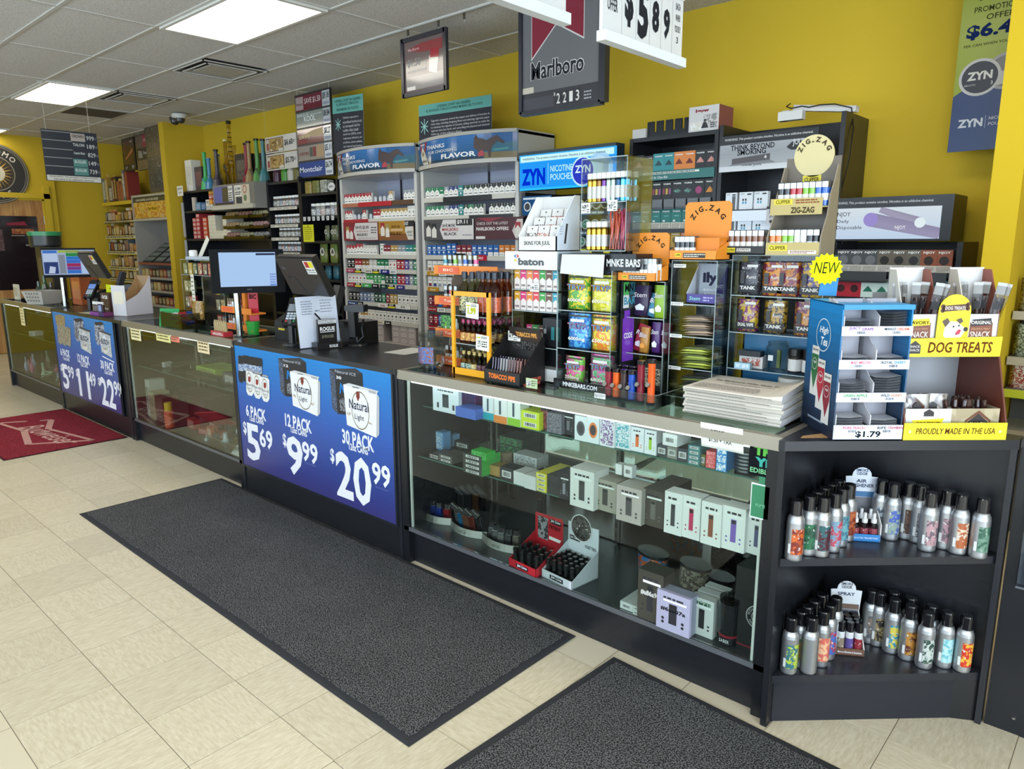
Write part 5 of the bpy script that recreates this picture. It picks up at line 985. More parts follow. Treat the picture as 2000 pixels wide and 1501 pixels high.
 # banner by the pier
t = thing('pouch_banner','green and navy hanging banner with a nicotine pouch can, promotional offer 6.49','banner',(-.132,2.3,1.985),rot=(0,0,math.radians(-4)));w = .30;h = .98
m = MB().pol([(0,0),(w,0),(w,h),(0,h)],0,'#1c3566','satin').pol([(0,.27),(w,.46),(w,h),(0,h)],-.0006,'#8f9c26','satin').box(0,w,.0,.006,0,h,'#24304a',f=None);obj('card',m,t)
p = MB().disc(.215,.365,.082,-.0012,'#9a9896',n=26,rz=.085).disc(.215,.365,.07,-.0016,'#77746f',n=26,rz=.072).pol([(.17,.36),(.27,.375),(.27,.32),(.19,.3)],-.002,'#b9b6b0').disc(.11,.35,.092,-.0024,'#bdbab6',n=28,rz=.088).disc(.11,.35,.079,-.0028,'#1b1f2e',n=28,rz=.075);obj('can_print',p,t)
l = MB().text('ZYN',.11,.338,.04,-.0034,'#d9d6d0',w=.11,bold=.04).text('3',.165,.31,.016,-.0034,'#d9d6d0').text('SMOOTH',.07,.312,.008,-.0034,'#b9b6b0',w=.05).text('ZYN',.035,.115,.04,-.0012,'#d0d3d8',w=.11,al='l',bold=.04).rect(.155,.157,.105,.165,-.0012,'#a9b0c0').text('NICOTINE',.17,.142,.015,-.0012,'#c6cad2',w=.1,al='l').text('POUCHES',.17,.115,.015,-.0012,'#c6cad2',w=.1,al='l').disc(.25,.055,.014,-.0012,'#d0d3d8',n=12)
l.text('$6.49',.155,.53,.06,-.0012,'#1c2a5a',w=.25,bold=.04).text('PER CAN WHEN YOU BUY 2',.15,.498,.012,-.0012,'#3a4020',w=.25).text('PROMOTIONAL',.17,.655,.026,-.0012,'#3a4020',w=.23,bold=.01).text('OFFER',.17,.615,.026,-.0012,'#3a4020',w=.12,bold=.01).text('ZYN',.15,.71,.05,-.0012,'#1c2a30',w=.16,bold=.04);obj('lettering',l,t)
hang(t,[(.03,0,h),(.27,0,h)],HC-1.985)
# price sign facing the room, near the top edge
t = thing('price_sign','white hanging price sign reading special offer 5.89, yellow top','sign',(-.2,-.697,1.99),math.pi/2);w = .352;h = .205
m = MB().rect(0,w,0,.15,0,'#cfcfd0','gloss').box(0,w,.0,.008,0,h,'#dcdcdc',f=None).pol([(0,.15),(w,.15),(w,h-.02),(w-.02,h),(0,h)],0,'#d8c81e','gloss').box(-.004,w+.004,-.012,.012,-.014,.008,'#d9dcde','satin').box(-.0,w,-.003,-.001,.145,.152,'#e6e6e6','satin');obj('panel',m,t)
l = MB()
for x in(.075,.135,.195,.247,.3):l.rect(x,x+.001,.01,.145,-.0006,'#a9a9ac')
for s,x,z,hh,ww in(('$',.105,.035,.085,.036),('5',.165,.02,.115,.046),('8',.221,.045,.07,.032),('9',.273,.04,.066,.03)):l.text(s,x,z,hh,-.001,'#232428',w=ww,bold=.05)
l.text('SPECIAL',.038,.1,.026,-.001,'#333438',w=.052,bold=.01).text('OFFER',.038,.055,.026,-.001,'#333438',w=.04,bold=.01)
for k,s in enumerate(('EACH','WHEN','YOU BUY','3')):l.text(s,.326,.118-k*.026,.015,-.001,'#333438',w=.022+.006*(k==2)-.014*(k==3),bold=.01)
l.rect(.28,.34,.165,.19,-.0008,'#e2dc8a').lines(.285,.335,.187,3,.007,.003,-.0012,'#6a6630',2).disc(.25,.2,.012,-.0008,'#c9c6b8',n=10);obj('lettering',l,t);hang(t,[(.03,.004,h),(w-.03,.004,h)],HC-1.99)
t = thing('price_sign','corner of a white hanging price sign cut by the top of the picture','sign',(-.2,-1.15,1.995),math.pi/2)
obj('panel',MB().box(0,.322,0,.008,.0,.2,'#c9c9ca','gloss').box(0,.325,-.012,.012,-.014,.008,'#cfd3d5','satin'),t);obj('lettering',MB().text('8',.24,.02,.07,-.001,'#c03a5a',w=.045,bold=.06).text('9',.295,.03,.06,-.001,'#c03a5a',w=.036,bold=.06),t);hang(t,[(.03,.004,.2),(.29,.004,.2)],HC-1.995)
# stacked price signs above the tobacco shelves
t = thing('price_board','tall hanging board of five stacked cigarette price signs','sign',(-5.9,2.09,2.178));w = .61;h = .80
obj('backing',MB().box(0,w,0,.02,0,h,'#26272c','satin'),t)
rows = [('Montclair','#2f4a8f','$6.74','#e6e8f0'),('LOWEST PRICE','#9a8f86','$5.11','#7a3028'),('SAVE','#7d4a48','$8.27','#d8c8a0'),('KOOL','#8a9088','$8.84','#e6eae6'),('SAVE $1.50','#6a2030','$9.18','#d8c4c4')]
for k,(s,c,pz,tc)in enumerate(rows):
 z = .012+k*.158;m = MB().rect(.012,.47,z,z+.14,-.002,c,'gloss').rect(.475,.6,z,z+.14,-.002,'#d8dadc' if k<2 else '#b9bdc0','gloss').box(.008,.602,-.0015,0,z-.003,z+.143,'#1a1b20')
 if k==1:m.rect(.22,.27,z+.03,z+.12,-.0025,'#3c4a40').rect(.275,.33,z+.03,z+.12,-.0025,'#7a2028').rect(.34,.46,z+.02,z+.13,-.0023,'#a88a68')
 if k==2:m.rect(.012,.18,z,z+.05,-.0025,'#7a2a30').pol([(.02,z+.07),(.3,z+.12),(.46,z+.13),(.46,z+.06)],-.0025,'#b9a07a')
 if k==4:m.rect(.015,.15,z+.01,z+.13,-.0025,'#a3908e').text('Winston',.08,z+.05,.026,-.003,'#6a2028',w=.12)
 p = obj('price_card',m,t);lw = {0:.4,1:.18,2:.2,3:.2,4:.28}[k];lx = {0:.225,1:.12,2:.14,3:.25,4:.31}[k]
 l = MB().text(s,lx,z+(.05 if k else.045),.05 if k in(0,3,4)else.03,-.003,tc,w=lw,bold=.01).text(pz,.537,z+.06,.055,-.003,'#26282c',w=.105,bold=.02).rect(.49,.585,z+.015,z+.04,-.003,'#8a90a0')
 if k==3:l.text('SAVE $1.50',.13,z+.1,.022,-.003,'#d8dcd8',w=.2).text('WHEN YOU BUY ANY 2 PACKS OF',.36,z+.1,.014,-.003,'#d8dcd8',w=.2)
 obj('lettering',l,p)
hang(t,[(.03,.01,h),(w-.03,.01,h)],HC-2.178)
for k,(z0,nm,pr)in enumerate(((2.47,'upper','$6.60'),(2.295,'lower','$5.70'))):
 t = thing('price_sign','%s of two white price signs with a gold picture above the glass pieces'%nm,'sign',(-6.52,2.09,z0),0,'white price signs with gold pictures');w = .6;h = .165
 obj('panel',MB().box(0,w,0,.012,0,h,'#c9c4bc','satin').rect(.015,.36,.012,.15,-.001,'#4a3e30').rect(.02,.08,.02,.14,-.0014,'#bdb5aa').rect(.03,.07,.03,.1,-.0018,'#8a2c2c').rect(.085,.355,.02,.145,-.0014,'#8a6a3a','artwide','#b08f56').rect(.26,.35,.015,.04,-.002,'#c9c2b6'),t)
 l = MB();l.text(pr,.46,.05,.055,-.0016,'#2a2826',w=.16,bold=.02).lines(.545,.59,.1,2,.014,.007,-.0016,'#4a4846',3).text('CAMEL',.16,.09,.025,-.002,'#6a4a20',w=.12);obj('lettering',l,t)
 if k==0:hang(t,[(.02,0,h)],HC-z0,'#b9b29a',.0012)
 # court notices on the rack headers
def court(label,x,z,w,h,hb,lines_,lean=0.):
 t = thing('court_notice',label,'notice',(x,2.06,z),rot=(0,lean,0),group='court notices on the cigarette racks')
 obj('card',MB().rect(0,w,0,h-hb,0,'#3d3d42','paper').rect(0,w,h-hb,h,0,'#6aa89e','paper').box(0,w,0,.006,0,h,'#8d8d88',f=None).box(w-.06,w,-.01,0,-.01,.03,'#a9a9a6','acrylic'),t)
 l = MB();a = ('A FEDERAL COURT HAS ORDERED','R.J. REYNOLDS TOBACCO &','PHILIP MORRIS USA TO STATE:')if w<.6 else('A FEDERAL COURT HAS ORDERED','R.J. REYNOLDS TOBACCO & PHILIP MORRIS USA TO STATE:')
 for k,s in enumerate(a):l.text(s,w/2,h-.045-k*.038 if w<.6 else h-.035-k*.032,.022 if w<.6 else.018,-.001,'#24403c',w=w*(.86,.72,.72)[k]if w<.6 else w*(.46,.78)[k],bold=.01)
 cx,cz,r0 = (.085,h-hb-.1,.055)if w<.6 else(.07,h-hb-.085,.06)
 for k in range(4):a_ = math.pi*k/4;dx,dz = math.cos(a_)*r0*(.7 if k%2==0 else 1),math.sin(a_)*r0;nx,nz = -math.sin(a_)*.004,math.cos(a_)*.004;l.pol([(cx-dx-nx,cz-dz-nz),(cx+dx-nx,cz+dz-nz),(cx+dx+nx,cz+dz+nz),(cx-dx+nx,cz-dz+nz)],-.001-.0002*k,'#8fc6c0')
 n = len(lines_)
 for k,s in enumerate(lines_):l.text(s,cx+r0+.02,h-hb-.06-k*((h-hb-.07)/n),.024 if w<.6 else.02,-.001,'#c9c6c6',w=min(w-cx-r0-.04,len(s)*.0125),al='l',bold=.005)
 obj('lettering',l,t);hang(t,[],0)
court('narrow dark notice with teal top standing on the cigarette rack header',-5.235,2.365,.47,.50,.14,('Children exposed to','secondhand smoke are at','an increased risk for','sudden infant death','syndrome (SIDS), acute','respiratory infections, ear','problems, severe asthma,','and reduced lung function.'),math.radians(2.2))
court('wide dark notice with teal top standing on the cigarette rack header',-4.0,2.365,.835,.285,.085,('Cigarette companies control the impact and delivery of nicotine in','many ways, including designing filters and selecting cigarette paper','to maximize the ingestion of nicotine, adding ammonia to make the','cigarette taste less harsh, and controlling the physical and chemical','make-up of the tobacco blend.'),math.radians(1.2))
# price board at the far end
t = thing('price_board','navy hanging price board with five white prices and a nicotine warning','sign',(-7.2,.19,2.13),math.pi/2);w = .478;h = .47
obj('panel',MB().box(0,w,0,.014,0,h,'#2f3440','satin'),t)
l = MB();rh = (h-.075)/5
for k,(s,c,pz)in enumerate((('BUGLER','#5a8f88','739'),('BUGLER','#5a8f88','149'),('Captain Black','#2f3440','829'),('TALON','#2f3440','189'),('CROWN','#b9aea6','999'))):
 z = .062+k*rh;l.rect(.0,.255 if k>1 else.24,z+rh-.006,z+rh,-.0006,'#a9aaa8').rect(.245,.37,z+.003,z+rh-.003,-.0008,c).text(s,.307,z+rh*.45,rh*.34,-.0014,'#4a2c28' if k==4 else '#d8dcd8',w=.1,bold=.02).text(pz,.415,z+rh*.26,rh*.5,-.001,'#d9d8d2',w=.068,bold=.01).lines(.455,.475,z+rh*.6,2,.012,.006,-.001,'#8a8f98',k)
l.rect(.0,w,.0,.058,-.001,'#17181c').rect(.004,w-.004,.004,.054,-.0014,'#dcd8ce').text('WARNING: This product contains nicotine.',w/2,.033,.015,-.002,'#3a3834',w=.43,bold=.01).text('Nicotine is an addictive chemical.',w/2,.011,.015,-.002,'#3a3834',w=.35,bold=.01)
obj('lettering',l,t)
for y in(.04,w-.06):obj('hanging_wire',MB().tube([(y,0,h),(y-.0,0,HC-2.13)],.0018,'#b9b4a8','satin',4),t);obj('ceiling_clip',MB().box(y-.02,y+.02,-.008,.008,HC-2.13-.03,HC-2.13-.004,'#d0cbbf','satin'),t)
# two narrow posters near the partition
x0,z0 = xz(243,336,2.09);t = thing('hanging_poster','narrow dark framed poster with an orange streak near the far partition','poster',(-10.39,2.09,2.54),0);w = .43;h = .44
obj('frame',MB().box(0,w,0,.02,0,h,'#2a2724','satin'),t);obj('print',MB().rect(.03,w-.03,.09,h-.03,-.001,'#4a3326','gloss').pol([(.08,.17),(.2,.22),(.36,.3),(.37,.25),(.24,.2),(.1,.15)],-.0015,'#b06a3a').pol([(.06,.3),(.14,.4),(.18,.4),(.1,.26)],-.0015,'#6a3a2c').text('9.9',.33,.02,.05,-.0015,'#d0c9bc',w=.07).lines(.06,.16,.06,2,.02,.01,-.0015,'#a9a294',3).text('AVO',.33,.37,.025,-.002,'#c9c0b0',w=.09),t);hang(t,[(.06,.01,h),(w-.06,.01,h)],HC-2.54)
t = thing('hanging_poster','hanging three-panel tobacco poster beside the far partition','poster',(-9.9,2.09,2.52),0);w = .63;h = .46
obj('frame',MB().box(0,w,0,.02,0,h,'#3a3430','satin'),t);l = MB().rect(.01,.22,.29,h-.01,-.001,'#4a423c','art','#6a5048').rect(.22,w-.01,.29,h-.01,-.001,'#8a3040').text('SMOKELESS',.42,.36,.04,-.0016,'#c9a0a4',w=.34,bold=.02).rect(.5,.6,.3,.34,-.0016,'#c9c0bc').rect(.01,w-.01,.15,.28,-.001,'#27251f').pol([(.05,.16),(.2,.16),(.17,.25),(.06,.26)],-.0016,'#b9b2a4','artfine','#3a3630').text('Dutch Masters',.4,.2,.04,-.0016,'#cfc8b8',w=.36,bold=.01).text('PALMA',.4,.165,.024,-.0016,'#a08050',w=.22).rect(.01,w-.01,.01,.13,-.001,'#5a4c38','art','#77684c');obj('print',l,t);hang(t,[(.08,.01,h),(w-.08,.01,h)],HC-2.52)
obj('wall_panel',MB().box(0,.55,-.03,0,0,.9,'#4a463c','satin').rect(.03,.5,.05,.42,-.031,'#2c3234','artwide','#3a4040').rect(.03,.5,.45,.86,-.031,'#5c5340','artwide','#4a4232'),None,(-9.45,2.07,2.21),0,'dark picture panel leaning above the grey display shelf','picture')
# round cigar sign on the far wall
t = thing('round_sign','round black cigar sign with a golden sun on the far yellow wall','sign',(X0+.052,.77,2.5),math.pi/2)
m = MB();m.T = rotx(math.pi/2);m.lathe([(.40,0),(.405,.01),(.40,.02)],'#4a463e','satin',48);obj('disc',m,t)
l = MB().ring(0,0,.385,.398,-.0205,'#8a8578',n=48).ring(0,0,.36,.368,-.0205,'#8a8578',n=48).disc(0,0,.36,-.0206,'#33312f',n=48).ring(0,0,.225,.235,-.0212,'#a39a86',n=40).disc(0,0,.225,-.021,'#3a342c',n=40)
for k in range(24):a = 2*math.pi*k/24;b = .07;l.pol([(.1*math.cos(a-b),.1*math.sin(a-b)),(.215*math.cos(a),.215*math.sin(a)),(.1*math.cos(a+b*1.8),.1*math.sin(a+b*1.8))],-.0214-.00005*(k%2),'#c9a048' if k%2 else '#8f7434')
l.disc(0,0,.115,-.022,'#c9c2a8',n=28).disc(0,0,.055,-.0224,'#5a604c',n=20).disc(0,0,.025,-.0228,'#b9b49a',n=14).arc_text('PERDOMO',0,0,.26,math.pi/2,.07,-.0222,'#d0c9ba',bold=.02).arc_text('CIGARS',0,0,.335,-math.pi/2,.07,-.0222,'#d0c9ba',inside=True,bold=.02);obj('emblem',l,t)
# twin ceiling camera
x,y,_ = at(350,221,'z',HC);t = thing('security_camera','white twin-lens dome camera on the ceiling by the partition','security camera',(x,y,HC-.012))
obj('base',MB().lathe([(.075,-.045),(.085,-.03),(.085,0)],'#dcdad4','satin',20),t)
for dx,c in((-.085,'#26282c'),(.06,'#303236')):
 m = MB();m.T = mv(dx,-.02,-.06);m.lathe([(.0,-.055),(.03,-.047),(.048,-.028),(.054,0),(.05,.02)],c,'gloss',16);p = obj('lens_dome',m,t);obj('visor',MB().lathe([(.056,-.055),(.062,-.045),(.062,-.03)],'#dedcd6' if dx>0 else '#3a3c40','satin',16,dx,-.02),p)
 # ceiling track with clips
t = thing('sign_track','thin grey sign track with clips along the ceiling grid','track',(0,CY0+2*GY,HC-.012));obj('track',MB().box(-4.2,-1.0,-.008,.008,0,.006,'#a9a8a6','satin'),t)
for x in(-3.42,-3.1,-2.85,-2.3):obj('clip',MB().box(x-.008,x+.008,-.004,.004,-.04,0,'#c9c9c6','acrylic').tube([(x,0,-.04),(x+.006,0,-.05),(x,0,-.06)],.002,'#c9c9c6','plastic',5),t)
# ---------------------------------------------------------------- things on the counters
ZT = .9555
CL = '#eef3f2'
def case(label,x0,x1,y0,y1,z0,z1,shelves,name='acrylic_case',cat='display case',back=True,top=True,th=.003,col=CL,front=False,backcol=None):
 t = thing(name,label,cat,(x0,y0,z0));w,d,h = x1-x0,y1-y0,z1-z0
 for a in(0,w-th):obj('side_panel',MB().box(a,a+th,0,d,0,h,col,'acrylic',f=('#94a3a3','satin')),t)
 if back:obj('back_panel',MB().box(th,w-th,d-th,d,0,h,backcol or col,'satin' if backcol else 'acrylic'),t)
 for z in list(shelves)+([h]if top else[])+[th]:obj('shelf',MB().box(th,w-th,0,d-th,z-th,z,col,'acrylic',f=('#a9b6b6','satin')),t)
 if front:obj('front_panel',MB().box(th,w-th,0,th,th,h-th,col,'acrylic'),t)
 return t
def card(label,x,y,z,w=.05,h=.028,rz=0,lines=True,name='price_label',cat='price label',group='small white price labels',col='#e6e4de',price=None):
 m = MB().box(-w/2,w/2,-.0012,0,0,h,col,'paper')
 if price:m.text(price,.1*w,h*.5,h*.3,-.0016,'#26262a',w=.45*w,bold=.01)
 m.rect(-w*.44,-w*.44+h*.55,h*.2,h*.8,-.0016,'#3a3a3c','artfine','#e6e4de').lines(-w*.44+h*.65,w*.46,h*(.4 if price else.8),2 if price else 3,h*.22,h*.1,-.0016,'#5a5a5c',3)
 return obj(name,m,None,(x,y,z),rz,label,cat,group)
 # --- clear candy jar
t = thing('plastic_jar','empty clear plastic jar with a colourful label on the case corner','jar',(-1.765,.16,ZT+.0005))
obj('body',MB().lathe([(.052,0),(.06,.008),(.062,.02),(.062,.11),(.056,.125),(.053,.13),(.055,.132),(.055,.155)],'#dfe6e6','acrylic',24),t);obj('lid',MB().lathe([(.056,.146),(.058,.148),(.058,.165),(.054,.167)],'#e6ecec','acrylic',24),t)
lb = MB();n = 9
for k in range(n):a0,a1 = math.radians(200+k*14),math.radians(200+(k+1)*14);lb.add([(.0628*math.cos(a),.0628*math.sin(a),z)for a,z in((a0,.022),(a1,.022),(a1,.1),(a0,.1))],[(0,1,2,3)],'#8a4a2c' if k>2 else '#2a2a30','artfine','#3a6ab0')
obj('label_wrap',lb,t)
for k in range(3):q = MB();q.T = mv(-.01+.018*k,-.01+.01*k,.016)@rotx(.3*k);q.lathe([(.012,-.003),(.013,0),(.012,.003)],('#3a3a44','#b08a70','#55504e')[k],'metal',12);obj('charm',q,t)
# --- lighter tower with orange trays
LX0,LX1,LY = -1.80,-1.42,.30
OR = '#e8842a'
t = thing('lighter_stand','orange tray stand of lighters behind the yellow framed case','display stand',(LX0,LY,ZT))
obj('side_panel',MB().side([(.0,0),(.14,0),(.14,.46),(.08,.47),(.03,.40),(.02,.2)],0,.004,'#b9ada0','card'),t);obj('back_panel',MB().box(0,LX1-LX0,.135,.14,0,.46,'#9a938a','card'),t);obj('side_panel',MB().box(LX1-LX0-.004,LX1-LX0,0,.14,0,.46,'#b9ada0','card'),t)
def lighter_mesh(c,h=.082,cap='#b9b9b6'):
 m = MB().lathe([(.011,0),(.012,.002),(.012,h*.74)],c,'gloss',8);m.box(-.0095,.0095,-.006,.006,h*.74,h*.97,cap,'metal').box(-.007,.007,-.004,.004,h*.97,h,'#2a2a2c','satin').lathe([(.0124,h*.22),(.0124,h*.5)],'#d9d6d0','artfine',8);return m
LC = {'teal':'#2a8a98','black':'#1d1e22','lime':'#7ab52a','grey':'#7d7d80','blue':'#2a5fc0','pink':'#d0508a','red':'#b02430','white':'#e0dedA','brown':'#7a4a30','orange':'#e07a2a'}
LM = {k:lighter_mesh(c).mesh('lighter')for k,c in LC.items()}
for k,z in enumerate((.455,.31,.155,.02)):
 p = obj('tray',MB().box(-.03,LX1-LX0,-.045,.13,z-.02,z-.012,OR,'card').plate([(-.03,z-.02),(LX1-LX0+.005,z-.02),(LX1-LX0+.005,z+.02),(-.03,z+.02)],-.05,-.045,OR).box(-.034,-.03,-.05,.1,z-.02,z+.02,OR),t)
 obj('tray_label',MB().box(.0,.14,-.053,-.0505,z-.015,z+.014,'#e0603a','card').text('Tuxe' if k else 'BIC',.07,z-.006,.012,-.0535,'#f2dcc0',w=.07,bold=.02),p)
for k,(z,cs,nm)in enumerate(((.455,('teal','black','lime','grey','blue','black','pink'),'top'),(.31,('black','red','grey'),'second'),(.155,('lime','black','white'),'third'),(.02,('brown','black','white','brown'),'lowest'))):
 for i,c in enumerate(cs):obj('lighter',LM[c],None,(LX0+.02+i*.034,LY-.02,ZT+z-.0115),0,'%s lighter in the %s orange tray behind the yellow case'%(c,nm),'lighter','lighters in the %s orange tray'%nm)
obj('lime_pack',MB().box(0,.09,0,.03,0,.09,'#2f7a38').rect(.0,.09,0,.09,-.0006,'#1d2a1c','artfine','#4fae4a'),None,(LX0-.015,LY-.03,ZT+.145),0,'green and black checkered pack hanging in the orange tray stand','pack')
# --- yellow framed case of miniature bottles
YX0,YX1,Yf = -1.555,-1.327,.11
t = case('yellow framed clear case of miniature liquor bottles',YX0,YX1,Yf,Yf+.30,ZT,ZT+.375,(.14,.265),top=False)
f = MB()
for a in((-.005,.012,0,.372),(YX1-YX0-.014,YX1-YX0+.005,0,.372),(0,YX1-YX0,0,.03),(0,YX1-YX0,.352,.372)):f.box(a[0],a[1],-.008,.002,a[2],a[3],'#eba41c','plastic')
obj('yellow_frame',f,t)
def bottle(name,c,cap,h,r,label,lc,mat='acrylic',n=10):
 b = MB().lathe([(r*.9,0),(r,h*.03),(r,h*.56),(r*.82,h*.66),(r*.42,h*.78),(r*.4,h*.86)],c,mat,n)
 k = MB().lathe([(r*.52,h*.84),(r*.54,h*.85),(r*.52,h*.99),(r*.45,h)],cap,'satin',n)
 l = MB().cyl(0,0,h*.1,h*.44,r*1.02,label,'artfine',n);l.c2 = [srgb(lc)]*len(l.c2)
 return Kind(name,'bottle',[('glass_body',b),('cap',k),('label_wrap',l)])
B1 = bottle('liquor_bottle','#d6d6b0','#1c2230',.19,.026,'#c9c080','#3a3a2c');B2 = bottle('liquor_bottle','#e0a070','#1c2230',.19,.026,'#b0502c','#d0603a')
zz = ZT+.2655
for i in range(3):
 for j in range(2):B1.put('pale yellow liquor bottle on the top shelf of the yellow case',(YX0+.035+i*.035+j*.012,Yf+.04+.075*j+i*.012,zz),0,'pale yellow liquor bottles')
for i in range(3):
 for j in range(2):B2.put('amber liquor bottle on the top shelf of the yellow case',(YX0+.14+i*.035,Yf+.05+.08*j,zz),0,'amber liquor bottles')
B3 = bottle('liquor_bottle','#b5753a','#a32a5a',.105,.0165,'#b06a2c','#d8b060',n=8)
for j in range(4):
 for i in range(6):B3.put('pink-capped miniature on the middle shelf of the yellow case',(YX0+.028+i*.034,Yf+.035+j*.06,ZT+.1405),0,'pink-capped miniature bottles')
B4 = [bottle('liquor_bottle','#d8d0a0','#b09a58',.1,.0165,'#1f6a54','#d9dcd0',n=8),bottle('liquor_bottle','#d8c060','#b09a58',.1,.0165,'#c0a050','#e0d8a8',n=8),bottle('liquor_bottle','#5a3a4a','#b09a58',.1,.0165,'#7a4a50','#4a2c44',n=8)]
for j in range(4):
 for i in range(6):k = (0,0,1,2,2,2)[i];B4[k].put('%s gold-capped miniature on the lowest shelf of the yellow case'%('green labelled','yellow labelled','dark')[k],(YX0+.028+i*.034,Yf+.035+j*.06,ZT+.0035),0,'gold-capped miniature bottles')
for x,z,rr,pz,l in((-1.435,.30,-.05,'1.99','white price note 1.99 on the upper front of the yellow case'),(-1.375,.165,.06,None,'white price note on the lower front of the yellow case')):
 m = MB().plate([(0,0),(.078,-.004),(.08,.062),(.002,.068)],-.001,0,'#e4e4dc','paper').rect(.006,.03,.05,.056,-.0016,'#c9c42a').lines(.034,.07,.058,2,.006,.003,-.0016,'#55554c',4)
 (m.text(pz,.038,.014,.03,-.0016,'#b9b81e',w=.05,bold=.06)if pz else m.rect(.012,.03,.012,.04,-.0016,'#4a4a44','artfine','#dcdcd4').lines(.036,.07,.038,3,.01,.005,-.0016,'#44443c',2));obj('price_note',m,None,(x-.03,Yf-.0095,ZT+z-.04),0,l,'note','white price notes')
 # --- black pipe box
t = thing('pipe_box','black counter box of small glass pipes with flame lettering','display box',(-1.322,.065,ZT),math.radians(-3));w = .215
obj('tray',MB().box(0,w,0,.15,0,.006,'#1a1818').box(0,w,0,.004,0,.055,'#1c1a1a').side([(0,0),(.15,0),(.15,.19),(.13,.19),(.0,.055)],0,.004,'#1c1a1a').side([(0,0),(.15,0),(.15,.19),(.13,.19),(.0,.055)],w-.004,w,'#1c1a1a').box(0,w,.146,.15,0,.19,'#1c1a1a'),t)
m = MB();m.T = mv(0,.146,.13)@rotx(math.radians(14));m.box(.03,w,-.004,0,0,.10,'#2a2624').rect(.06,w-.01,.045,.085,-.0046,'#3a2a24').text('TOBACCO PIPE',.13,.06,.02,-.005,'#e0a050',w=.12,bold=.04).rect(.035,w-.005,.003,.04,-.0046,'#4a4a4a','artfine','#1a1818');obj('header_flap',m,t)
l = MB().text('TOBACCO PIPE',w/2,.018,.022,-.001,'#e0783a',w=.16,bold=.05);obj('lettering',l,t);l = MB();l.T = mv(w,.02,.0)@rotz(math.pi/2);l.text('TOBACCO PIPE',.06,.015,.016,-.0008,'#d0604a',w=.09,bold=.04).rect(.0,.1,.0,.012,-.0008,'#b04a44');obj('lettering',l,t)
pm_ = [MB().tube([(0,0,0),(0,.012,.06),(0,.016,.095)],.0042,c,'gloss',6)for c in('#3a2c44','#8d8a88','#5a2c2c','#7a4434')];pm_ = [q.mesh('glass_pipe')for q in pm_]
for i in range(11):
 for j in range(2):obj('glass_pipe',pm_[(i//3)%4],None,(-1.30+i*.0165,.085+j*.045-.0009*i,ZT+.0065),0,'%s glass pipe standing in the black pipe box'%('purple','clear grey','dark red','copper')[(i//3)%4],'glass pipe','glass pipes in the black box')
card('white price label on the black pipe box',-1.26,.19,ZT+.165,.07,.042,price='$0.99');card('green edged label on the case glass beside the pipe box',-1.05,.06,ZT+.004,.06,.04,col='#b9c99a')
# --- baton pack display
BX0,BX1,BY = -1.30,-1.045,.22
t = case('clear pack display with a white lettered header, pink and orange packs inside',BX0,BX1,BY,BY+.2,ZT,ZT+.47,(.145,.295,.385),top=False)
hd = MB().box(-.02,.265,-.02,.2,.47,.545,'#dcd6ce','satin',r='#cfe0ee');obj('header',hd,t);l = MB().text('baton',.125,.487,.03,-.021,'#5f6266',w=.14,bold=.04).pol([(.03,.525),(.042,.516),(.042,.534)],-.021,'#4a7ab8').pol([(.048,.516),(.06,.525),(.048,.534)],-.021,'#c03a4a').pol([(.03,.508),(.042,.5),(.048,.506),(.036,.514)],-.021,'#e0c84a');obj('lettering',l,t)
obj('plinth',MB().box(.14,.255,.0,.05,0,.055,'#dcdad8','satin'),t)
def bpack(c):return MB().box(-.0155,.0155,0,.018,0,.08,'#e2d8d2',t=c).pol([(-.0155,.04),(0,.052),(.0155,.04),(.0155,.08),(-.0155,.08)],-.0004,c).rect(-.011,.011,.012,.02,-.0005,'#8a7a78').rect(-.011,.011,.066,.07,-.0006,'#f0e8e2').mesh('vape_pack')
BP = [('mustard','#d0982a'),('hot pink','#d03a72'),('orange','#e0803a'),('coral','#d8484e'),('green','#3f9a44'),('brown','#6a4a3c'),('cyan','#3a9ab0')]
BPm = {n:bpack(c)for n,c in BP}
for z,nm in((.385,'upper'),(.295,'lower')):
 for i,(n_,c)in enumerate(BP):obj('vape_pack',BPm[n_],None,(BX0+.02+i*.0355,BY+.012,ZT+z+.0005),0,'%s and white vape pack, %s row under the white lettered header'%(n_,nm),'vape pack','vape packs, %s row'%nm)
for i,n_ in enumerate(('hot pink','green','brown')):obj('vape_pack',BPm[n_],None,(BX0+.03+i*.035,BY+.08,ZT+.1455),0,'%s vape pack on the shelf above the pipe box'%n_,'vape pack','vape packs above the pipe box')
m = MB().box(0,.1,0,.06,0,.12,'#1d1e22').rect(.045,.063,.03,.085,-.0006,'#2f7a80').rect(.072,.09,.03,.085,-.0006,'#2f6a5a').rect(.016,.02,.06,.09,-.0006,'#55565c').text('lll',.012,.055,.02,-.0008,'#c9c9cc',w=.012);obj('vape_box',m,None,(BX0+.15,BY+.03,ZT+.146),0,'black vape carton with two teal stripes in the pack display','box')
cube('black_box','plain black box on the white plinth of the pack display','box',None,BX0+.195,BY+.055,ZT+.056,.11,.09,.08,'#1c1c1f');card('white price label on the pack display front',BX0+.13,BY-.002,ZT+.378,.05,.035)
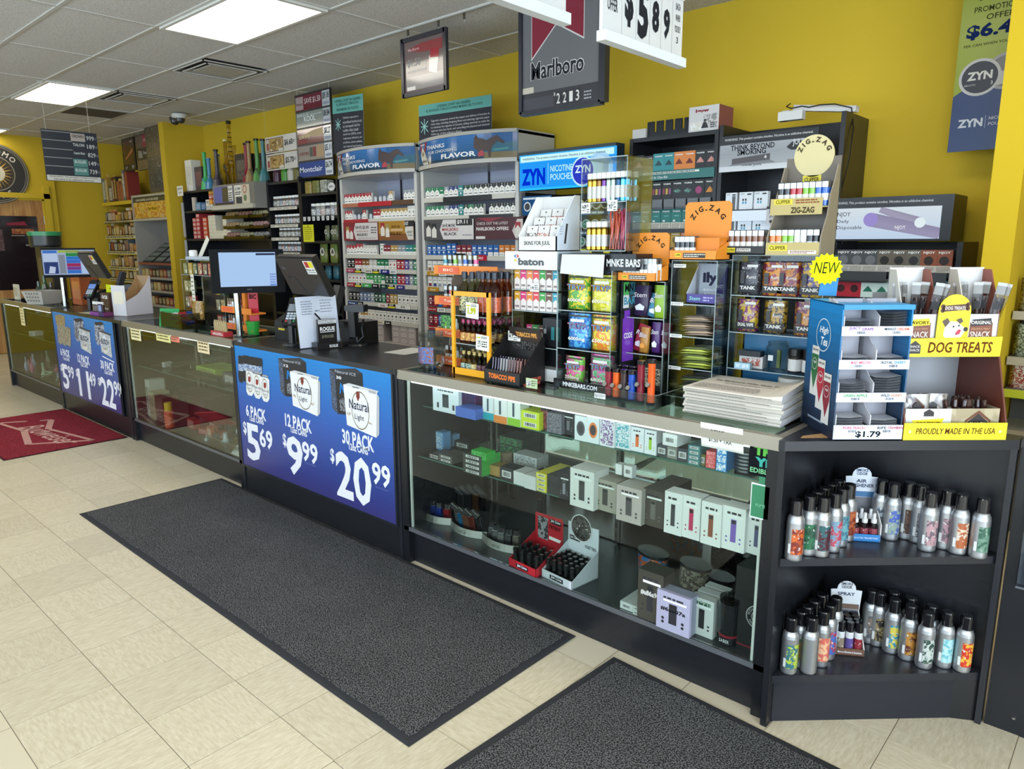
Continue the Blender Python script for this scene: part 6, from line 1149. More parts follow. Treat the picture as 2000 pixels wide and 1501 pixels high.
# --- vape skins box on top
t = thing('skins_box','white open card box of vape skins on the lettered header','display box',(-1.25,.205,ZT+.5455),math.radians(0));w = .205
obj('box',MB().box(0,w,0,.005,0,.06,'#dcd8d2').box(0,w,0,.16,0,.004,'#d6d2cc').side([(0,0),(.16,0),(.16,.225),(.12,.225),(0,.06)],0,.004,'#e6e6e6').side([(0,0),(.16,0),(.16,.225),(.12,.225),(0,.06)],w-.004,w,'#dfe6f2').box(0,w,.156,.16,0,.225,'#dcdad6'),t)
obj('lettering',MB().text('SKINS FOR JUUL',w*.5,.02,.016,-.0008,'#3a3a3a',w=.14),t);l = MB();l.T = mv(w,0,0)@rotz(math.pi/2);l.pol([(.05,.03),(.062,.03),(.075,.11),(.063,.11)],-.0006,'#2a2a30').lines(.02,.045,.1,4,.01,.003,-.0006,'#a9b0bc',3);obj('lettering',l,t)
for j in range(3):
 for i in range(3):
  m = MB();m.T = rotx(math.radians(-14));m.rect(0,.058,0,.07,0,('#3a3434','#b04a3a','#c9c6c6')[i],'artfine','#e0dcd8').rect(0,.058,.07,.1,0,'#dedbd6').disc(.029,.088,.004,-.0005,'#3a3634',n=6).box(0,.058,.0,.002,0,.1,'#cfcac4',f=None)
  obj('skin_packet',m,None,(-1.235+i*.063,.225+j*.045,ZT+.552+j*.035),0,'%s patterned skin packet in the white card box'%('black','red','silver')[i],'packet','skin packets')
  # --- clear jar case high up
CX0,CX1,CYa,CYb,CZ0 = -.935,-.725,.22,.40,1.502
t = case('clear case of long glass vials standing high on the displays',CX0,CX1,CYa,CYb,CZ0,1.85,(.185,),top=True)
VC = [('gold','#b08f3a'),('gold','#b08f3a'),('bronze','#7a5a34'),('purple','#5a3a6a'),('sage','#8fa69a'),('sage','#8fa69a'),('navy','#31485a'),('sky blue','#5ab0d8'),('sky blue','#5ab0d8')]
def vial(c):return Kind('glass_vial','vial',[('tube',MB().lathe([(.0105,0),(.0115,.004),(.0115,.08),(.009,.088)],c,'chrome',10)),('label_wrap',MB().lathe([(.0118,.015),(.0118,.06)],'#c9c6c0','artfine',10)),('cap',MB().lathe([(.0115,.088),(.0125,.09),(.0125,.108),(.011,.11)],'#e2dfda','satin',10))])
VK = {n:vial(c)for n,c in set(VC)}
for j in range(2):
 for i,(n_,c)in enumerate(VC):VK[n_].put('%s glass vial with white cap on the upper shelf of the high clear case'%n_,(CX0+.018+i*.0217,CYa+.035+j*.05,CZ0+.1855),0,'glass vials, upper shelf')
for j in range(2):
 for i in range(4):VK['gold'].put('gold glass vial with white cap on the lower shelf of the high clear case',(CX0+.02+i*.024,CYa+.03+j*.05,CZ0+.0035),0,'glass vials, lower shelf')
for i in range(6):
 c,n_ = (('#c0503a','orange'),('#b03a5a','pink'))[i>2];obj('tubing_pack',MB().tube([(0,0,.003),(.003,.0,.08),(-.004,.002,.14),(.006,.01,.155),(.012,.004,.12),(.008,0,.05),(.01,.0,.006)],.0042,c,'gloss',6),None,(CX0+.118+i*.013,CYa+.035+.008*(i%2),CZ0+.0035),0,'%s looped glass straw in the lower half of the high clear case'%n_,'straw','looped glass straws')
card('white price label at the left front of the high clear case',CX0+.025,CYa-.002,CZ0+.145,.042,.038,price='$2.99');card('white price label at the middle front of the high clear case',CX0+.148,CYa-.002,CZ0+.15,.045,.04,price='$2.29')
# --- black pouch display
MX0,MX1,MY = -1.02,-.755,.18
t = case('black lettered display of colourful candy pouches',MX0,MX1,MY,MY+.22,ZT,ZT+.475,(.16,.315),top=False,backcol='#17171a')
obj('header',MB().box(-.005,.265+.09,.02,.2,.475,.537,'#18181b','satin',f='#1b1b1e'),t);obj('plinth',MB().box(-.004,.27,-.012,.0,0,.035,'#151517','gloss'),t);obj('paper_flap',MB().plate([(.018,.46),(.225,.448),(.23,.535),(.028,.535)],-.004,-.001,'#d6d4d2','paper'),t)
l = MB().text('MNKEBARS.COM',.13,.008,.018,-.013,'#dedede',w=.17,bold=.03).text('MNKE BARS',.30,.49,.028,.019,'#dcdcdc',w=.15,bold=.03);obj('lettering',l,t)
def cpouch(c,c2,big,lab='6000mg'):
 w,h = (.115,.14)if big else(.1,.12);b = pouch(w,h,c,c2,d=.035,mat='art')
 l = MB().text('TRYP',0,.56*h,.024,-.0225,'#c03a50',w=.8*w,bold=.06).text('TRYP',0,.565*h,.022,-.0232,'#3f9ab8',w=.76*w,bold=.01).text(lab,0,.2*h,.018,-.0225,'#eee8d8',w=.72*w,bold=.02).rect(-.3*w,.3*w,.76*h,.84*h,-.018,'#dcdad2').rect(-.42*w,.42*w,.9*h,.95*h,-.008,'#3a3a2a')
 return Kind('candy_pouch','pouch',[('bag',b),('print',l)])
for(c,c2,l_,x,z,big,g_)in(('#4f9a34','#d8c83a','green and yellow candy pouch on the top shelf of the black display',.075,.315,True,'6000mg'),('#c9c42a','#e8e06a','lemon yellow candy pouch on the top shelf of the black display',.195,.315,True,'6000mg'),('#2a6ab8','#5ab0e0','blue candy pouch on the middle shelf of the black display',.08,.16,True,'6000mg'),('#e0802a','#d8d03a','orange and red candy pouch on the middle shelf of the black display',.198,.16,True,'6500mg'),('#d0508a','#7ac050','small pink candy pouch at the bottom of the black display',.06,.0035,False,'2500mg'),('#c04a90','#5ab070','pink and green candy pouch at the bottom of the black display',.195,.0035,True,'6800mg')):
 cpouch(c,c2,big,g_).put(l_,(MX0+x,MY+.05,ZT+z+.0006),0,'candy pouches')
m = MB();m.T = mv(MX1+.004,MY+.06,ZT)@rotz(math.pi/2)
m.box(0,.14,-.002,0,.03,.47,'#1b1a1e','satin').rect(.01,.05,.38,.43,-.0026,'#4fae5a').rect(.055,.09,.38,.43,-.0026,'#2a6a78').rect(.01,.05,.33,.38,-.0026,'#dcdcdc').rect(.055,.13,.33,.38,-.0026,'#2a3a40').rect(.01,.09,.12,.29,-.0026,'#7a3ab8','gloss').rect(.02,.06,.29,.32,-.0026,'#7a3ab8').text('MN',.05,.392,.03,-.003,'#17171a',w=.06,bold=.03).text('BARS',.065,.342,.03,-.003,'#4a90a8',w=.1,bold=.03).text('CODE',.05,.21,.022,-.003,'#e6e6ea',w=.06,bold=.03)
obj('side_poster',m,None,(0,0,0),0,'black side poster with a purple device on the candy display','poster')
# --- kratom style shelf case with coloured pouches
SX0,SX1,SY = -.735,-.585,.28
t = case('clear shelf case of purple, blue and lime pouches',SX0-.03,SX1,SY,SY+.18,ZT,ZT+.435,(.155,.295),top=True,backcol=None)
def spouch(c,c2,w=.05,h=.11):return pouch(w,h,c,c2,d=.022,mat='satin')
def label_pouch(l_,c,x,z,w,h,word='Stem',emb='#e6e6e6',rz=0,tilt=0,y=SY+.06):
 t_ = thing('gummy_pouch',l_,'pouch',(x,y,z),rot=(0,tilt,rz),group='gummy pouches');obj('bag',pouch(w,h,c,c,d=.022,mat='satin'),t_);obj('print',MB().text(word,0,.62*h,.018,-.0165,'#d8d0d8',w=.7*w,sk=.2).pol([(-.2*w,.2*h),(.2*w,.2*h),(.26*w,.32*h),(0,.42*h),(-.26*w,.32*h)],-.0165,emb),t_)
label_pouch('dark purple gummy pouch with a white crown','#3a2a4a',SX0+.015,ZT+.2956,.085,.12,'Stem');label_pouch('sky blue gummy pouch leaning beside the purple one','#4a8aa8',SX0+.075,ZT+.2956,.06,.09,'Blue',tilt=.25,y=SY+.045);label_pouch('lime green gummy pouch hanging beside the blue one','#8aae2a',SX0+.115,ZT+.2956,.055,.125,'Stem',y=SY+.03)
label_pouch('red gummy pouch leaning on the middle shelf','#a82a38',SX0+.005,ZT+.1556,.06,.11,'Red',tilt=.25);label_pouch('tan and orange gummy pouch on the middle shelf','#b07a34',SX0+.045,ZT+.1556,.045,.1,'Bliss','#e0923a',tilt=.05,y=SY+.035);label_pouch('violet gummy box on the middle shelf','#4f2a6a',SX0+.085,ZT+.1556,.045,.12,'Stem');label_pouch('crimson gummy box on the middle shelf','#7d2038',SX0+.13,ZT+.1556,.045,.12,'Stem')
cube('black_carton','black and cream lettered carton on the lowest shelf behind the tubes','box',None,SX0+.06,SY+.06,ZT+.0035,.12,.06,.11,'#26241f','#c9bfa4')
# orange lighter tray on that case
def tray_display(label,x0,y0,z0,w,d,hh,back_h,cbox,words,cs,per,rz=0,cat='display box',group=None,face='#1d1c1a',logo=True,lighter_h=.082):
 t = thing('lighter_display',label,cat,(x0,y0,z0),rz)
 obj('tray',MB().box(0,w,0,d,0,.004,cbox).box(0,w,0,.003,0,hh,cbox).side([(0,0),(d,0),(d,hh*2),(.003,hh)],0,.003,cbox).side([(0,0),(d,0),(d,hh*2),(.003,hh)],w-.003,w,cbox),t)
 if back_h:obj('back_card',MB().plate([(0,0),(w,0),(w,back_h-.012),(w-.012,back_h),(.012,back_h),(0,back_h-.012)],d-.004,d,cbox),t)
 l = MB().rect(.3*w,.78*w,.25*hh,.75*hh,-.0006,'#26221e').lines(.32*w,.77*w,.65*hh,2,.2*hh,.1*hh,-.001,'#d9d2c4',2).rect(.12*w,.25*w,.35*hh,.7*hh,-.0006,'#e0cf2a').text('CLIPPER',.185*w,.42*hh,.2*hh,-.001,'#3a3820',w=.11*w)
 if words and back_h:l.arc_text('ZIG-ZAG',w/2,back_h-.5*w,.33*w,math.pi/2,.11*w,d-.0046,'#3a3224',bold=.04)
 obj('lettering',l,t)
 return t
def put_lighters(cs,x0,dx,y0,dy,z,n,label,group,rz=0,h=.082):
 r = 0
 for j in range(n):
  for i,c in enumerate(cs):obj('lighter',LM[c],None,(x0+i*dx,y0+j*dy,z),0,'%s %s'%(c,label),'lighter',group)
LM['kblack'] = LM['black']
zc = ZT+.4355
tray_display('orange lighter tray with a short lettered back card on the pouch case',SX0-.02,SY-.06,zc,.16,.1,.033,.18,'#e88a24',True,(),0)
put_lighters(('orange','orange','black','black','black','black','white','white'),SX0-.0+.005,.0178,SY-.045,.028,zc+.0045,2,'lighter in the orange tray on the pouch case','lighters in the orange tray on the pouch case')
# --- tall clear case with sachets
IX0,IX1,IY = -.578,-.395,.31
t = case('tall clear case of fanned sachets and a purple lettered box',IX0,IX1,IY,IY+.2,ZT,ZT+.515,(.115,.235,.355),top=True)
t = thing('gummy_box','purple and silver open box reading ily inside the clear case','display box',(IX0+.045,IY+.035,ZT+.3556));w = .12
obj('box',MB().box(0,w,0,.004,0,.035,'#4a3f8a').side([(0,0),(.09,0),(.09,.14),(0,.035)],0,.003,'#c6c9d2').side([(0,0),(.09,0),(.09,.14),(0,.035)],w-.003,w,'#55489a').box(0,w,.086,.09,0,.145,'#a5aab4').box(0,w,0,.09,0,.003,'#3a3270'),t);l = MB().text('Stem',.035,.012,.014,-.0006,'#8fd0c8',w=.045,sk=.2).lines(.07,.11,.026,2,.01,.005,-.0006,'#b9b0e0',3);obj('lettering',l,t)
obj('sachet_card',MB().plate([(.025,.01),(.1,.01),(.1,.145),(.03,.145)],.05,.054,'#8d939e').text('ily',.07,.065,.05,.0494,'#2a2c40',w=.06,bold=.05).text('BLUE RAZZ',.07,.045,.008,.0494,'#dcdce6',w=.05).text('GUMMIES',.07,.032,.008,.0494,'#dcdce6',w=.045),t)
r = random.Random(5)
for(z,cs,nm)in((.235,('#8a7560','#c0a080','#5a4a3c'),'tan'),(.115,('#8f9a3a','#c9cf5a','#55602c'),'olive'),(.0035,('#4a4a44','#7a8a4a','#2f302c'),'dark')):
 for k in range(9):
  m = MB();a = -.1+.035*k;m.add([(0,0,0),(.12,0,.004),(.12,.1,.004),(0,.1,0),(.03,.0,.007),(.09,0,.010),(.09,.1,.009),(.03,.1,.006)],[(0,4,7,3),(4,5,6,7),(5,1,2,6),(0,1,5,4)[::-1],(3,2,1,0)],cs[k%3],'satin')
  obj('sachet',m,None,(IX0+.035+r.uniform(-.004,.006),IY+.03+r.uniform(-.01,.01),ZT+z+.0006+k*.0085),r.uniform(-.12,.12),'%s sachet in the fanned stack inside the tall clear case'%nm,'sachet','%s sachets'%nm)
for x,z in((.035,.5),(.03,.36),(.03,.24),(.03,.118)):card('white price label on the tall clear sachet case',IX0+x,IY-.002,ZT+z-.012,.05,.013)
tray_display('orange lighter tray with a tall lettered back card on the sachet case',IX0-.0,IY-.02,ZT+.5155,.185,.11,.035,.21,'#e88a24',True,(),0)
put_lighters(('black',)*4,IX0+.022,.02,IY+.0,.028,ZT+.52,2,'lighter in the taller orange tray','lighters in the taller orange tray');obj('orange_insert',MB().box(0,.09,0,.06,0,.075,'#e07f1c'),None,(IX0+.09,IY+.01,ZT+.52),0,'plain orange card insert in the taller lighter tray','card')
# --- tube torches in an acrylic tray
t = thing('acrylic_tray','clear tray of coloured tube pipes at the case edge','tray',(-.745,.09,ZT));obj('base',MB().box(0,.25,0,.2,0,.003,CL,'acrylic'),t);obj('front_wall',MB().box(0,.25,0,.003,0,.045,CL,'acrylic',t=('#c6d2d2','satin')),t);obj('side_wall',MB().box(0,.003,.003,.2,0,.045,CL,'acrylic'),t);obj('side_wall',MB().box(.247,.25,.003,.2,0,.045,CL,'acrylic',t=('#c6d2d2','satin')),t)
def tube_pipe(c,h,l_,x,y):
 t = thing('tube_pipe',l_,'tube pipe',(x,y,ZT+.0035),0,'tube pipes');obj('tube',MB().lathe([(.0135,.008),(.0135,h-.01)],c,'gloss',12),t);obj('cap',MB().lathe([(.0155,h-.012),(.016,h-.01),(.016,h),(.014,h+.002)],'#17171a','gloss',12),t);obj('foot',MB().lathe([(.0145,0),(.015,.002),(.015,.01)],'#17171a','gloss',12),t)
 m = MB();m.T = mv(0,-.013,h*.42)@rotx(math.radians(60));m.lathe([(.005,0),(.009,.014),(.009,.018)],'#c9c9c6','chrome',8);obj('bowl',m,t)
for i,(c,n_)in enumerate((('#8a1f34','dark red'),('#e05a1a','orange'),('#3a2c30','smoke black'),('#1f4fb0','blue'))):
 tube_pipe(c,.115,'short %s tube pipe in the front of the tray'%n_,-.715+i*.034,.115)
 tube_pipe(c,.12,'short %s tube pipe in the back of the tray'%n_,-.705+i*.032,.165)
tube_pipe('#7d1a30',.155,'tall dark red tube pipe in the clear tray',-.575,.115);tube_pipe('#e8581a',.165,'tall orange tube pipe in the clear tray',-.53,.113);card('white price label on the tube pipe tray',-.735,.088,ZT+.002,.05,.02)
# --- tank vape case
TX0,TX1,TY = -.385,-.055,.405
t = case('wide clear case of black and purple vape bags',TX0,TX1,TY,TY+.125,ZT,ZT+.535,(.12,.255,.39),top=True)
obj('blue_backing',MB().box(.02,.31,.1,.104,.0,.25,'#2f6f9a','satin'),t)
def vbag(c,c2,l_,x,z,word='TANK',w=.085,h=.118):
 t = thing('vape_bag',l_,'bag',(x,TY+.045,z),0,'vape bags');obj('bag',pouch(w,h,c,c2,d=.02,mat='art'),t)
 obj('print',MB().rect(-.42*w,.42*w,.08*h,.3*h,-.0135,'#1a181c').text(word,0,.16*h,.013,-.0142,'#d9d6d2',w=.7*w,bold=.05).text('CLOUD 8',-.1*w,.78*h,.008,-.0115,'#cfc9cc',w=.4*w).rect(-.1*w,.38*w,.84*h,.92*h,-.0085,'#dcdad6').text('Runtz',.14*w,.5*h,.011,-.0145,'#e6dcd8',w=.42*w,sk=.2),t);obj('device_print',MB().box(-.34*w,-.16*w,-.0155,-.0135,.34*h,.68*h,'#2c2a2a','satin'),t)
for x,c,c2,l_ in((.05,'#4a4850','#2c2a34','charcoal vape bag'),(.14,'#8a3040','#d0882a','red and orange vape bag'),(.195,'#7a2c44','#c07a2a','second red and orange vape bag'),(.275,'#4a3a78','#c9a03a','indigo and gold vape bag')):vbag(c,c2,l_+' on the top shelf of the wide clear case',TX0+x,ZT+.3906)
for x,c,c2,l_,wd in((.05,'#7a2a6a','#c9a82a','purple and yellow dual vape bag','DUAL VAPE'),(.155,'#b08a2a','#3a342c','gold and black vape bag','TANK'),(.265,'#6a2c50','#c98a3a','plum and amber vape bag','TANK')):vbag(c,c2,l_+' on the second shelf of the wide clear case',TX0+x,ZT+.2556,wd)
t = thing('glass_jar','clear glass jar with a green tool on the third shelf','jar',(TX0+.17,TY+.05,ZT+.1206));obj('body',MB().lathe([(.036,0),(.04,.004),(.04,.085),(.034,.095),(.036,.1),(.036,.106)],'#e2e8e6','acrylic',20),t);obj('tool',MB().box(.0,.012,-.006,.006,.01,.075,'#6a7a3a','satin'),t);obj('sticker',MB().box(-.018,.0,-.041,-.04,.04,.06,'#d9dcdc','paper'),t)
for k in range(2):
 t = thing('supplement_jar','%s white labelled jar with black lid on the third shelf'%('nearer','farther')[k],'jar',(TX0+.235+k*.05,TY+.05,ZT+.1206),0,'white labelled jars');obj('body',MB().lathe([(.022,0),(.024,.003),(.024,.055),(.02,.062)],'#2a2420','gloss',14),t);obj('lid',MB().lathe([(.023,.06),(.024,.062),(.024,.085),(.022,.087)],'#1c1a1a','satin',14),t);obj('label_wrap',MB().lathe([(.0245,.008),(.0245,.05)],'#d9d6d2','artfine',14),t)
cube('patterned_box','white box with red maple prints on the third shelf','box',None,TX0+.075,TY+.04,ZT+.12,.09,.05,.045,'#dcd6d0','#b04a38');cube('black_box','low black box under the maple printed box','box',None,TX0+.075,TY+.02,ZT+.1655,.085,.04,.02,'#1d1d20');cube('tissue_box','small blue and white packet on the third shelf','box',None,TX0+.06,TY-.0,ZT+.12,.06,.02,.022,'#a8d0e0','#dfe8ee')
t = thing('ointment_tub','wide tub with a white lid behind the newspapers','tub',(TX0+.23,TY+.055,ZT+.0036));obj('body',MB().lathe([(.042,0),(.046,.004),(.046,.075)],'#8f8a4a','acrylic',20),t);obj('lid',MB().lathe([(.05,.07),(.051,.073),(.051,.095),(.047,.098)],'#cfcdc4','satin',20),t)
# black clipper tray + two-tier clipper display on top
zc = ZT+.5355
t = thing('lighter_display','low black tray of brown printed lighters','display box',(TX0-.02,TY-.03,zc));obj('tray',MB().box(0,.15,0,.09,0,.004,'#1b1a18').box(0,.15,0,.003,0,.03,'#1d1c1a').box(0,.003,.003,.09,0,.05,'#1d1c1a').box(.147,.15,.003,.09,0,.05,'#1d1c1a'),t);obj('lettering',MB().rect(.01,.042,.008,.024,-.0006,'#d8c82a').text('CLIPPER',.026,.011,.009,-.001,'#2a2818',w=.028).rect(.048,.1,.01,.022,-.0006,'#dcd6cc').lines(.05,.098,.02,2,.006,.003,-.001,'#55504a',3),t)
put_lighters(('brown',)*6,TX0+.0,.022,TY-.012,.032,zc+.0045,2,'printed lighter in the low black tray','lighters in the low black tray')
DX0,DX1 = -.25,-.065
t = thing('lighter_display','two-tier tan lighter display with a round lettered top card','display stand',(DX0,TY-.03,zc));w = DX1-DX0;TAN = '#b9a468';BR = '#6a5f52'
sp = [(0,0),(.14,0),(.14,.30),(.115,.30),(.09,.245),(.06,.20),(.045,.13),(.0,.06)]
obj('side_panel',MB().side(sp,w-.004,w,'#8a7f70'),t);obj('side_panel',MB().side(sp,0,.004,'#8a7f70'),t);obj('back_card',MB().box(0,w,.136,.14,0,.33,BR),t)
obj('front_band',MB().box(0,w-.004,-.002,.002,.0,.042,TAN),t);obj('front_band',MB().box(-.012,w-.02,.045,.049,.135,.19,TAN),t);obj('shelf',MB().box(.004,w-.004,.046,.136,.158,.162,'#a8945c'),t);obj('shelf',MB().box(.004,w-.004,.0,.136,0,.004,'#a8945c'),t)
m = MB().disc(w*.5,.335,.068,.1352,'#cdbd8a',n=32,rz=.07);m.arc_text('ZIG-ZAG',w*.5,.335,.045,math.pi/2,.017,.1346,'#4a4030',bold=.05);m.rect(w*.32,w*.66,.245,.27,.1352,'#d8c42a').text('CLIPPER',w*.49,.249,.014,.1346,'#3a3420',w=.05,bold=.02);obj('top_card_print',m,t)
pl_ = MB();pl_.T = mv(w*.5,.141,.335)@rotx(math.pi/2);pl_.lathe([(.068,0),(.068,.005)],'#cdbd8a','card',32);obj('top_card',pl_,t)
l = MB().rect(.01,.075,.014,.034,-.0026,'#d8c42a').text('CLIPPER',.042,.018,.012,-.003,'#3a3420',w=.055,bold=.01).rect(.08,w-.012,.004,.016,-.0026,'#e2dfd4').lines(.085,w-.015,.014,2,.005,.0025,-.003,'#8a4a34',3).rect(.0,.065,.17,.188,.0444,'#d8c42a').text('CLIPPER',.032,.173,.012,.044,'#3a3420',w=.05,bold=.01).text('ZIG-ZAG',.1,.14,.02,.0444,'#4a4030',w=.08,bold=.04).lines(.075,w-.03,.185,2,.008,.004,.044,'#8a4a34',5);obj('lettering',l,t)
put_lighters(('black','black','red','red','lime','lime','blue','blue'),DX0+.016,.0212,TY+.035,.028,zc+.1625,3,'lighter in the upper tier of the tan display','lighters, upper tier');put_lighters(('orange','orange','lime','lime','white','white','black','black'),DX0+.016,.0212,TY-.012,.028,zc+.0045,3,'lighter in the lower tier of the tan display','lighters, lower tier')
# NEW starburst
pts = []
for k in range(36):a = 2*math.pi*k/36;q = .052 if k%2 else.044;pts.append((q*math.cos(a),q*math.sin(a)*1.0))
t = thing('starburst_sign','neon yellow starburst card reading NEW','sign',(-.03,.34,1.448),math.radians(25));obj('card',MB().plate(pts,-.002,0,'#e6ec1e','paper'),t);obj('lettering',MB().text('NEW',0,-.014,.036,-.003,'#22221a',w=.072,bold=-.005,sk=.12),t)
obj('blue_flap',MB().plate([(0,0),(.055,0),(.06,.1),(.012,.12)],-.002,0,'#2a8fd0'),None,(-.055,.36,1.36),math.radians(20),'blue card flap behind the yellow starburst','card')
# --- newspapers
t0 = random.Random(3);NX,NY = -.395,.105
for k in range(9):
 m = MB();w,d,hh = .345,.28,.0098;n = 8;c = ('#cfc7bb','#c6beb2','#d4ccc0')[k%3];vs = []
 for i in range(n+1):
  u = i/n;bow = .012*(max(0,u-.75)/.25)**2*(1.6 if k==8 else.6)
  for(y_,z_)in((0,hh*.5),(.004,0),(d,.001+bow*.3),(d,hh+bow),(.006,hh+bow*.5)):vs.append((u*w,y_,z_+(bow if y_>.1 else 0)))
 f = [(i*5+a,i*5+(a+1)%5,(i+1)*5+(a+1)%5,(i+1)*5+a)[::-1]for i in range(n)for a in range(5)];m.add(vs,f,c,'paper');m.add(vs[:5],[(0,1,2,3,4)],c,'paper');m.add(vs[-5:],[(4,3,2,1,0)],'#b9b6b6','paper')
 x,y = NX+t0.uniform(-.006,.006),NY+t0.uniform(-.006,.006);rz = t0.uniform(-.02,.02);lab = 'topmost newspaper of the stack, masthead showing' if k==8 else 'folded newspaper in the stack on the case end'
 tt = thing('newspaper',lab,'newspaper',(x,y,ZT+.0006+k*.0102),rz,'stacked newspapers');obj('pages',m,tt)
 if k==8:
  l = MB();l.T = mv(0,.0,hh+.0022)@rotx(-math.pi/2);l.text('The Blackstone Valley News Tribune',.17,.165,.028,0,'#2c2a2a',w=.27,bold=.01).lines(.09,.27,.15,2,.012,.004,0,'#6a6664',3).lines(.02,.25,.1,5,.016,.005,0,'#8a8684',9);obj('masthead',l,tt)
 obj('edge_print',MB().lines(.01,w-.03,hh*.6,1,.003,.0022,-.0008,'#77726c',k+20),tt)
m = MB();m.T = mv(-.20,-.006,.962)@rotx(math.radians(10));m.box(-.07,.075,-.0015,0,-.085,0,'#dedad2','paper').text('NEWS',-.01,-.035,.016,-.0022,'#33302c',w=.045,bold=.005).text('$1.50 + TAX',-.003,-.065,.016,-.0022,'#33302c',w=.08,bold=.005);obj('news_sign',m,None,(0,0,0),0,'white paper sign reading NEWS 1.50 plus tax on the case rail','sign')
# --- herbal wrap display on the corner shelf
R42 = math.radians(42)
t = thing('wrap_display','blue counter display of herbal wraps in eight pockets, 1.79','display stand',(.118,.072,.9558),R42);w = .204;h = .402;d = .235
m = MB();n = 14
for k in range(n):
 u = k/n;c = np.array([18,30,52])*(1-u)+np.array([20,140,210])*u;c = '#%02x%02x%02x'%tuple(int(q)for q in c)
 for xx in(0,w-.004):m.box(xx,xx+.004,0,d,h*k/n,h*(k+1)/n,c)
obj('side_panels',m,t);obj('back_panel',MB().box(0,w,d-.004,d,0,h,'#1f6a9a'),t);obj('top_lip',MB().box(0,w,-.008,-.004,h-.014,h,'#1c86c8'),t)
obj('top_board',MB().box(0,w,-.004,d,h-.004,h,'#1f8fd2'),t)
names = (('JUICY','GRAPE','#8a3a9a'),('MANGO','DREAM','#e06a3a')),(('MAD','MELON','#e0607a'),('ROYAL','SWEET','#2a8fd0')),(('GREEN','APPLE','#4a9a44'),('WILD','HONEY','#c9803a')),(('PURE','PEACH','#d0507a'),('RIPE','STRAWBERRY','#b02a44'))
for r_ in range(4):
 zb = .318-r_*.098;lh = .028 if r_<3 else.043;zl = zb-.006-(.015 if r_==3 else 0)
 p = obj('label_strip',MB().box(.0,w,-.006,-.002,zl,zl+lh,'#dfe3ee','paper'),t)
 l = MB()
 for c_ in range(2):
  a,b,col = names[r_][c_];x = w*(.27+.5*c_);l.text(a,x-.002,zl+lh-.012,.008,-.0066,'#33343c' if c_ else col,w=.0072*len(a)*.92,al='r',bold=.02).text(b,x+.002,zl+lh-.012,.008,-.0066,col,w=.0072*len(b)*.92*(.7 if len(b)>8 else 1),al='l',bold=.02).bars(x-.012,x+.012,zl+lh-.022,zl+lh-.0145,-.0066,'#6a6a70',3+r_+c_)
  if r_==3 and c_==0:l.text('$1.79',w*.5,zl+.004,.018,-.0066,'#22242a',w=.075,bold=.03)
  pk = obj('pocket',MB().side([(0,0),(.11,0),(.11,.075),(.06,.07),(.03,.045),(0,.03)],c_*w/2+.006,c_*w/2+.009,'#c9c6cc').box(c_*w/2+.006,(c_+1)*w/2-.006,.085,.089,zb-zb,.075,'#a9a6ae').box(c_*w/2+.006,(c_+1)*w/2-.006,0,.11,-.002,0,'#b9b6bc'),t,(0,.002,zb+.02));
  q = MB();nn = (7,16,3,3,11,18,9,6)[r_*2+c_]
  for k in range(nn):q.add([(c_*w/2+.012,.004,.002+k*.0026),(c_*w/2+.05,.002,.0005+k*.0026),(c_*w/2+.09,.004,.003+k*.0028),(c_*w/2+.09,.07,.003+k*.0028),(c_*w/2+.05,.07,.001+k*.0026),(c_*w/2+.012,.07,.002+k*.0026)],[(0,1,4,5),(1,2,3,4)],('#b4b7be','#8a8c94','#d2d4d8')[k%3],'satin')
  sp_ = obj('wrap_sachets',q,pk);sp_['kind'] = 'stuff'
 obj('lettering',l,p)
m = MB();m.T = mv(0,d,0)@rotz(-math.pi/2)
m.ring(.12,.30,.048,.051,-.0008,'#dfe6ea',n=28).text('High',.12,.30,.026,-.0008,'#e6ecf0',w=.06,sk=.25,bold=.02).text('Tea',.125,.268,.026,-.0008,'#e6ecf0',w=.05,sk=.25,bold=.02).rect(.05,.16,.03,.036,-.0008,'#9aa4b4')
for k,(c,x,z)in enumerate((('#2f6a3f',.075,.2),('#b02a3a',.125,.165),('#8a1f30',.175,.13))):m.rect(x-.026,x+.026,z-.095,z+.06,-.001-.0003*k,'#dedad4').pol([(x-.024,z+.035),(x-.024,z-.02),(x,z-.075),(x+.024,z-.02),(x+.024,z+.035)],-.0016-.0003*k,c).ring(x,z+.005,.017,.0185,-.002-.0003*k,'#e6dcdc',n=14).text('High',x,z+.005,.009,-.002-.0003*k,'#efe6e6',w=.02,sk=.2).text('HERBAL WRAPS',x,z+.045,.007,-.002-.0003*k,'#5a4a44',w=.04)
obj('side_print',m,t)
m = MB();m.T = mv(0,0,h+.0006)@rotx(-math.pi/2);m.ring(w*.5,.1,.06,.063,0,'#cfe4f0',n=28,k=.75).text('High Tea',w*.5,.085,.028,0,'#dcecf6',w=.1,sk=.2,bold=.02);obj('top_print',m,t)
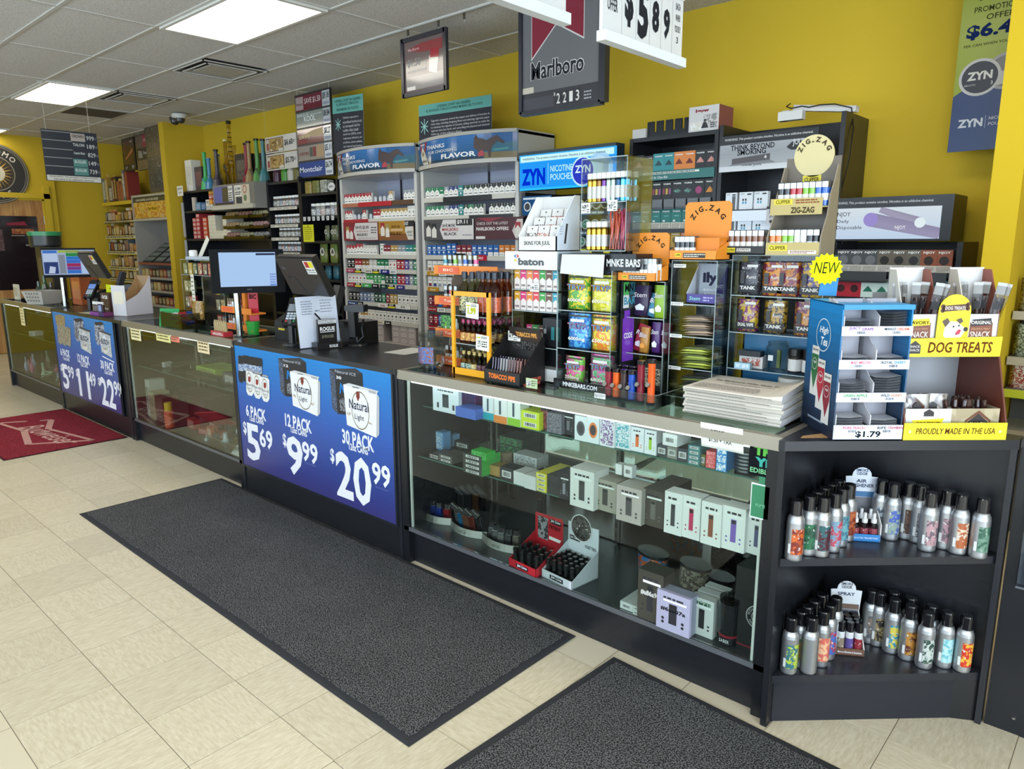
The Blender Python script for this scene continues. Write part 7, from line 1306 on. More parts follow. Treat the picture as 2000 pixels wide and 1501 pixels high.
# --- dog treat display
t = thing('treat_display','yellow and brown cardboard display of dog treats','display stand',(.275,.208,.9558),R42);w = .305;d = .26
YL = '#e8d41c'
obj('base_tray',MB().box(0,w,0,d,0,.004,'#6a3a2c').box(0,w,-.003,0,0,.052,YL).side([(0,0),(d,0),(d,.25),(.07,.25),(.0,.05)],w-.005,w,'#6a3426').side([(0,0),(d,0),(d,.25),(.07,.25),(.0,.05)],0,.005,'#6a3426'),t)
obj('shelf',MB().box(0,w,.07,d,.25,.255,'#6a3a2c'),t);obj('shelf_band',MB().plate([(.01,.24),(w-.005,.24),(w-.003,.30),(.012,.295)],.062,.07,YL),t);obj('back_panel',MB().box(0,w,d-.005,d,0,.42,'#a9a8ac'),t)
obj('lettering',MB().text('PROUDLY MADE IN THE USA',w*.5,.018,.018,-.0036,'#5a3420',w=.235,sk=.12,bold=.01).disc(.018,.026,.005,-.0036,'#f2e8a0',n=5).disc(w-.02,.026,.005,-.0036,'#f2e8a0',n=5).text('DOG TREATS',w*.58,.252,.032,.0612,'#6a3a20',w=.19,sk=.1,bold=.02).pol([(.025,.25),(.06,.25),(.06,.275),(.0425,.289),(.025,.275)],.0612,'#2a2224').text('SNACK',.0425,.268,.007,.0606,'#e6e0d8',w=.03).text('SHACK',.0425,.257,.007,.0606,'#e6e0d8',w=.03),t)
for(x0,x1,c,l_)in((.012,.15,'#d6d4d2','white'),(.15,w-.012,'#b9aa8c','wood printed')):
 b = thing('treat_box','%s card box at the bottom of the dog treat display'%l_,'display box',(0,0,0));b.parent = None;
 M_ = t.matrix_basis;b.location = M_@Vector((x0,.02,.005));b.rotation_euler = (0,0,R42);ww = x1-x0
 obj('box',MB().box(0,ww,0,.003,0,.085,c,'artwide' if c=='#b9aa8c' else 'card','#a8987a').box(0,.003,.003,.17,0,.085,c).box(ww-.003,ww,.003,.17,0,.085,c).box(0,ww,.003,.17,0,.003,c),b)
 l = MB();
 if c=='#d6d4d2':l.pol([(.02,.025),(.118,.032),(.112,.045),(.118,.056),(.02,.05),(.028,.038)],-.0006,YL).text('DOG TREATS',.07,.034,.011,-.0012,'#6a3a20',w=.07,sk=.1,bold=.02).pol([(.055,.062),(.085,.062),(.085,.075),(.07,.084),(.055,.075)],-.0006,'#2a2224')
 else:l.pol([(.05,.0),(.11,.0),(.11,.045),(.08,.07),(.05,.045)],-.0006,'#2a2224').pol([(.042,.042),(.08,.07),(.118,.042),(.118,.05),(.08,.08),(.042,.05)],-.0009,'#6a3a24').text('SNACK',.08,.03,.014,-.0012,'#e6e0d8',w=.05,bold=.02).text('SHACK',.08,.01,.014,-.0012,'#e6e0d8',w=.05,bold=.02)
 obj('lettering',l,b)
M_ = t.matrix_basis
def inloc(x,y,z):return M_@Vector((x,y,z))
def jerky(l_,x,y,z,rz):
 b = thing('jerky_pouch',l_,'pouch',inloc(x,y,z),R42+rz,'jerky pouches');obj('bag',pouch(.085,.12,'#4a2c26','#cfcac6',d=.02,mat='artwide'),b);obj('print',MB().text('BEEF',0,.035,.016,-.0145,'#e6e0da',w=.045,bold=.02).text('JERKY',0,.016,.016,-.0145,'#e6e0da',w=.05,bold=.02).pol([(-.012,.07),(.012,.07),(.012,.088),(0,.098),(-.012,.088)],-.012,'#2a2426').rect(-.028,.028,.056,.064,-.014,'#d8b83a'),b)
jerky('beef jerky dog pouch at the corner of the white treat box',.055,.05,.009,.0);jerky('beef jerky dog pouch leaning behind the first',.11,.06,.009,-.15)
sk_ = MB().lathe([(.008,0),(.0085,.002),(.0085,.1),(.006,.104)],'#3a2420','gloss',8).lathe([(.0088,.04),(.0088,.07)],'#c9c4be','artfine',8).mesh('treat_stick')
r = random.Random(8)
for i in range(14):obj('treat_stick',sk_,None,inloc(.16+.018*(i%7)+r.uniform(-.003,.003),.05+.05*(i//7),.009),0,'brown treat stick standing in the wood printed treat box','treat stick','treat sticks in the lower box',rot=(r.uniform(-.12,.12),r.uniform(-.12,.12),0))
for(x0,nm,word)in((.005,'savory','SAVORY'),(.19,'original','ORIGINAL')):
 b = thing('stick_box','white %s snack stick box on the dog treat display'%nm,'display box',inloc(x0,.078,.256),R42,'snack stick boxes');ww = .105
 obj('box',MB().box(0,ww,0,.003,0,.11,'#dcdad8').side([(0,0),(.1,0),(.1,.24),(.06,.24),(0,.11)],0,.003,'#cfc6ba').side([(0,0),(.1,0),(.1,.24),(.06,.24),(0,.11)],ww-.003,ww,'#8a4a3a').box(0,ww,.097,.1,0,.245,'#dedcda').box(0,ww,0,.1,0,.003,'#cfcac4'),b)
 obj('lettering',MB().pol([(.018,.0),(ww-.015,.0),(ww-.018,.085),(.02,.085)],-.0006,'#7d4430').pol([(.022,.074),(ww-.02,.078),(ww-.024,.098),(.026,.094)],-.0009,'#262022' if nm=='original' else YL).text(word,ww*.5,.08,.010,-.0014,'#e6e0da' if nm=='original' else '#4a3a14',w=.06,bold=.02).text('SNACK',ww*.5,.04,.018,-.0012,'#ece6e0',w=.06,bold=.01).text('STICK',ww*.5,.014,.018,-.0012,'#ece6e0',w=.058,bold=.01).text('DELICIOUS TREAT',ww*.5,.063,.006,-.0012,'#d0a080',w=.055),b)
 for i in range(6):
  s_ = thing('snack_stick','brown snack stick in clear wrapper in the %s box'%nm,'snack stick',inloc(x0+.018+.0165*i,.1+.025*(i%2),.26),rot=(math.radians(-6+4*(i%3)),math.radians(-10+4.5*i),0),group='snack sticks, %s box'%nm)
  obj('stick',MB().cyl(0,0,0,.155,.0078,'#4a2620','gloss',8),s_);obj('wrapper',MB().prism([(-.012,-.008),(.012,-.008),(.012,.008),(-.012,.008)],.0,.19,'#e0dedc','acrylic').box(-.012,.012,-.001,.001,.165,.2,'#c9c7c6','satin'),s_);obj('house_print',MB().pol([(-.009,.12),(.009,.12),(.009,.14),(0,.148),(-.009,.14)],-.0086,'#2a2628'),s_)
b = thing('treat_sign','arched yellow dog treats card with a cartoon dog','sign',inloc(.105,.072,.256),R42);pts = [(.0,0),(.095,0),(.098,.12)]+[(.05+.048*math.cos(math.pi*k/12),.12+.05*math.sin(math.pi*k/12))for k in range(1,12)]+[(.002,.12)]
obj('card',MB().plate(pts,-.003,0,YL),b);l = MB().pol([(.012,.118),(.088,.124),(.088,.142),(.012,.136)],-.0036,'#5a3420')
for x,z in((.013,.122),(.013,.134),(.087,.128),(.087,.14)):l.disc(x,z,.007,-.0036,'#5a3420',n=10)
l.text('DOG TREATS',.05,.124,.010,-.0042,'#f0e8dc',w=.06,bold=.02);obj('lettering',l,b)
g = MB().pol([(.022,.0),(.075,.0),(.068,.03),(.085,.06),(.084,.07),(.06,.088),(.04,.09),(.025,.075),(.022,.05),(.03,.035)],-.0036,'#ece8e0').pol([(.015,.09),(.03,.1),(.038,.088),(.026,.072)],-.004,'#5a463c').pol([(.056,.094),(.07,.1),(.078,.09),(.068,.082)],-.004,'#5a463c').disc(.087,.066,.007,-.004,'#221e1e',n=10).disc(.05,.074,.003,-.004,'#221e1e',n=8).disc(.066,.077,.003,-.004,'#221e1e',n=8).pol([(.058,.048),(.07,.052),(.074,.064),(.066,.066),(.058,.056)],-.0042,'#c0304a').disc(.058,.01,.006,-.004,'#2a2628',n=8);obj('dog_print',g,b)
# ---------------------------------------------------------------- tills
def till(x,y,tag,scr,far=False):
 "customer screen on a pole, cashier terminal, card reader, printer and scanner around (x, y)"
 th = math.radians(66)
 t = thing('customer_screen','customer screen on a chrome pole at the %s till'%tag,'screen',(x,y,ZT));obj('pole',MB().cyl(0,0,.01,.38,.021,'#a9adb2','chrome',18),t);obj('base',MB().lathe([(.036,0),(.036,.01),(.024,.014)],'#1a1a1c','satin',18),t)
 w,h = .42,.255;m = MB();m.T = rotz(th)@mv(.075,-.03,.285);m.box(-w/2,w/2,0,.035,0,h,'#16171a','matte').box(-w/2-.006,w/2+.006,.005,.03,-.006,h+.006,'#1d1e21','matte');obj('bezel',m,t)
 s = MB();s.T = rotz(th)@mv(.075,-.031,.285);scr(s,w,h);obj('display',s,t)
 t = thing('till_terminal','black tilted cashier terminal seen from behind at the %s till'%tag,'till',(x+.69,y+.1,ZT));m = MB();T0 = mv(0,0,.29)@rotx(math.radians(26));m.T = T0;m.box(-.19,.19,0,.03,0,.245,'#222224','satin').box(-.185,.185,-.012,0,.01,.235,'#29292b','satin');obj('monitor_back',m,t)
 m = MB();m.T = T0;m.tube([(-.14,-.013,.12),(-.08,-.013,.12),(-.02,-.013,.02)],.003,'#17171a','plastic',5);m.text('elo',-.14,.17,.02,-.0125,'#6a6a6c',w=.03);obj('cable_clip',m,t)
 m = MB();m.T = T0;m.rect(.085,.175,.145,.225,-.0126,'#e4e2dc').rect(.095,.13,.185,.22,-.013,'#b02a30').rect(.13,.17,.185,.22,-.013,'#e0d02a').text('We Scan',.11,.165,.012,-.0132,'#26262a',w=.045,bold=.02).text('IDs',.155,.165,.012,-.0132,'#26262a',w=.022,bold=.02).lines(.092,.168,.158,1,.01,.004,-.0132,'#55555a',2);obj('sticker',m,t,label='white and yellow sticker')
 m = MB();m.T = mv(0,.1,.1)@rotx(-.35);m.box(-.03,.03,-.02,.02,0,.25,'#2a2b2e','satin');obj('neck',m,t);obj('foot',MB().rbox(-.12,.12,.02,.2,0,.025,'#1d1d1f','satin',.02),t)
 t = thing('card_reader','black card reader with keypad on a stalk at the %s till'%tag,'card reader',(x+.555,y+.03,ZT));obj('stalk',MB().cyl(0,0,.012,.15,.02,'#1a1b1d','satin',14),t);obj('foot',MB().lathe([(.055,0),(.05,.012)],'#2a2b2d','satin',18),t)
 T1 = mv(0,.0,.15)@rotz(.55)@rotx(math.radians(-38));m = MB();m.T = T1;m.box(-.042,.042,0,.03,-.04,.15,'#1c1d20','plastic').box(-.045,.045,.004,.026,.11,.15,'#6a6560','satin');obj('housing',m,t);m = MB();m.T = T1;m.rect(-.034,.034,.055,.105,-.001,'#8a9098' if not far else '#7a9ae0','gloss');obj('display',m,t)
 k = MB();k.T = T1
 for r_ in range(4):
  for c in range(3):k.box(-.03+c*.021,-.013+c*.021,-.003,0,.034-r_*.017,.045-r_*.017,'#c9d2dc' if r_<3 else('#b03a3a','#c9b03a','#3a9a5a')[c],'plastic')
 obj('keypad',k,t)
 t = thing('receipt_printer','black receipt printer beside the pole at the %s till'%tag,'printer',(x+.2,y+.12,ZT));obj('body',MB().rbox(0,.24,0,.2,0,.1,'#1a1a1c','satin',.02),t);obj('cover',MB().side([(0,.1),(.17,.1),(.17,.17),(.08,.155),(0,.115)],.02,.1,'#26272a','plastic'),t);obj('label_plate',MB().box(.06,.13,-.002,0,.06,.072,'#c9b02a'),t)
 obj('cable',MB().tube([(.0,.0,.004),(-.03,.05,.004),(-.02,.1,.08),(.06,.14,.16),(.18,.12,.17),(.26,-.03,.19)],.004,'#17171a','plastic',6),t)
 t = thing('barcode_scanner','black barcode scanner on a gooseneck stand at the %s till'%tag,'scanner',(x+.84,y+.28,ZT));obj('stand_base',MB().lathe([(.06,0),(.055,.01),(.02,.016)],'#1b1b1d','satin',18),t);obj('gooseneck',MB().tube([(0,0,.012),(.035,.02,.05),(.02,.025,.1),(.045,.02,.15)],.007,'#1c1c1e','satin',8),t);m = MB();m.T = mv(.02,0,.15)@rotz(.5);m.box(-.03,.05,-.03,.03,.045,.085,'#1d1d20','satin').side([(-.022,-.1),(.022,-.1),(.03,.05),(-.03,.05)],-.05,-.01,'#1b1b1e','satin').box(-.07,-.03,-.026,.026,.05,.08,'#1d1d20','satin');obj('scanner_head',m,t);obj('cable',MB().tube([(-.02,0,.06),(-.06,-.01,.03),(-.04,0,.006),(.03,-.02,.004),(-.15,-.1,.004)],.003,'#1c1c1e','plastic',5),t)
def scr1(s,w,h):s.rect(-.165,.165,.035,h-.012,-.0008,(.40,.58,.86),'screen').rect(.05,.163,h-.03,h-.018,-.0012,(.02,.03,.07),'screen');[s.rect(.125,.162,.038+k*.016,.048+k*.016,-.0012,(.12+.12*(k>0),.25+.1*(k>0),.7),'screen')for k in range(5)];s.text('elo',0,.012,.012,-.0012,'#6a6a6c',w=.03)
def scr2(s,w,h):
 R = s.rect;R(-.21,.21,.02,h-.01,-.0008,(.30,.38,.55),'screen');R(.095,.205,.03,h-.03,-.0012,(.38,.5,.72),'screen');R(-.2,-.09,.14,h-.015,-.0012,(.42,.52,.7),'screen');R(-.2,-.09,.215,h-.015,-.0015,(.05,.16,.5),'screen');R(-.2,-.09,.03,.135,-.0012,(.03,.05,.16),'screen')
 s.pol([(-.17,.035),(-.12,.035),(-.11,.09),(-.155,.1)],-.0015,(.45,.52,.68),'screen');R(-.08,.09,h-.035,h-.015,-.0012,(.3,.42,.05),'screen');R(-.08,-.03,.03,.2,-.0012,(.2,.23,.28),'screen')
 for k,c in enumerate(((.04,.15,.5),(.15,.05,.25),(.3,.03,.1),(.04,.14,.5),(.03,.16,.5),(.03,.22,.06))):R(-.02,.09,.032+k*.031,.061+k*.031,-.0015,c,'screen')
 s.text('Cigaret Shopper',.035,h-.031,.011,-.0016,(.05,.07,.03),w=.11,mat='screen')
till(-3.49,.09,'near',scr1);till(-6.80,.1,'far',scr2,True)
# near counter: paper in stand, small black display
t = thing('paper_stand','white printed sheet in a clear stand on the near counter','notice',(-2.745,.19,ZT),math.radians(88));m = MB();m.T = mv(0,0,.004)@rotx(math.radians(-6));m.box(-.13,.13,0,.002,0,.285,'#d6dcea','paper').lines(-.1,-.03,.26,6,.014,.005,-.001,'#8a90a0',3).lines(.02,.1,.262,5,.016,.005,-.001,'#8a90a0',4).lines(-.015,.02,.205,1,.01,.006,-.001,'#70768a',5);obj('sheet',m,t);m = MB();m.T = mv(0,0,.004)@rotx(math.radians(-6));m.box(-.138,.138,.0025,.0045,0,.3,CL,'acrylic');obj('clear_cover',m,t);obj('foot',MB().box(-.138,.138,-.01,.07,0,.004,CL,'acrylic'),t)
t = thing('mini_display','small black lettered pouch display on the near counter','display',(-2.665,.185,ZT),math.radians(80));obj('base',MB().box(-.075,.075,-.03,.05,0,.035,'#1c1c1e','satin'),t);obj('panel',MB().plate([(-.055,.035),(.055,.035),(.055,.165),(-.055,.165)],.0,.02,'#17171a','satin').pol([(-.053,.14),(.053,.14),(.053,.163),(-.053,.163)],-.0008,'#dcdcdc'),t);obj('lettering',MB().text('ROGUE',0,.1,.022,-.001,'#e6e6e6',w=.088,bold=.03).rect(-.044,.044,.092,.096,-.001,'#dcdcdc').text('20 POUCHES',0,.06,.016,-.001,'#8f8f78',w=.07).text('ROGUE',.02,.008,.016,-.031,'#e6e6e6',w=.05,bold=.03).lines(-.05,.05,.16,3,.007,.003,-.0014,'#3a3a3a',2),t);obj('pen',MB().tube([(-.03,.01,.16),(-.065,.01,.2)],.005,'#1c1c1e','plastic',6),t)
obj('cash_box',MB().rbox(0,.2,0,.16,0,.13,'#161618','satin',.01),None,(-2.85,.37,ZT+.0005),0,'black metal box behind the near barcode scanner','box');obj('paper_sheet',MB().box(0,.16,0,.22,0,.0008,'#d9d6cc','paper'),None,(-2.3,.29,ZT+.0004),.1,'loose white sheet lying on the near counter','paper')
# far counter
cube('paper_box','dark brown rolling paper box lettered OCB on the far counter','box',None,-5.93,.15,ZT,.2,.1,.17,'#4a3430');obj('lettering_card',MB().text('OCB',0,.12,.03,-.0008,'#dcd6d2',w=.13,bold=.05).text('OCB',.02,.03,.016,-.0008,'#c9c2be',w=.08,bold=.04).disc(.055,.08,.012,-.0008,'#6a5450',n=10),bpy.data.objects['paper_box'],(0,0,0));
obj('yellow_note',MB().plate([(0,0),(.15,-.005),(.155,.075),(.004,.085)],-.001,0,'#d6dc2a','paper').text('* 2',.08,.02,.035,-.0016,'#26281a',w=.1,bold=.02),None,(-6.2,.26,1.1),math.radians(30),'handwritten yellow note on the far till','note');obj('note_post',MB().box(0,.2,.0,.12,0,.14,'#1d1d20','satin'),None,(-6.2,.28,ZT+.0005),0,'small black box under the yellow note','box')
t = thing('magazine_holder','white cut-away cardboard magazine holder on the far counter','holder',(-5.62,.1,ZT),math.radians(20));sp = [(0,0),(.26,0),(.26,.32),(.2,.24),(.12,.17),(.0,.12)];obj('side_panel',MB().side([(y,z)for y,z in sp],.15,.153,'#d0ccd2'),t);obj('side_panel',MB().side([(y,z)for y,z in sp],0,.003,'#a8845c'),t);obj('front_panel',MB().box(0,.153,0,.003,0,.25,'#cfcacc').rect(.02,.13,.1,.2,-.0008,'#ddd4bc'),t);obj('back_panel',MB().box(0,.153,.257,.26,0,.32,'#96744c'),t);obj('base',MB().box(0,.153,0,.26,0,.003,'#a8845c'),t)
t = thing('roller_display','small purple and white counter display on the far counter','display box',(-5.86,.0,ZT),math.radians(6));obj('tray',MB().box(0,.24,0,.08,0,.03,'#6a2a5a',f='#7a3a8a').box(.16,.23,-.004,0,0,.1,'#3a2a5a').rect(.17,.22,.04,.09,-.0046,'#8a9ac0'),t)
rl = Kind('roller_bottle','bottle',[('body',MB().lathe([(.014,0),(.016,.003),(.016,.05),(.01,.058)],'#4a3a30','gloss',10)),('cap',MB().lathe([(.013,.058),(.014,.06),(.014,.08),(.012,.082)],'#dcdad6','satin',10))])
for i in range(5):rl.put('small white-capped bottle in the purple counter display',(-5.84+i*.036,.035+.003*i,ZT+.0305),0,'white-capped roller bottles')
obj('paper_sheet',MB().box(0,.3,0,.1,0,.0008,'#d2c9b0','paper'),None,(-6.15,.0,ZT+.0004),.08,'loose cream sheet lying on the far counter','paper')
# far display case top
t = thing('basket','white perforated plastic basket on the far display case','basket',(-7.5,.12,ZT),math.radians(25));m = MB()
for k in range(4):a = k*math.pi/2;m.add([tuple((rotz(a)@Vector(p))for p in[(-.1,-.1,0)])[0],tuple(rotz(a)@Vector((.1,-.1,0))),tuple(rotz(a)@Vector((.13,-.13,.13))),tuple(rotz(a)@Vector((-.13,-.13,.13)))],[(0,1,2,3),(3,2,1,0)],'#dcd8d0','plastic')
obj('basket_body',m.flat(-.1,.1,-.1,.1,.001,'#d0ccc4'),t);hl = MB()
for i in range(5):
 for j in range(3):z = .03+j*.035;o_ = .1+.03*z/.13;hl.rect(-.07+i*.035-.008,-.07+i*.035+.008,z,z+.014,-o_-.0065,'#5a5854')
obj('hole',hl,t)
cube('orange_carton','orange striped carton next to the white basket','box',None,-7.12,.3,ZT,.26,.16,.28,'#b0582a','#d08a50');cube('dark_display','tall dark display panel at the far end of the counter','display',None,-8.2,.35,ZT,.5,.12,.55,'#2c2a28','#3a3a38');cube('white_placard','white placard standing at the far case end','sign',None,-8.38,.1,ZT,.16,.02,.16,'#cfc8b6','#8a8478')
t = thing('storage_tub','dark tub with a green lid at the far picture edge','tub',(-8.28,.41,1.5062));obj('body',MB().lathe([(.14,-.0),(.15,.02),(.15,.12)],'#2a2c2a','satin',20),t);obj('lid',MB().lathe([(.16,.12),(.16,.16),(.14,.165)],'#2f8a58','satin',20),t)
t = thing('candy_jar','jar of white candies with a red lid behind the far screen','jar',(-7.62,.53,1.30));obj('glass_body',MB().lathe([(.07,0),(.085,.02),(.085,.12),(.06,.15)],'#e6e2d0','acrylic',18),t);obj('lid',MB().lathe([(.07,.145),(.07,.185),(.06,.19)],'#c02a30','satin',18),t);cd = MB();r = random.Random(2)
for k in range(46):a,q = r.uniform(0,6.28),.065*math.sqrt(r.random());cd.T = mv(q*math.cos(a),q*math.sin(a),.015+.115*r.random())@rotx(r.uniform(0,3))@rotz(r.uniform(0,3));cd.box(-.014,.014,-.01,.01,-.007,.007,r.choice(('#e6e0c8','#d8cfa8','#c9c4b0','#e0d890')))
c_ = obj('candies',cd,t);c_['kind'] = 'stuff'
cube('dark_cabinet','dark cabinet behind the far screen holding the candy jar','cabinet',None,-7.6,.45,ZT,.36,.16,.345,'#332c2a');obj('yellow_box',MB().box(0,.2,0,.1,0,.05,'#d8a020'),None,(-7.78,.47,1.3015),.5,'yellow box lying beside the candy jar','box')
for i,(x,c,h,n_)in enumerate(((-8.0,'#3a4a3c',.2,'green'),(-7.9,'#2f5a3a',.26,'deep green'),(-7.78,'#4a3a30',.18,'brown'),(-7.7,'#3a3634',.2,'black'))):obj('bottle',MB().lathe([(.035,0),(.037,.004),(.037,h*.55),(.015,h*.75),(.014,h)],c,'gloss',12),None,(x,.22+.03*(i%2),ZT+.0005),0,'%s bottle standing on the far display case'%n_,'bottle','bottles on the far case')
# second display case: clear pack tower, bin and lighter stand
WX0,WX1 = -4.62,-3.98
t = case('clear tower of card-pack boxes on the middle display case',WX0,WX1,.25,.4,ZT,ZT+.47,(.36,),top=True);obj('dark_core',MB().box(.12,WX1-WX0-.13,.1,.14,0,.36,'#2a2826','satin'),t)
PC = [('#4a5a3a','olive'),('#b08a2a','gold'),('#1f4a3a','dark green'),('#8a2a30','red'),('#3a2f3c','plum'),('#a32430','bright red'),('#2c3438','charcoal'),('#6a5a2c','bronze')]
def cpack(c):return MB().box(-.032,.032,0,.03,0,.085,c).rect(-.028,.028,.008,.078,-.0006,c,'artfine','#b9ae8a').disc(.012,.022,.008,-.001,'#e6e2d8',n=8,rz=.014).mesh('card_pack')
CP = [cpack(c)for c,_ in PC]
for i in range(8):obj('card_pack',CP[i],None,(WX0+.05+i*.078,.262,ZT+.3605),0,'%s boxed card pack in the top row of the clear tower'%PC[i][1],'card pack','card packs, top row')
for j in range(3):
 for s_,xs in enumerate(((.04,.105),(.52,.59))):
  for k,x in enumerate(xs):i = (j*3+k+s_*2+1)%8;obj('card_pack',CP[i],None,(WX0+x,.262,ZT+.0035+j*.115),0,'%s boxed card pack in the %s side column of the clear tower, level %s'%(PC[i][1],('nearer to the green bin','opposite')[s_]if s_==0 else 'opposite',('one','two','three')[j]),'card pack','card packs in the side columns')
cube('paper_stack','flat stack of magazines lying on the clear tower','magazines',None,-4.3,.26,ZT+.4706,.5,.13,.018,'#a9b4c4','#cfd4da');obj('tape_dispenser',MB().lathe([(.03,0),(.03,.06),(.02,.065)],'#e6e4e0','satin',12),None,(-4.55,.32,ZT+.4706),0,'small white cone on the clear tower','dispenser');obj('long_card',MB().box(-.02,.02,0,.004,0,.22,'#d8d2c2','paper'),None,(-4.42,.3,ZT+.474),0,'cream card leaning out from the clear tower','card',rot=(0,math.radians(48),0))
obj('price_strip',MB().box(0,.05,-.001,0,0,.29,'#ddd6c4','paper').lines(.008,.042,.27,9,.03,.008,-.0014,'#5a564c',5),None,(WX0+.16,.245,ZT+.075),0,'long cream price strip hanging on the clear tower','price strip')
t = thing('candy_bin','clear bin of wrapped candy with a green sign on its front','bin',(-4.50,.02,ZT));obj('base',MB().box(0,.34,0,.2,0,.004,CL,'acrylic'),t)
for a in((0,.34,0,.004),(0,.34,.196,.2),(0,.004,.004,.196),(.336,.34,.004,.196)):obj('wall',MB().box(*a,.004,.11,'#c9cdd0','acrylic',t=('#c6d2d2','satin')),t)
m = MB();m.T = mv(-.02,-.002,.0)@rotz(math.radians(28))@rotx(math.radians(-10));m.box(0,.16,-.003,0,0,.13,'#3f9a5c','paper').text('SEASONAL',.08,.075,.016,-.0036,'#1f5a34',w=.1).text('CANDY',.08,.04,.012,-.0036,'#1f5a34',w=.06);obj('green_sign',m,t)
r = random.Random(6)
for k in range(16):
 c,n_ = r.choice((('#b02a34','red'),('#2a4a9a','blue'),('#dcdad6','white'),('#8a6a2c','gold')));m = MB();m.T = rotz(r.uniform(0,3))@rotx(r.uniform(-.5,.5));m.box(-.02,.02,-.01,.01,-.006,.006,c,'gloss').pol([(-.02,-.006),(-.032,-.01),(-.032,.01),(-.02,.006)],0,c,'gloss').pol([(.02,-.006),(.032,-.01),(.032,.01),(.02,.006)],0,c,'gloss');obj('wrapped_candy',m,None,(-4.46+r.random()*.26,.04+r.random()*.13,ZT+.02+.09*r.random()),0,'%s wrapped candy in the clear bin'%n_,'candy','wrapped candies')
obj('candy_bag',pouch(.13,.13,'#6a4a20','#b08a3a'),None,(-4.2,.16,ZT+.06),.2,'brown candy bag lettered m&m in the clear bin','bag')
t = thing('lighter_stand','orange tray lighter stand behind the near customer screen','display stand',(-3.93,.2,ZT));obj('upright',MB().box(.25,.29,.02,.06,0,.3,'#d87a24','card'),t);m = MB();m.T = mv(.33,.02,.08)@rotz(.5);m.box(0,.07,0,.006,0,.25,'#c02a3a').text('BIC',.035,.15,.03,-.001,'#26221c',w=.05,bold=.03);obj('sign_panel',m,t)
for k,z in enumerate((.03,.14)):obj('tray',MB().box(0,.4,0,.1,z-.01,z,OR).box(0,.4,-.004,0,z-.01,z+.03,OR).box(.02,.16,-.0055,-.004,z-.004,z+.026,'#e0603a'),t)
for k,z in enumerate((.031,.141)):
 for i in range(6):obj('lighter',LM[('brown','brown','white','blue','grey','red')[i]],None,(-3.88+i*.03,.23,ZT+z),0,'%s lighter in the %s tray behind the near customer screen'%(('brown','brown','white','blue','grey','red')[i],('lower','upper')[k]),'lighter','lighters behind the near screen')
obj('green_cup',MB().lathe([(.035,0),(.045,.09),(.041,.09),(.032,.008)],'#2f9a3a','satin',14),None,(-3.56,.22,ZT+.0005),0,'bright green plastic cup beside the screen pole','cup');rl2 = MB().lathe([(.01,0),(.01,.05),(.006,.058),(.006,.068)],'#a8946a','gloss',8).mesh('v')
for i in range(7):obj('small_vial',rl2,None,(-3.75+i*.024,.06,ZT+.0305),0,'amber vial in the red and white tray by the pole','vial','amber vials by the pole')
cube('vial_tray','red and white vial tray beside the screen pole','tray',None,-3.67,.03,ZT,.18,.06,.03,'#b02a34','#dcd6d0')
# notes taped inside the middle case glass
for(p0,p1,c,n_)in(((257,636),(273,662),'#e6d9a8','cream note on the glass beside the black post'),((306,642),(331,664),'#e0d690','wide yellow note on the middle case glass'),((335,647),(349,666),'#e0806a','salmon pink note on the middle case glass'),((387,660),(407,687),'#e6d0a8','peach note on the glass nearest the blue sign')):
 a = at(p0[0],p1[1],'y',.005);b = at(p1[0],p0[1],'y',.005);w,h = b[0]-a[0],b[2]-a[2];obj('glass_note',MB().box(0,w,-.001,0,0,h,c,'paper').lines(w*.1,w*.9,h*.85,4,h*.2,h*.09,-.0014,'#6a6040',3),None,(a[0],.005,a[2]),0,n_,'note','notes on the middle case glass')
a = at(45,655,'y',.005);obj('glass_note',MB().box(0,.14,-.001,0,0,.22,'#e2d29a','paper').lines(.02,.12,.19,6,.03,.012,-.0014,'#a08050',3),None,(a[0],.005,.72),0,'tall cream note on the far case glass','note')
# ---------------------------------------------------------------- inside the display cases
def sb(label,pL,pR,top,z,d,c,kind='plain',c2='#2a2a2e',n=1,name='box',group=None,cat='box',side=None,txt=None):
 "box standing on height z: pL bottom-left pixel, pR x of its right edge, top pixel of its upper edge"
 a = at(pL[0],pL[1],'z',z);b = at(pR,pL[1],'y',a[1]);tt = at(pL[0],top,'y',a[1]);w = b[0]-a[0];h = (tt[2]-z)/n
 m = MB().box(0,w,0,d,0,h,c,r=side or c)
 if kind=='dev':m.rect(.38*w,.62*w,.2*h,.72*h,-.0006,c2).rect(.4*w,.6*w,.62*h,.7*h,-.0009,'#1d1d20').lines(.2*w,.8*w,.88*h,1,.1,.05*h,-.0006,'#3a3a3c',2);[m.disc(x*w,q*h,.045*w,-.0006,c2,n=8)for x in(.2,.8)for q in(.3,.2)];m.rect(.2*w,.9*w,.76*h,.81*h,-.0006,'#eceae6')
 if kind=='bar':m.rect(.15*w,.85*w,.25*h,.75*h,-.0006,'#e2e0dc').bars(.22*w,.78*w,.32*h,.68*h,-.0009)
 if kind=='foot':m.rect(0,w,0,.3*h,-.0006,c2).rect(.4*w,.56*w,.36*h,.9*h,-.0006,'#3a4a5a')
 if kind=='round':m.disc(.5*w,.5*h,.34*w,-.0006,c2,n=16,rz=.3*h).disc(.5*w,.5*h,.24*w,-.0009,'#3a3236',n=14,rz=.2*h)
 if kind=='art':m.rect(.06*w,.94*w,.06*h,.94*h,-.0006,c,'artfine',c2)
 if txt:m.text(txt[0],w/2,txt[2]*h,txt[3]*h,-.001,txt[1],w=.75*w,bold=.03)
 me = m.mesh(name)
 for k in range(n):obj(name,me,None,(a[0],a[1],z+.0006+k*(h+.0004)),0,label,cat,group)
Z1,Z2,Z0 = .775,.535,.185
G1,G2 = 'boxes on the upper glass shelf','boxes on the lower glass shelf'
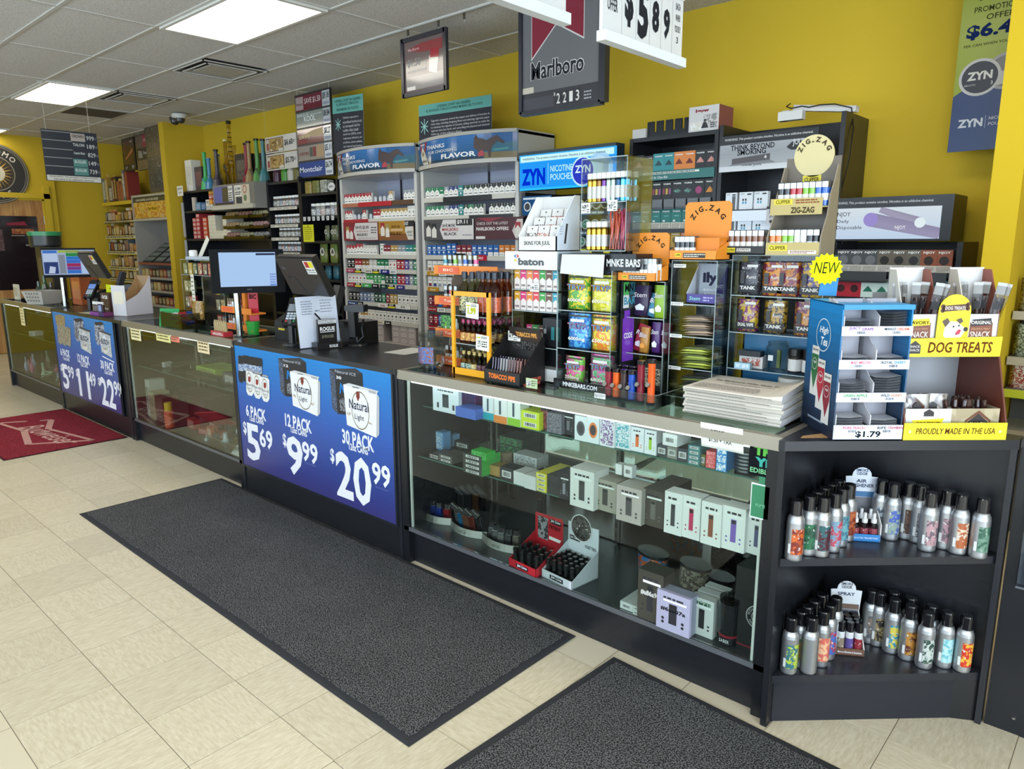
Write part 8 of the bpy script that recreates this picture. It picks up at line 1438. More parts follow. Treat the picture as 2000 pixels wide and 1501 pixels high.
for q in(('white box with a blue and black torch picture',(846,800),896,752,.02,'#dfe4ea','dev','#3a3a44'),('magenta and violet box behind the blue one',(898,792),930,760,.05,'#8a3a9a','art','#4a4ab0'),('low blue lettered box',(890,812),929,793,.08,'#4a6ac0'),('white box with a teal foot',(943,817),964,772,.06,'#e2e4e4','foot','#1fa0b0'),('white box with an orange foot',(965,824),990,776,.06,'#e4e2de','foot','#e08030'),('white box with a lime foot',(991,829),1016,780,.06,'#e4e6de','foot','#8ac02a')):
 sb(q[0]+' on the upper glass shelf',*q[1:4],Z1,*q[4:],group=G1)
sb('lime yellow box stacked on the upper glass shelf',(1018,834),1053,800,Z1,.08,'#c9d82a','bar',n=2,group=G1);sb('tall lime box behind the lime stack',(1024,822),1052,783,Z1,.05,'#9ac02a',group=G1)
for q in(('black and red lettered box',(1056,838),1070,797,.06,'#27242a','art','#b03040'),('black dial box',(1098,846),1121,803,.07,'#26262a','dev','#77777c'),('white box with a black round picture',(1122,858),1146,810,.06,'#dfe2e4','round','#55555c'),('white box with an orange ring picture',(1146,863),1170,812,.06,'#dfe2e4','round','#e07a3a'),('white toy figure box with purple top',(1171,869),1199,815,.06,'#e2e2e4','art','#7a4a8a'),('white toy figure box with teal stripes',(1199,873),1230,823,.06,'#e2e2e4','art','#3aa0b0'),('white box with an orange device',(1231,879),1257,832,.05,'#e0e0e4','dev','#e06a2a'),('white box with a lime device',(1258,885),1281,838,.05,'#e0e0e4','dev','#9ac030'),('charcoal barcoded box',(1282,889),1302,867,.08,'#3c4044','bar'),('taupe barcoded box',(1302,893),1322,871,.08,'#8f8a82','bar'),('black and lilac barcoded box',(1322,899),1343,874,.08,'#3a3a44','bar'),('olive slim box',(1366,908),1377,886,.08,'#6a6434','bar')):
 sb(q[0]+' on the upper glass shelf',*q[1:4],Z1,*q[4:],group=G1)
sb('grey lettered box in the stack beside the dial box',(1068,843),1096,805,Z1,.07,'#77747e','art','#55525c',n=4,group=G1);sb('teal barcoded box stacked beside the red boxes',(1343,905),1366,868,Z1,.1,'#4a7a7c','bar',n=4,group=G1);sb('red lettered slim box in the stack by the blue ones',(1378,912),1397,880,Z1,.12,'#d84a50','art','#e88a8a',n=4,group=G1);sb('blue lettered slim box in the stack by the tins',(1398,918),1418,870,Z1,.12,'#2a8ad0','art','#e0e6ea',n=3,group=G1);sb('white and black box above the barcoded boxes',(1294,868),1322,845,Z1+.06,.1,'#d6d6d4','bar',group=G1)
tn = MB().lathe([(.036,0),(.04,.003),(.04,.009),(.034,.012)],'#8a9098','metal',18).mesh('snuff_tin')
for c in range(2):
 for k in range(6):a = at(1436+c*40,922+c*8,'z',Z1);obj('round_tin',tn,None,(a[0]+.02,a[1]+.04,Z1+.0006+k*.0125),0,'flat round metal tin in the stacks at the shelf end','tin','round tins at the shelf end')
for q in(('pale blue slim pack',(836,872),866,838,.05,'#6aa0d0','art','#cfe0ee'),('smaller pale blue pack',(868,868),884,846,.05,'#8ab0d8','art','#dce8f0'),('dark low box',(888,873),917,859,.07,'#2c2c2e','bar'),('kraft brown box',(956,926),976,907,.06,'#a8824a'),('black and white barcoded box',(977,935),1002,910,.07,'#2a2a2c','bar'),('plain white box next to the barcoded ones',(1003,944),1024,919,.08,'#d2d0cc'),('plain white box beside the yellow stack',(1024,952),1046,926,.08,'#cfcdca'),('black kit box with silver parts',(1091,972),1112,921,.09,'#26242a','dev','#8a8a94'),('white tank box with two device drawings',(1113,985),1159,912,.1,'#dcdad4','dev','#3a3a3c'),('taupe device box',(1160,992),1203,932,.1,'#a39c8e','dev','#3c3a38'),('silver taupe device box',(1203,1013),1252,945,.1,'#a9a298','dev','#4a4846'),('dark brown device box',(1254,1022),1295,952,.2,'#453e38','dev','#6a645c')):
 sb(q[0]+' on the lower glass shelf',*q[1:4],Z2,*q[4:],group=G2)
for i,(pl,pr,tp,c,n_)in enumerate((((1296,1038),1330,957,'#3a3c40','black'),((1331,1047),1366,965,'#c02a5a','pink'),((1367,1059),1406,976,'#8a4a34','copper'),((1408,1069),1453,984,'#7a5ab0','violet'),((1456,1078),1496,998,'#4a4a70','slate'))):sb('white vape box with a %s device picture'%n_,pl,pr,tp,Z2,.06,'#e4e2de','dev',c,group='white vape boxes in a row')
sb('green sided slim box in the stack on the lower glass shelf',(905,921),941,884,Z2,.12,'#3a3c38','bar',n=4,group=G2,side='#3fae4a');sb('bright green box topping the slim stack',(921,893),949,878,Z2+.075,.06,'#3fb84a','art','#2a7a34',group=G2);sb('dark green tall box behind the tan packs',(975,880),1021,850,Z2+.04,.12,'#2f3a32','art','#3f8a4c',n=2,group=G2);sb('dark barcoded slim box at the shelf start',(838,893),858,885,Z2,.1,'#4a3c38','bar',n=2,group=G2);sb('grey barcoded box beside the slim stack',(858,900),883,886,Z2,.1,'#55504c','bar',n=2,group=G2)
for i in range(5):sb('tan slim pack in the row of five',(943+i*10,915-i*1),952+i*10,888-i*1,Z2,.03,'#a8957a','art','#77695a',group='tan slim packs')
sb('yellow barcoded box in the stack of four',(1047,957),1067,922,Z2,.16,'#d8cc3a','bar',n=4,group='yellow barcoded boxes');sb('black box in the stack beside the yellow ones',(1068,962),1091,926,Z2,.14,'#2c2a2c',n=3,group=G2);sb('white clear-topped box behind the barcoded boxes',(1003,905),1048,884,Z2+.03,.08,'#c6c6c4','art','#8a8a88',group=G2);sb('small white upright box behind the taupe boxes',(1202,925),1214,905,Z2+.14,.03,'#dedcd8',group='small upright boxes');sb('small white upright box next to its twin',(1218,930),1234,908,Z2+.14,.03,'#d8d6d2','bar',group='small upright boxes')
# deck of the near case
def fan(label,px,r0,cols,long=False):
 a = at(*px,'z',Z0);t = thing('lighter_tray',label,'tray',(a[0],a[1]+r0,Z0+.0006));n = 10;arc = [(r0*math.sin(math.radians(-38+76*k/n)),-r0*math.cos(math.radians(-38+76*k/n)))for k in range(n+1)]
 obj('tray_floor',MB().prism(arc+[(.03,-.12),(-.03,-.12)],.0,.012,'#1c1c1e','satin'),t);m = MB()
 for k in range(n):(x0,y0),(x1,y1) = arc[k],arc[k+1];m.add([(x0,y0-.004,0),(x1,y1-.004,0),(x1,y1,.034),(x0,y0,.034),(x0,y0+.004,.034),(x1,y1+.004,.034)],[(0,1,2,3),(3,2,5,4)],'#b9b6ae','brushed')
 obj('silver_front',m,t);obj('lettering',MB().text('VECTOR',0,.01,.012,-r0-.006,'#6a6862',w=.05),t)
 for i,(c,n_)in enumerate(cols):
  q = math.radians(-26+52*i/max(1,len(cols)-1));b = thing('torch_lighter','%s %s'%(n_,label.split(' tray')[0].replace('silver fronted','lighter in the').strip()+' tray'),'lighter',(a[0]+(r0-.04)*math.sin(q),a[1]+r0-(r0-.04)*math.cos(q),Z0+.0132),rot=(0,math.radians(-12)if long else 0,.3),group='lighters in silver trays')
  obj('body',MB().rbox(-.017,.017,-.012,.012,0,.055 if not long else.075,c,'metal',.004),b);m = MB();m.T = mv(0,0,.055 if not long else.075)@roty(-.7 if long else 0);m.rbox(-.012,.012,-.009,.009,0,.025 if not long else.045,'#a9a9ac','chrome',.003);obj('nozzle',m,b)
fan('first silver fronted tray nearest the black post',(840,1018),.19,(('#2a2c2e','black'),('#2a4ab8','blue'),('#2a4ab8','second blue'),('#b02a30','red')));fan('middle silver fronted tray',(903,1044),.2,(('#6a5f66','mauve'),('#2a78a8','sky blue'),('#8a5a4a','copper'),('#7a3a30','rust'),('#3a3a3c','black')),True);fan('third silver fronted tray next to the red box',(968,1072),.21,(('#77777a','chrome'),('#8a8a8c','second chrome'),('#9a9a98','third chrome'),('#6a6a6c','steel'),('#8a8478','nickel')))
for i,(c,n_)in enumerate((('#55585c','steel'),('#4a4c50','grey'),('#8a5a34','bronze'),('#2a2a2c','black'))):a = at(893+i*14,998,'z',Z0);b = thing('torch_lighter','large %s torch lighter standing behind the silver trays'%n_,'lighter',(a[0],a[1]+.03,Z0+.0008),rot=(0,0,.3),group='large torch lighters');obj('body',MB().rbox(-.02,.02,-.012,.012,0,.085,c,'metal',.005),b);m = MB();m.T = mv(0,0,.085)@roty(-.9);m.rbox(-.01,.01,-.01,.01,-.01,.06,'#3a3a3c','satin',.003);obj('nozzle',m,b)
for i in range(6):a = at(1012+i*9,1030,'z',Z0);obj('black_torch',MB().rbox(-.011,.011,-.011,.011,0,.1+.03*(i%2),'#1d1d1f','satin',.004),None,(a[0],a[1]+.16,Z0+.0008),0,'black pencil torch standing behind the red display','torch','black pencil torches')
def jet(label,pL,pR,c,cb,words,n,m_):
 a = at(*pL,'z',Z0);b = at(pR,pL[1],'y',a[1]);w = b[0]-a[0];t = thing('torch_display',label,'display box',(a[0],a[1],Z0+.0006),math.radians(-6));d = .16
 obj('tray',MB().box(0,w,0,d,0,.004,c).box(0,w,0,.003,0,.035,c).side([(0,0),(d,0),(d,.12),(.01,.036),(0,.035)],0,.003,c).side([(0,0),(d,0),(d,.12),(.01,.036),(0,.035)],w-.003,w,c),t);obj('back_card',MB().plate([(0,0),(w,0),(w,.21),(0,.2)],d-.004,d,c),t)
 l = MB().rbox(0,0,0,0,0,0,c)if False else MB();l.rect(.28*w,.72*w,.008,.026,-.0008,'#17171a').text('Jet Line',.5*w,.011,.011,-.0012,'#e6e6e6',w=.36*w,bold=.02);y_ = d-.0048
 if words=='FATBOY':l.rect(.1*w,.48*w,.09,.19,y_,'#3a3436','art','#8a8a8c').rect(.55*w,.95*w,.175,.195,y_,'#17171a').text('Jet Line',.75*w,.179,.012,y_-.0004,'#e6e6e6',w=.34*w).text('FATBOY',.74*w,.15,.018,y_-.0004,'#3a1418',w=.4*w,bold=.03).rect(.52*w,.95*w,.1,.115,y_,'#e0dcd8')
 else:l.disc(.45*w,.19,.055,y_-.002,'#55504c','art',col2='#2a2624',n=22).ring(.45*w,.19,.055,.059,y_-.0022,'#d6d4d0',n=22).rect(.06*w,.4*w,.125,.145,y_,'#17171a').text('Jet Line',.23*w,.129,.011,y_-.0024,'#e6e6e6',w=.28*w).text('POCKET TORCH',.76*w,.11,.014,y_-.0004,'#3a3a3c',w=.36*w,bold=.02)
 obj('lettering',l,t)
 k = Kind('pocket_torch','torch',[('fuel_tank',MB().lathe([(.0105,0),(.011,.002),(.011,.03)],'#3a3634' if words=='FATBOY' else '#8a8680','acrylic' if words!='FATBOY' else 'gloss',8)),('barrel',MB().lathe([(.0085,.03),(.009,.032),(.009,.058),(.0105,.06),(.0105,.075)],'#1d1d1f','satin',8)),('tip',MB().lathe([(.006,.075),(.007,.077)],'#a9a6a2','metal',8))])
 for i in range(n):
  for j in range(m_):p = t.matrix_basis@Vector((.018+i*(w-.036)/(n-1),.022+j*.029,.005));k.put('black pocket torch in the %s display box'%('red' if words=='FATBOY' else 'white'),p,0,'pocket torches in the %s box'%('red' if words=='FATBOY' else 'white'))
jet('red counter box of black pocket torches with a red back card',(994,1103),1052,'#b01f2a','#b01f2a','FATBOY',4,4);jet('white counter box of black pocket torches with a round picture',(1058,1125),1122,'#d0d2d6','#d0d2d6','POCKET',5,5)
for q in(('dark brown box with a pastel dab pen picture',(1244,1203),1293,1108,.08,'#4a443c','dev','#a86a90','STINGER'),('silver purple box with a rainbow vaporizer picture',(1281,1222),1346,1148,.06,'#a8a4ba','dev','#6aa07a','DUPLEX 2'),('black tall box with a round seal',(1430,1258),1497,1100,.12,'#1d1c1c','plain','#3a3a3c',None)):
 sb(q[0]+' on the case deck',*q[1:4],Z0,*q[4:7],group='boxes on the case deck',txt=(q[7],'#1d1d20' if 'silver' in q[0]else '#d8d4cc',.05 if q[7]=='STINGER' else.5,.1)if q[7]else None)
a = at(1430,1258,'z',Z0);sl = MB().ring(.085,.13,.04,.043,-.001,'#b9b6b2',n=24).ring(.085,.13,.022,.024,-.001,'#b9b6b2',n=20).arc_text('HOLY LAKES',.085,.13,.029,math.pi/2,.009,-.001,'#b9b6b2').arc_text('HIGH TIMES',.085,.13,.037,-math.pi/2,.009,-.001,'#b9b6b2',inside=True).text('B',.085,.12,.018,-.001,'#b9b6b2').rect(0,.17,.012,.018,-.001,'#7a1f2c');obj('seal_card',sl.box(0,.17,-.0008,-.0002,.001,.19,'#1e1d1d'),None,(a[0],a[1]-.001,Z0),0,'round white seal print on the tall black box','print')
for k in range(3):sb('white lidded vaporizer box, %s of the row of three'%('front','middle','back')[k],(1346+k*14,1232-k*14),1392+k*14,1160-k*10,Z0,.035,'#d2d0cc' if k==0 else '#dedede','dev' if k==0 else 'plain','#2c2a2c',group='lidded vaporizer boxes',txt=('OOZE','#2f6a4a',.84,.08)if k==0 else None)
sb('long white box lying beside the brown box',(1211,1186),1236,1172,Z0,.18,'#d6d6d4','bar',group='boxes on the case deck');sb('small white box lying against the brown box',(1236,1198),1248,1182,Z0,.1,'#cfcdc8','bar',group='boxes on the case deck',n=2)
a = at(1412,1262,'z',Z0);t = thing('ash_jar','black cylinder jar with clear lid and red band on the case deck','jar',(a[0],a[1]+.04,Z0+.0006));obj('body',MB().lathe([(.032,0),(.034,.004),(.034,.15)],'#232224','gloss',20),t);obj('lid',MB().lathe([(.035,.15),(.036,.153),(.036,.168),(.034,.17)],'#b9bcbc','acrylic',20),t);obj('band',MB().lathe([(.0345,.03),(.0345,.038)],'#8a1f2c','satin',20),t);obj('lettering',MB().text('SABER',0,.012,.012,-.036,'#c9c9c9',w=.035),t)
def tin(label,px,rx,ry,h,c,c2):
 a = at(*px,'z',Z0);pts = [(rx*math.cos(2*math.pi*k/20),ry*math.sin(2*math.pi*k/20))for k in range(20)];t = thing('storage_tin',label,'tin',(a[0],a[1]+ry,Z0+.0006),-.3);m = MB().prism(pts,0,h,c,'art',True,True);m.c2 = [srgb(c2)]*len(m.c2);obj('body',m,t);obj('lid',MB().prism([(x*1.03,y*1.03)for x,y in pts],h,h+.012,'#2a2a2c','satin'),t)
tin('orange and blue cartoon printed oval tin on the case deck',(1262,1122),.075,.05,.075,'#c9602a','#3a7ab0');tin('pale printed oval tin behind the rainbow vaporizer box',(1345,1152),.07,.05,.085,'#a8a08e','#5a5248');tin('black oval tin behind the lidded boxes',(1395,1165),.06,.045,.06,'#2a2a2c','#3a3a3c')
for(p,c,c2,n_,h)in(((1288,1085),'#7a7488','#c0a860','lilac lettered',.10),((1352,1098),'#a8a890','#c08a5a','pastel fruit',.09)):a = at(*p,'z',Z0);obj('picture_card',MB().box(-.05,.05,0,.004,0,h+.06,c,'art',c2),None,(a[0],a[1]+.06,Z0+.0006),0,'%s picture card standing at the back of the case deck'%n_,'card','picture cards on the deck')
# stickers on the case end
st = MB().box(-.045,.045,-.002,0,0,.115,'#15171a','paper').text('TR',0,.066,.03,-.0028,'#5fae4a',w=.06,bold=.06).text('YP',.005,.03,.03,-.0028,'#3fa090',w=.06,bold=.06).text('EDIBLES',0,.008,.016,-.0028,'#7ac08a',w=.078,bold=.02).pol([(-.03,.09),(.012,.09),(-.01,.11)],-.0028,'#c9c03a');a = at(1486,918,'y',.003);obj('glass_sticker',st,None,(a[0]+.005,.004,.82),0,'black sticker with green and teal TRYP lettering on the case corner','sticker');sg = MB().rbox(-.032,.032,-.003,0,0,.115,'#d9dcd8','paper',.001).box(-.028,.028,-.004,-.003,.005,.11,'#2f7a54').box(-.008,.012,-.004,-.001,.115,.14,'#2f7a54').text('FUME',.002,.04,.01,-.0046,'#7ab894',w=.03);a = at(1484,995,'y',.003);obj('glass_sticker',sg,None,(a[0],.004,.68),0,'green vape shaped sticker on the case corner','sticker')
# ---- middle case
r = random.Random(21)
def scatter(x0,x1,z,n,pal,label,group,y0=.12,y1=.42,s=(.04,.1),hh=(.02,.06),name='box'):
 for i in range(n):
  c,cn,c2 = r.choice(pal);w = r.uniform(*s);d = r.uniform(.04,.09);h = r.uniform(*hh);m = MB().box(-w/2,w/2,-d/2,d/2,0,h,c);m.rect(-w*.4,w*.4,h*.15,h*.85,-d/2-.0006,c,'artfine',c2)
  obj(name,m,None,(x0+(x1-x0)*(i+.5)/n,r.uniform(y0,y1),z+.0006),r.uniform(-.4,.4),'%s %s'%(cn,label),'box',group)
for i in range(6):cube('vape_pack','%s slim pack in the row on the upper shelf of the middle case'%('violet' if i<3 else 'white'),'vape pack','slim packs on the upper shelf of the middle case',-4.83+i*.075,.16,.845,.065,.05,.08,'#7a2f7a' if i<3 else '#e0dedc','#c9b0d0' if i<3 else '#3a4a70')
MIX = [('#3a6a4a','green','#d0d4c8'),('#b02a34','red','#e0d4d0'),('#2a3a6a','navy','#d0d4e0'),('#b9c4c8','pale','#6a8ab0'),('#3f8a5a','mint','#b9b0d0')]
scatter(-4.35,-3.55,.845,8,MIX,'small item on the upper shelf of the middle case','items on the upper shelf of the middle case',hh=(.03,.09));cube('bag','crumpled clear bag beside the blue sign in the middle case','bag',None,-3.6,.13,.845,.12,.06,.11,'#b9c4cc','#e0e4e8');cube('black_tag_box','black green box at the end of the middle case shelf','box',None,-3.49,.13,.845,.07,.05,.12,'#2c3424','#4a5a3a')
cube('lime_box','lime green lidded box on the lower shelf of the middle case','box',None,-4.3,.22,.605,.3,.2,.05,'#a8c050','#4a4a44');cube('dark_tray','wide dark tray on the lower shelf of the middle case','tray',None,-4.18,.13,.605,.5,.08,.02,'#2c2a28');scatter(-4.9,-4.5,.605,5,[('#c9c6c0','silver','#3a3a3c'),('#3a3836','black','#b9b6b0')],'trinket on the lower shelf of the middle case','trinkets on the lower shelf',s=(.03,.06),hh=(.015,.04));cube('shoe_box','white and black box with orange disc in the middle case','box',None,-3.75,.14,.605,.24,.18,.08,'#3a3c44','#d8d4d0');obj('orange_disc',MB().lathe([(.07,0),(.075,.01),(.06,.03),(0,.035)],'#d8582a','satin',18),None,(-3.72,.24,.6865),0,'orange cap on the black and white box','cap');scatter(-3.66,-3.5,.605,3,[('#a8c0d0','pale blue','#d04a4a'),('#d8d6d2','white','#c04a50')],'pack beside the blue sign on the lower shelf','packs beside the blue sign',hh=(.02,.05),y1=.2)
cube('maroon_box','large open maroon box at the back of the middle case deck','box',None,-4.75,.28,.185,.55,.2,.2,'#4a1f28','#5a2a34');cube('white_carton','white carton standing at the end of the middle case deck','box',None,-5.08,.1,.185,.08,.12,.3,'#c9c6ba','#3a3a34');cube('tan_carton','tan patterned carton on the middle case deck','box',None,-4.97,.08,.185,.1,.12,.22,'#a8987a','#6a5a48')
cube('brown_carton','brown glossy carton beside the orange bottle','box',None,-4.83,.08,.185,.14,.12,.2,'#4a2c28','#6a4a44');cube('salmon_card','salmon topped carton on the middle case deck','box',None,-4.72,.1,.185,.14,.12,.17,'#3a3034','#c06a60');t = thing('spray_bottle','orange bottle with yellow cap on the middle case deck','bottle',(-4.62,.06,.1856));obj('body',MB().lathe([(.03,0),(.032,.004),(.032,.12),(.024,.13)],'#d8582a','artfine',14),t);obj('cap',MB().lathe([(.026,.13),(.027,.135),(.027,.19),(.024,.192)],'#d8b41e','satin',14),t)
scatter(-4.5,-4.0,.185,8,[('#d06a4a','salmon','#e8d8c8'),('#a82a30','red','#c9b0a8'),('#dcd6d0','white','#c04a40'),('#7a2028','crimson','#a03a40')],'pack on the middle case deck','packs on the middle case deck',y0=.08,y1=.3,s=(.06,.14),hh=(.03,.1));m = MB();m.T = rotx(.9)@rotz(.2);m.box(0,.26,0,.01,0,.18,'#a82434');obj('red_lid',m,None,(-4.18,.2,.25),0,'open red box lid on the middle case deck','box lid')
def glasspile(x0,x1,n,pal,label,group,y0=.06,y1=.36,h0=.05,h1=.13):
 for i in range(n):
  c,cn,mt = r.choice(pal);h = r.uniform(h0,h1);q = r.uniform(.014,.026);m = MB()
  if i%3==0:m.tube([(0,0,q*.6),(q*2.4,0,q*.7),(q*4,0,q*1.6)],[q,q*.45,q*.35],c,mt,9)
  elif i%3==1:m.lathe([(q*1.2,0),(q*1.4,h*.12),(q*.6,h*.4),(q*.5,h*.85),(q*.75,h)],c,mt,10)
  else:m.lathe([(0,0),(q*.9,h*.12),(q*1.3,h*.35),(q*.8,h*.6),(q*.35,h*.7),(q*.4,h)],c,mt,10)
  obj('glass_pipe',m,None,(r.uniform(x0,x1),r.uniform(y0,y1),.1858),r.uniform(0,6),'%s %s'%(cn,label),'glass pipe',group)
glasspile(-4.1,-3.47,34,[('#e6ebe8','clear','acrylic'),('#dfe6ea','frosted','gloss'),('#d8c890','amber tinted','acrylic'),('#b9c9d0','smoky','acrylic')],'glass piece piled on the middle case deck','clear glass pieces on the middle deck');t = thing('label_holder','white sloping price holder at the glass of the middle case','price holder',(-3.62,.03,.1858));obj('stand',MB().side([(0,0),(.06,0),(.05,.05)],0,.15,'#dedcd8'),t)
for x in(-4.0,-3.72):obj('glass_tray',MB().box(0,.24,0,.18,0,.004,CL,'acrylic').box(0,.24,0,.004,0,.05,CL,'acrylic',t=('#c6d2d2','satin')).box(0,.004,0,.18,0,.05,CL,'acrylic').box(.236,.24,0,.18,0,.05,CL,'acrylic'),None,(x,.05,.1856),0,'clear tray of glass pieces, %s the white price holder'%('far from' if x<-3.9 else 'next to'),'tray','clear trays on the middle deck')
# ---- far case
glasspile(-8.4,-6.98,60,[('#d06a90','pink','gloss'),('#e0e6e0','clear','acrylic'),('#a8c0a0','pale green','gloss'),('#d8c890','amber','acrylic'),('#a8b0d0','lavender','gloss'),('#e0c0c8','rose','acrylic')],'glass pipe piled in the far display case','glass pipes in the far case',h1=.2)
for z,nm in((.84,'upper'),(.60,'lower')):scatter(-8.0,-7.0,z,7,[('#c9ccd0','silver','#3a3a40'),('#2a3448','navy','#8a9ab0'),('#d8d4cc','white','#b08a6a')],'trinket on the %s shelf of the far case'%nm,'trinkets on the %s shelf of the far case'%nm,s=(.05,.12),hh=(.02,.06))
# ---------------------------------------------------------------- cans on the corner shelf
def can_kind(c,c2,s=1.,plain=False):
 b = MB().lathe([(.0235*s,0),(.0255*s,.003*s),(.026*s,.008*s),(.026*s,.122*s),(.0245*s,.132*s),(.0205*s,.141*s),(.0175*s,.145*s)],'#b5b6b8','brushed',18);k = MB().lathe([(.0175*s,.143*s),(.0185*s,.145*s),(.0185*s,.186*s),(.0165*s,.19*s)],'#17171a','gloss',16)
 l = MB();n = 7
 for q in range(n):a0,a1 = math.radians(245+q*18+(120 if plain else 0)),math.radians(245+(q+1)*18+(120 if plain else 0));l.add([(.0263*s*math.cos(a),.0263*s*math.sin(a),z)for a,z in((a0,.022*s),(a1,.022*s),(a1,.104*s),(a0,.104*s))],[(0,1,2,3)],c,'art',c2,True)
 a0,a1 = math.radians(225+(120 if plain else 0)),math.radians(243+(120 if plain else 0));l.add([(.0263*s*math.cos(a),.0263*s*math.sin(a),z)for a,z in((a0,.025*s),(a1,.025*s),(a1,.055*s),(a0,.055*s))],[(0,1,2,3)],'#dcdcd8','paper')
 return Kind('spray_can','spray can',[('body',b),('cap',k),('label_wrap',l)])
CK = {}
def can(label,px,z,c,c2,group,plain=False,ox=1500,oy=800,sc=4):
 a = at(ox+px[0]/sc,oy+px[1]/sc,'z',z);k = (c,c2,plain)
 if k not in CK:CK[k] = can_kind(c,c2,1,plain)
 dv = np.array([a[0]-CAM[0],a[1]-CAM[1]]);dv = dv/np.hypot(*dv)*.024
 CK[k].put('spray can with %s label%s'%(label,''),(min(max(a[0]+dv[0],.05),.47),min(a[1]+dv[1],.455),z+.0006),math.radians(25),group)
g = 'spray cans on the upper corner shelf'
for l,p,c,c2 in(('sunset orange and red',(192,1185),'#c8602a','#7a2a24'),('forest green',(295,1142),'#2a6a48','#1f4a38'),('dark snowy red and teal',(402,1155),'#4a2430','#2f5a60'),('rose and red',(492,1116),'#c04a5a','#7a9ab0'),('teal and ice blue',(548,1072),'#6aa0a8','#3a6a80'),('orange and brown pumpkin',(602,1030),'#b0582c','#7a3020'),('blue iris',(945,1022),'#4a5fa8','#8a9a90'),('white lily',(850,990),'#8a9298','#3a4450'),('dark brown lettered',(1065,1015),'#5a4038','#3a2a28'),('charcoal hidden',(1158,1045),'#3a3c40','#77787c'),('dusky plum',(1230,1110),'#6a5a62','#b08a90'),('second dusky plum',(1358,1092),'#6a5a62','#a8808a'),('cinnamon brown and cream',(1468,1132),'#a85a34','#d8c0a8'),('evergreen',(1634,1166),'#2f5a48','#6a8a78')):can(l,p,.575,c,c2,g)
for i,p in enumerate(((352,1100),(408,1062),(462,1026),(516,995))):can('partly hidden grey, %s by the left panel'%('first','second','third','fourth')[i],p,.575,'#6a6a70','#8a5a50',g)
g = 'spray cans on the lower corner shelf'
for l,p,c,c2,pl in(('bright yellow and green cartoon',(308,785),'#a8b83a','#3a6a70',0),('reverse side turned, plain silver',(462,790),'#c05a5a','#d8a0a0',1),('dark rainbow, half hidden',(392,742),'#8a6a3a','#4a6a50',0),('coral and orange pattern',(545,738),'#d0685a','#e0b08a',0),('red and blue comic',(592,688),'#b03a4a','#4a6ab0',0),('sky blue and white, half hidden',(636,628),'#7aa0c0','#d0d8e0',0),('black and gold lettered',(945,590),'#2a2422','#8a7a54',0),('yellow and blue beach',(1045,642),'#c9b84a','#3a8aa0',0),('dark auburn portrait',(1158,692),'#5a2c20','#b07a34',0),('white and dark green wave',(1278,750),'#b9c0b8','#2f4a40',0),('pale turquoise',(1414,745),'#6ab0b8','#a8d0d0',0),('flame red and yellow',(1548,776),'#c0301f','#e0a83a',0)):can(l,p,.175,c,c2,g,bool(pl),1450,1100,3.636)
for i,p in enumerate(((432,700),(482,655),(535,605),(888,570),(1040,585),(1158,630),(1305,695))):can('shadowed grey, %s of the back row'%('first','second','third','fourth','fifth','sixth','seventh')[i],p,.175,'#5a5a60','#7a6a60',g,False,1450,1100,3.636)
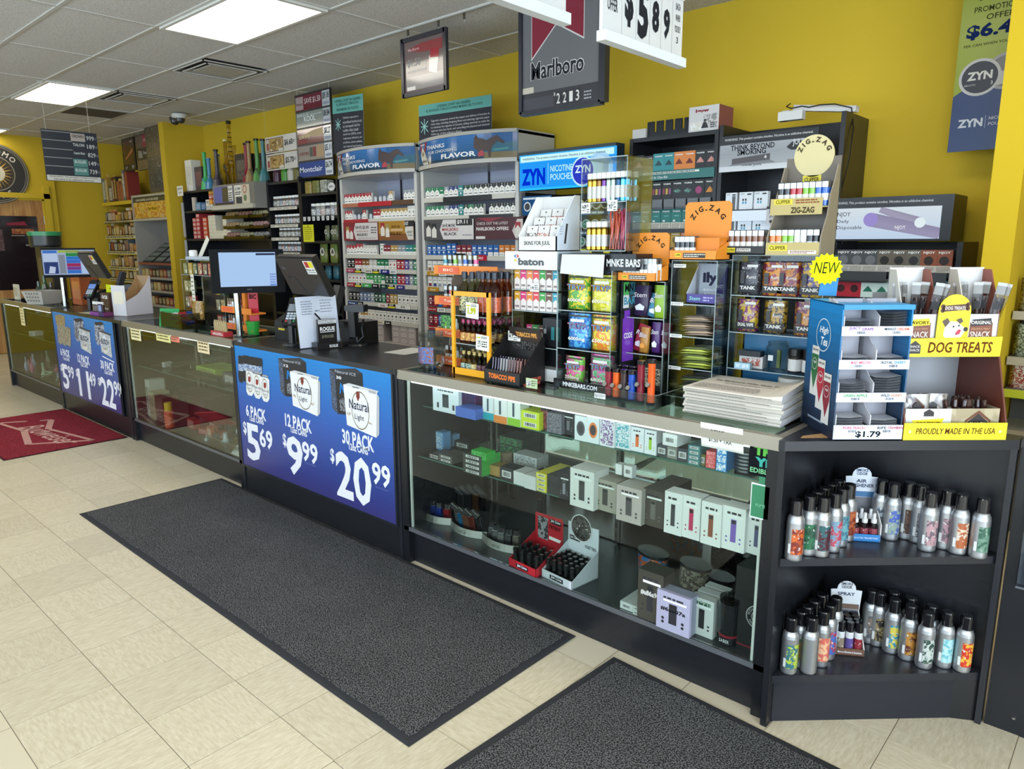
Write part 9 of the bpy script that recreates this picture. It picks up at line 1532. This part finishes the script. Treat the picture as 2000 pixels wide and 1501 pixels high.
# odour spray boxes
def spraybox(label,pL,ox,oy,sc,z,cb,hc,lines_,small):
 a = at(ox+pL[0]/sc,oy+pL[1]/sc,'z',z);t = thing('spray_display',label,'display box',(a[0],a[1],z+.0006),R42*.75);w = .092;d = .1
 obj('tray',MB().box(0,w,0,.003,0,.025,cb).box(0,w,0,d,0,.003,cb).side([(0,0),(d,0),(d,.12),(0,.06 if small else.025)],0,.003,'#d9d6d2').side([(0,0),(d,0),(d,.12),(0,.06 if small else.025)],w-.003,w,'#d9d6d2').box(0,w,d-.003,d,0,.12,'#6a6a70'),t)
 pts = [(0,.12),(w,.12),(w+.004,.19),(w*.82,.192)]+[(w*.5+.03*math.cos(math.pi*k/8),.195+.028*math.sin(math.pi*k/8))for k in range(9)]+[(w*.18,.192),(-.004,.19)]
 obj('header_card',MB().plate(pts,d-.006,d-.003,'#cfd4de' if small else '#d0d2d6').rect(.002,w-.002,.121,.14,d-.0064,hc),t);l = MB().text('SMOKE',w*.5,.208,.010,d-.0068,'#2a3a5a' if small else '#2a2a30',w=.038,bold=.02).text('ODOR',w*.5,.196,.010,d-.0068,'#2a3a5a' if small else '#2a2a30',w=.034,bold=.02)
 for k,s in enumerate(lines_):l.text(s,w*.5,.17-k*.016,.012 if k or len(lines_)<2 else.012,d-.0068,'#26304a',w=min(.08,.011*len(s)),bold=.02)
 l.text('Easy to Use, Naturally Fresh!' if small else 'More to Eliminate & Deodorize',w*.5,.009,.007,-.0008,'#e6e8ee',w=.075);obj('lettering',l,t)
 if small:
  k = Kind('spray_bottle','spray bottle',[('bottle_body',MB().lathe([(.012,0),(.0135,.003),(.0135,.045),(.008,.055)],'#b9c4c4','acrylic',12)),('label_wrap',MB().lathe([(.0137,.008),(.0137,.038)],'#8a3a44','artfine',12)),('nozzle',MB().lathe([(.009,.055),(.009,.068),(.0055,.07),(.005,.088)],'#dedcdc','satin',10))])
  for j in range(2):
   for i in range(3):k.put('small clear spray bottle with white nozzle, %s row of the blue box'%('front','back')[j],t.matrix_basis@Vector((.018+i*.028,.022+j*.04,.0035)),0,'small spray bottles')
 else:
  for j in range(4):
   for i in range(3):
    c,c2,n_ = (('#8a7a6a','#c9b8a0','tan'),('#5a4a8a','#7ab0b8','violet'),('#8a2a34','#7a9a3a','red and lime'))[i];kk = ('s',i)
    if kk not in CK:CK[kk] = Kind('mini_spray_can','spray can',[('body',MB().lathe([(.0125,.0),(.0132,.002),(.0132,.072),(.0115,.078)],'#d2d2d2','satin',12)),('label_wrap',MB().lathe([(.0135,.008),(.0135,.055)],c,'art',12)),('cap',MB().lathe([(.0125,.077),(.013,.079),(.013,.108),(.011,.11)],'#17171a','gloss',12))])
    CK[kk].put('small white spray can with %s label in the brown box, row %s from the front'%(n_,('one','two','three','four')[j]),t.matrix_basis@Vector((.018+i*.028,.018+j*.024,.0035)),0,'small spray cans in the brown box')
spraybox('blue card box of small spray bottles with a tall header',(640,1022),1500,800,4,.575,'#2f7ab8','#3a6a98',('AIR','FRESHENER'),True)
spraybox('brown and white card box of small black-capped spray cans',(655,645),1450,1100,3.636,.175,'#6a4a3a','#6a5448',('SPRAY',),False)
# ---------------------------------------------------------------- labels that tell alike things apart
ORD = 'first second third fourth fifth sixth seventh eighth ninth tenth eleventh twelfth 13th 14th 15th 16th 17th 18th 19th 20th 21st 22nd 23rd 24th 25th 26th 27th 28th 29th 30th 31st 32nd 33rd 34th 35th 36th'.split()
same = {}
bpy.context.view_layer.update()
for o in COL.objects:
 if o.parent is None and 'label' in o:same.setdefault(o['label'],[]).append(o)
def clip(base,pre):
 w = base.split();k = 16-len(pre.split())
 if len(w)>k:
  for q in('the','a','an'):
   while len(w)>k and q in w[1:]:w.reverse();w.remove(q);w.reverse()
 w = w[:k]
 while w and w[-1]in('on','in','of','with','and','under','beside','behind','at','from','above','by','inside','the','rack'):w.pop()
 return pre+' '+' '.join(w).strip(',')
for lab,os_ in same.items():
 if len(os_)<2:
  if len(lab.split())>16:os_[0]['label'] = clip(lab,'').strip()
  continue
 for o in os_:
  if 'group' not in o:o['group'] = lab[:60]
 cols = {}
 for o in os_:cols.setdefault((round(o.location.x,2),round(o.location.y,1)),[]).append(o)
 stacked = any(len(c)>1 for c in cols.values())
 order = sorted(cols,key=lambda k:px_of((k[0],k[1],cols[k][0].location.z))[0])
 for i,k in enumerate(order):
  for j,o in enumerate(sorted(cols[k],key=lambda q:q.location.z)):
   if stacked and len(order)>1:pre = '%s stack from the left, %s up:'%(ORD[min(i,35)],ORD[min(j,35)])
   elif stacked:pre = '%s from the bottom:'%ORD[min(j,35)]
   else:pre = '%s from the left:'%ORD[min(i,35)]
   o['label'] = clip(lab,pre)
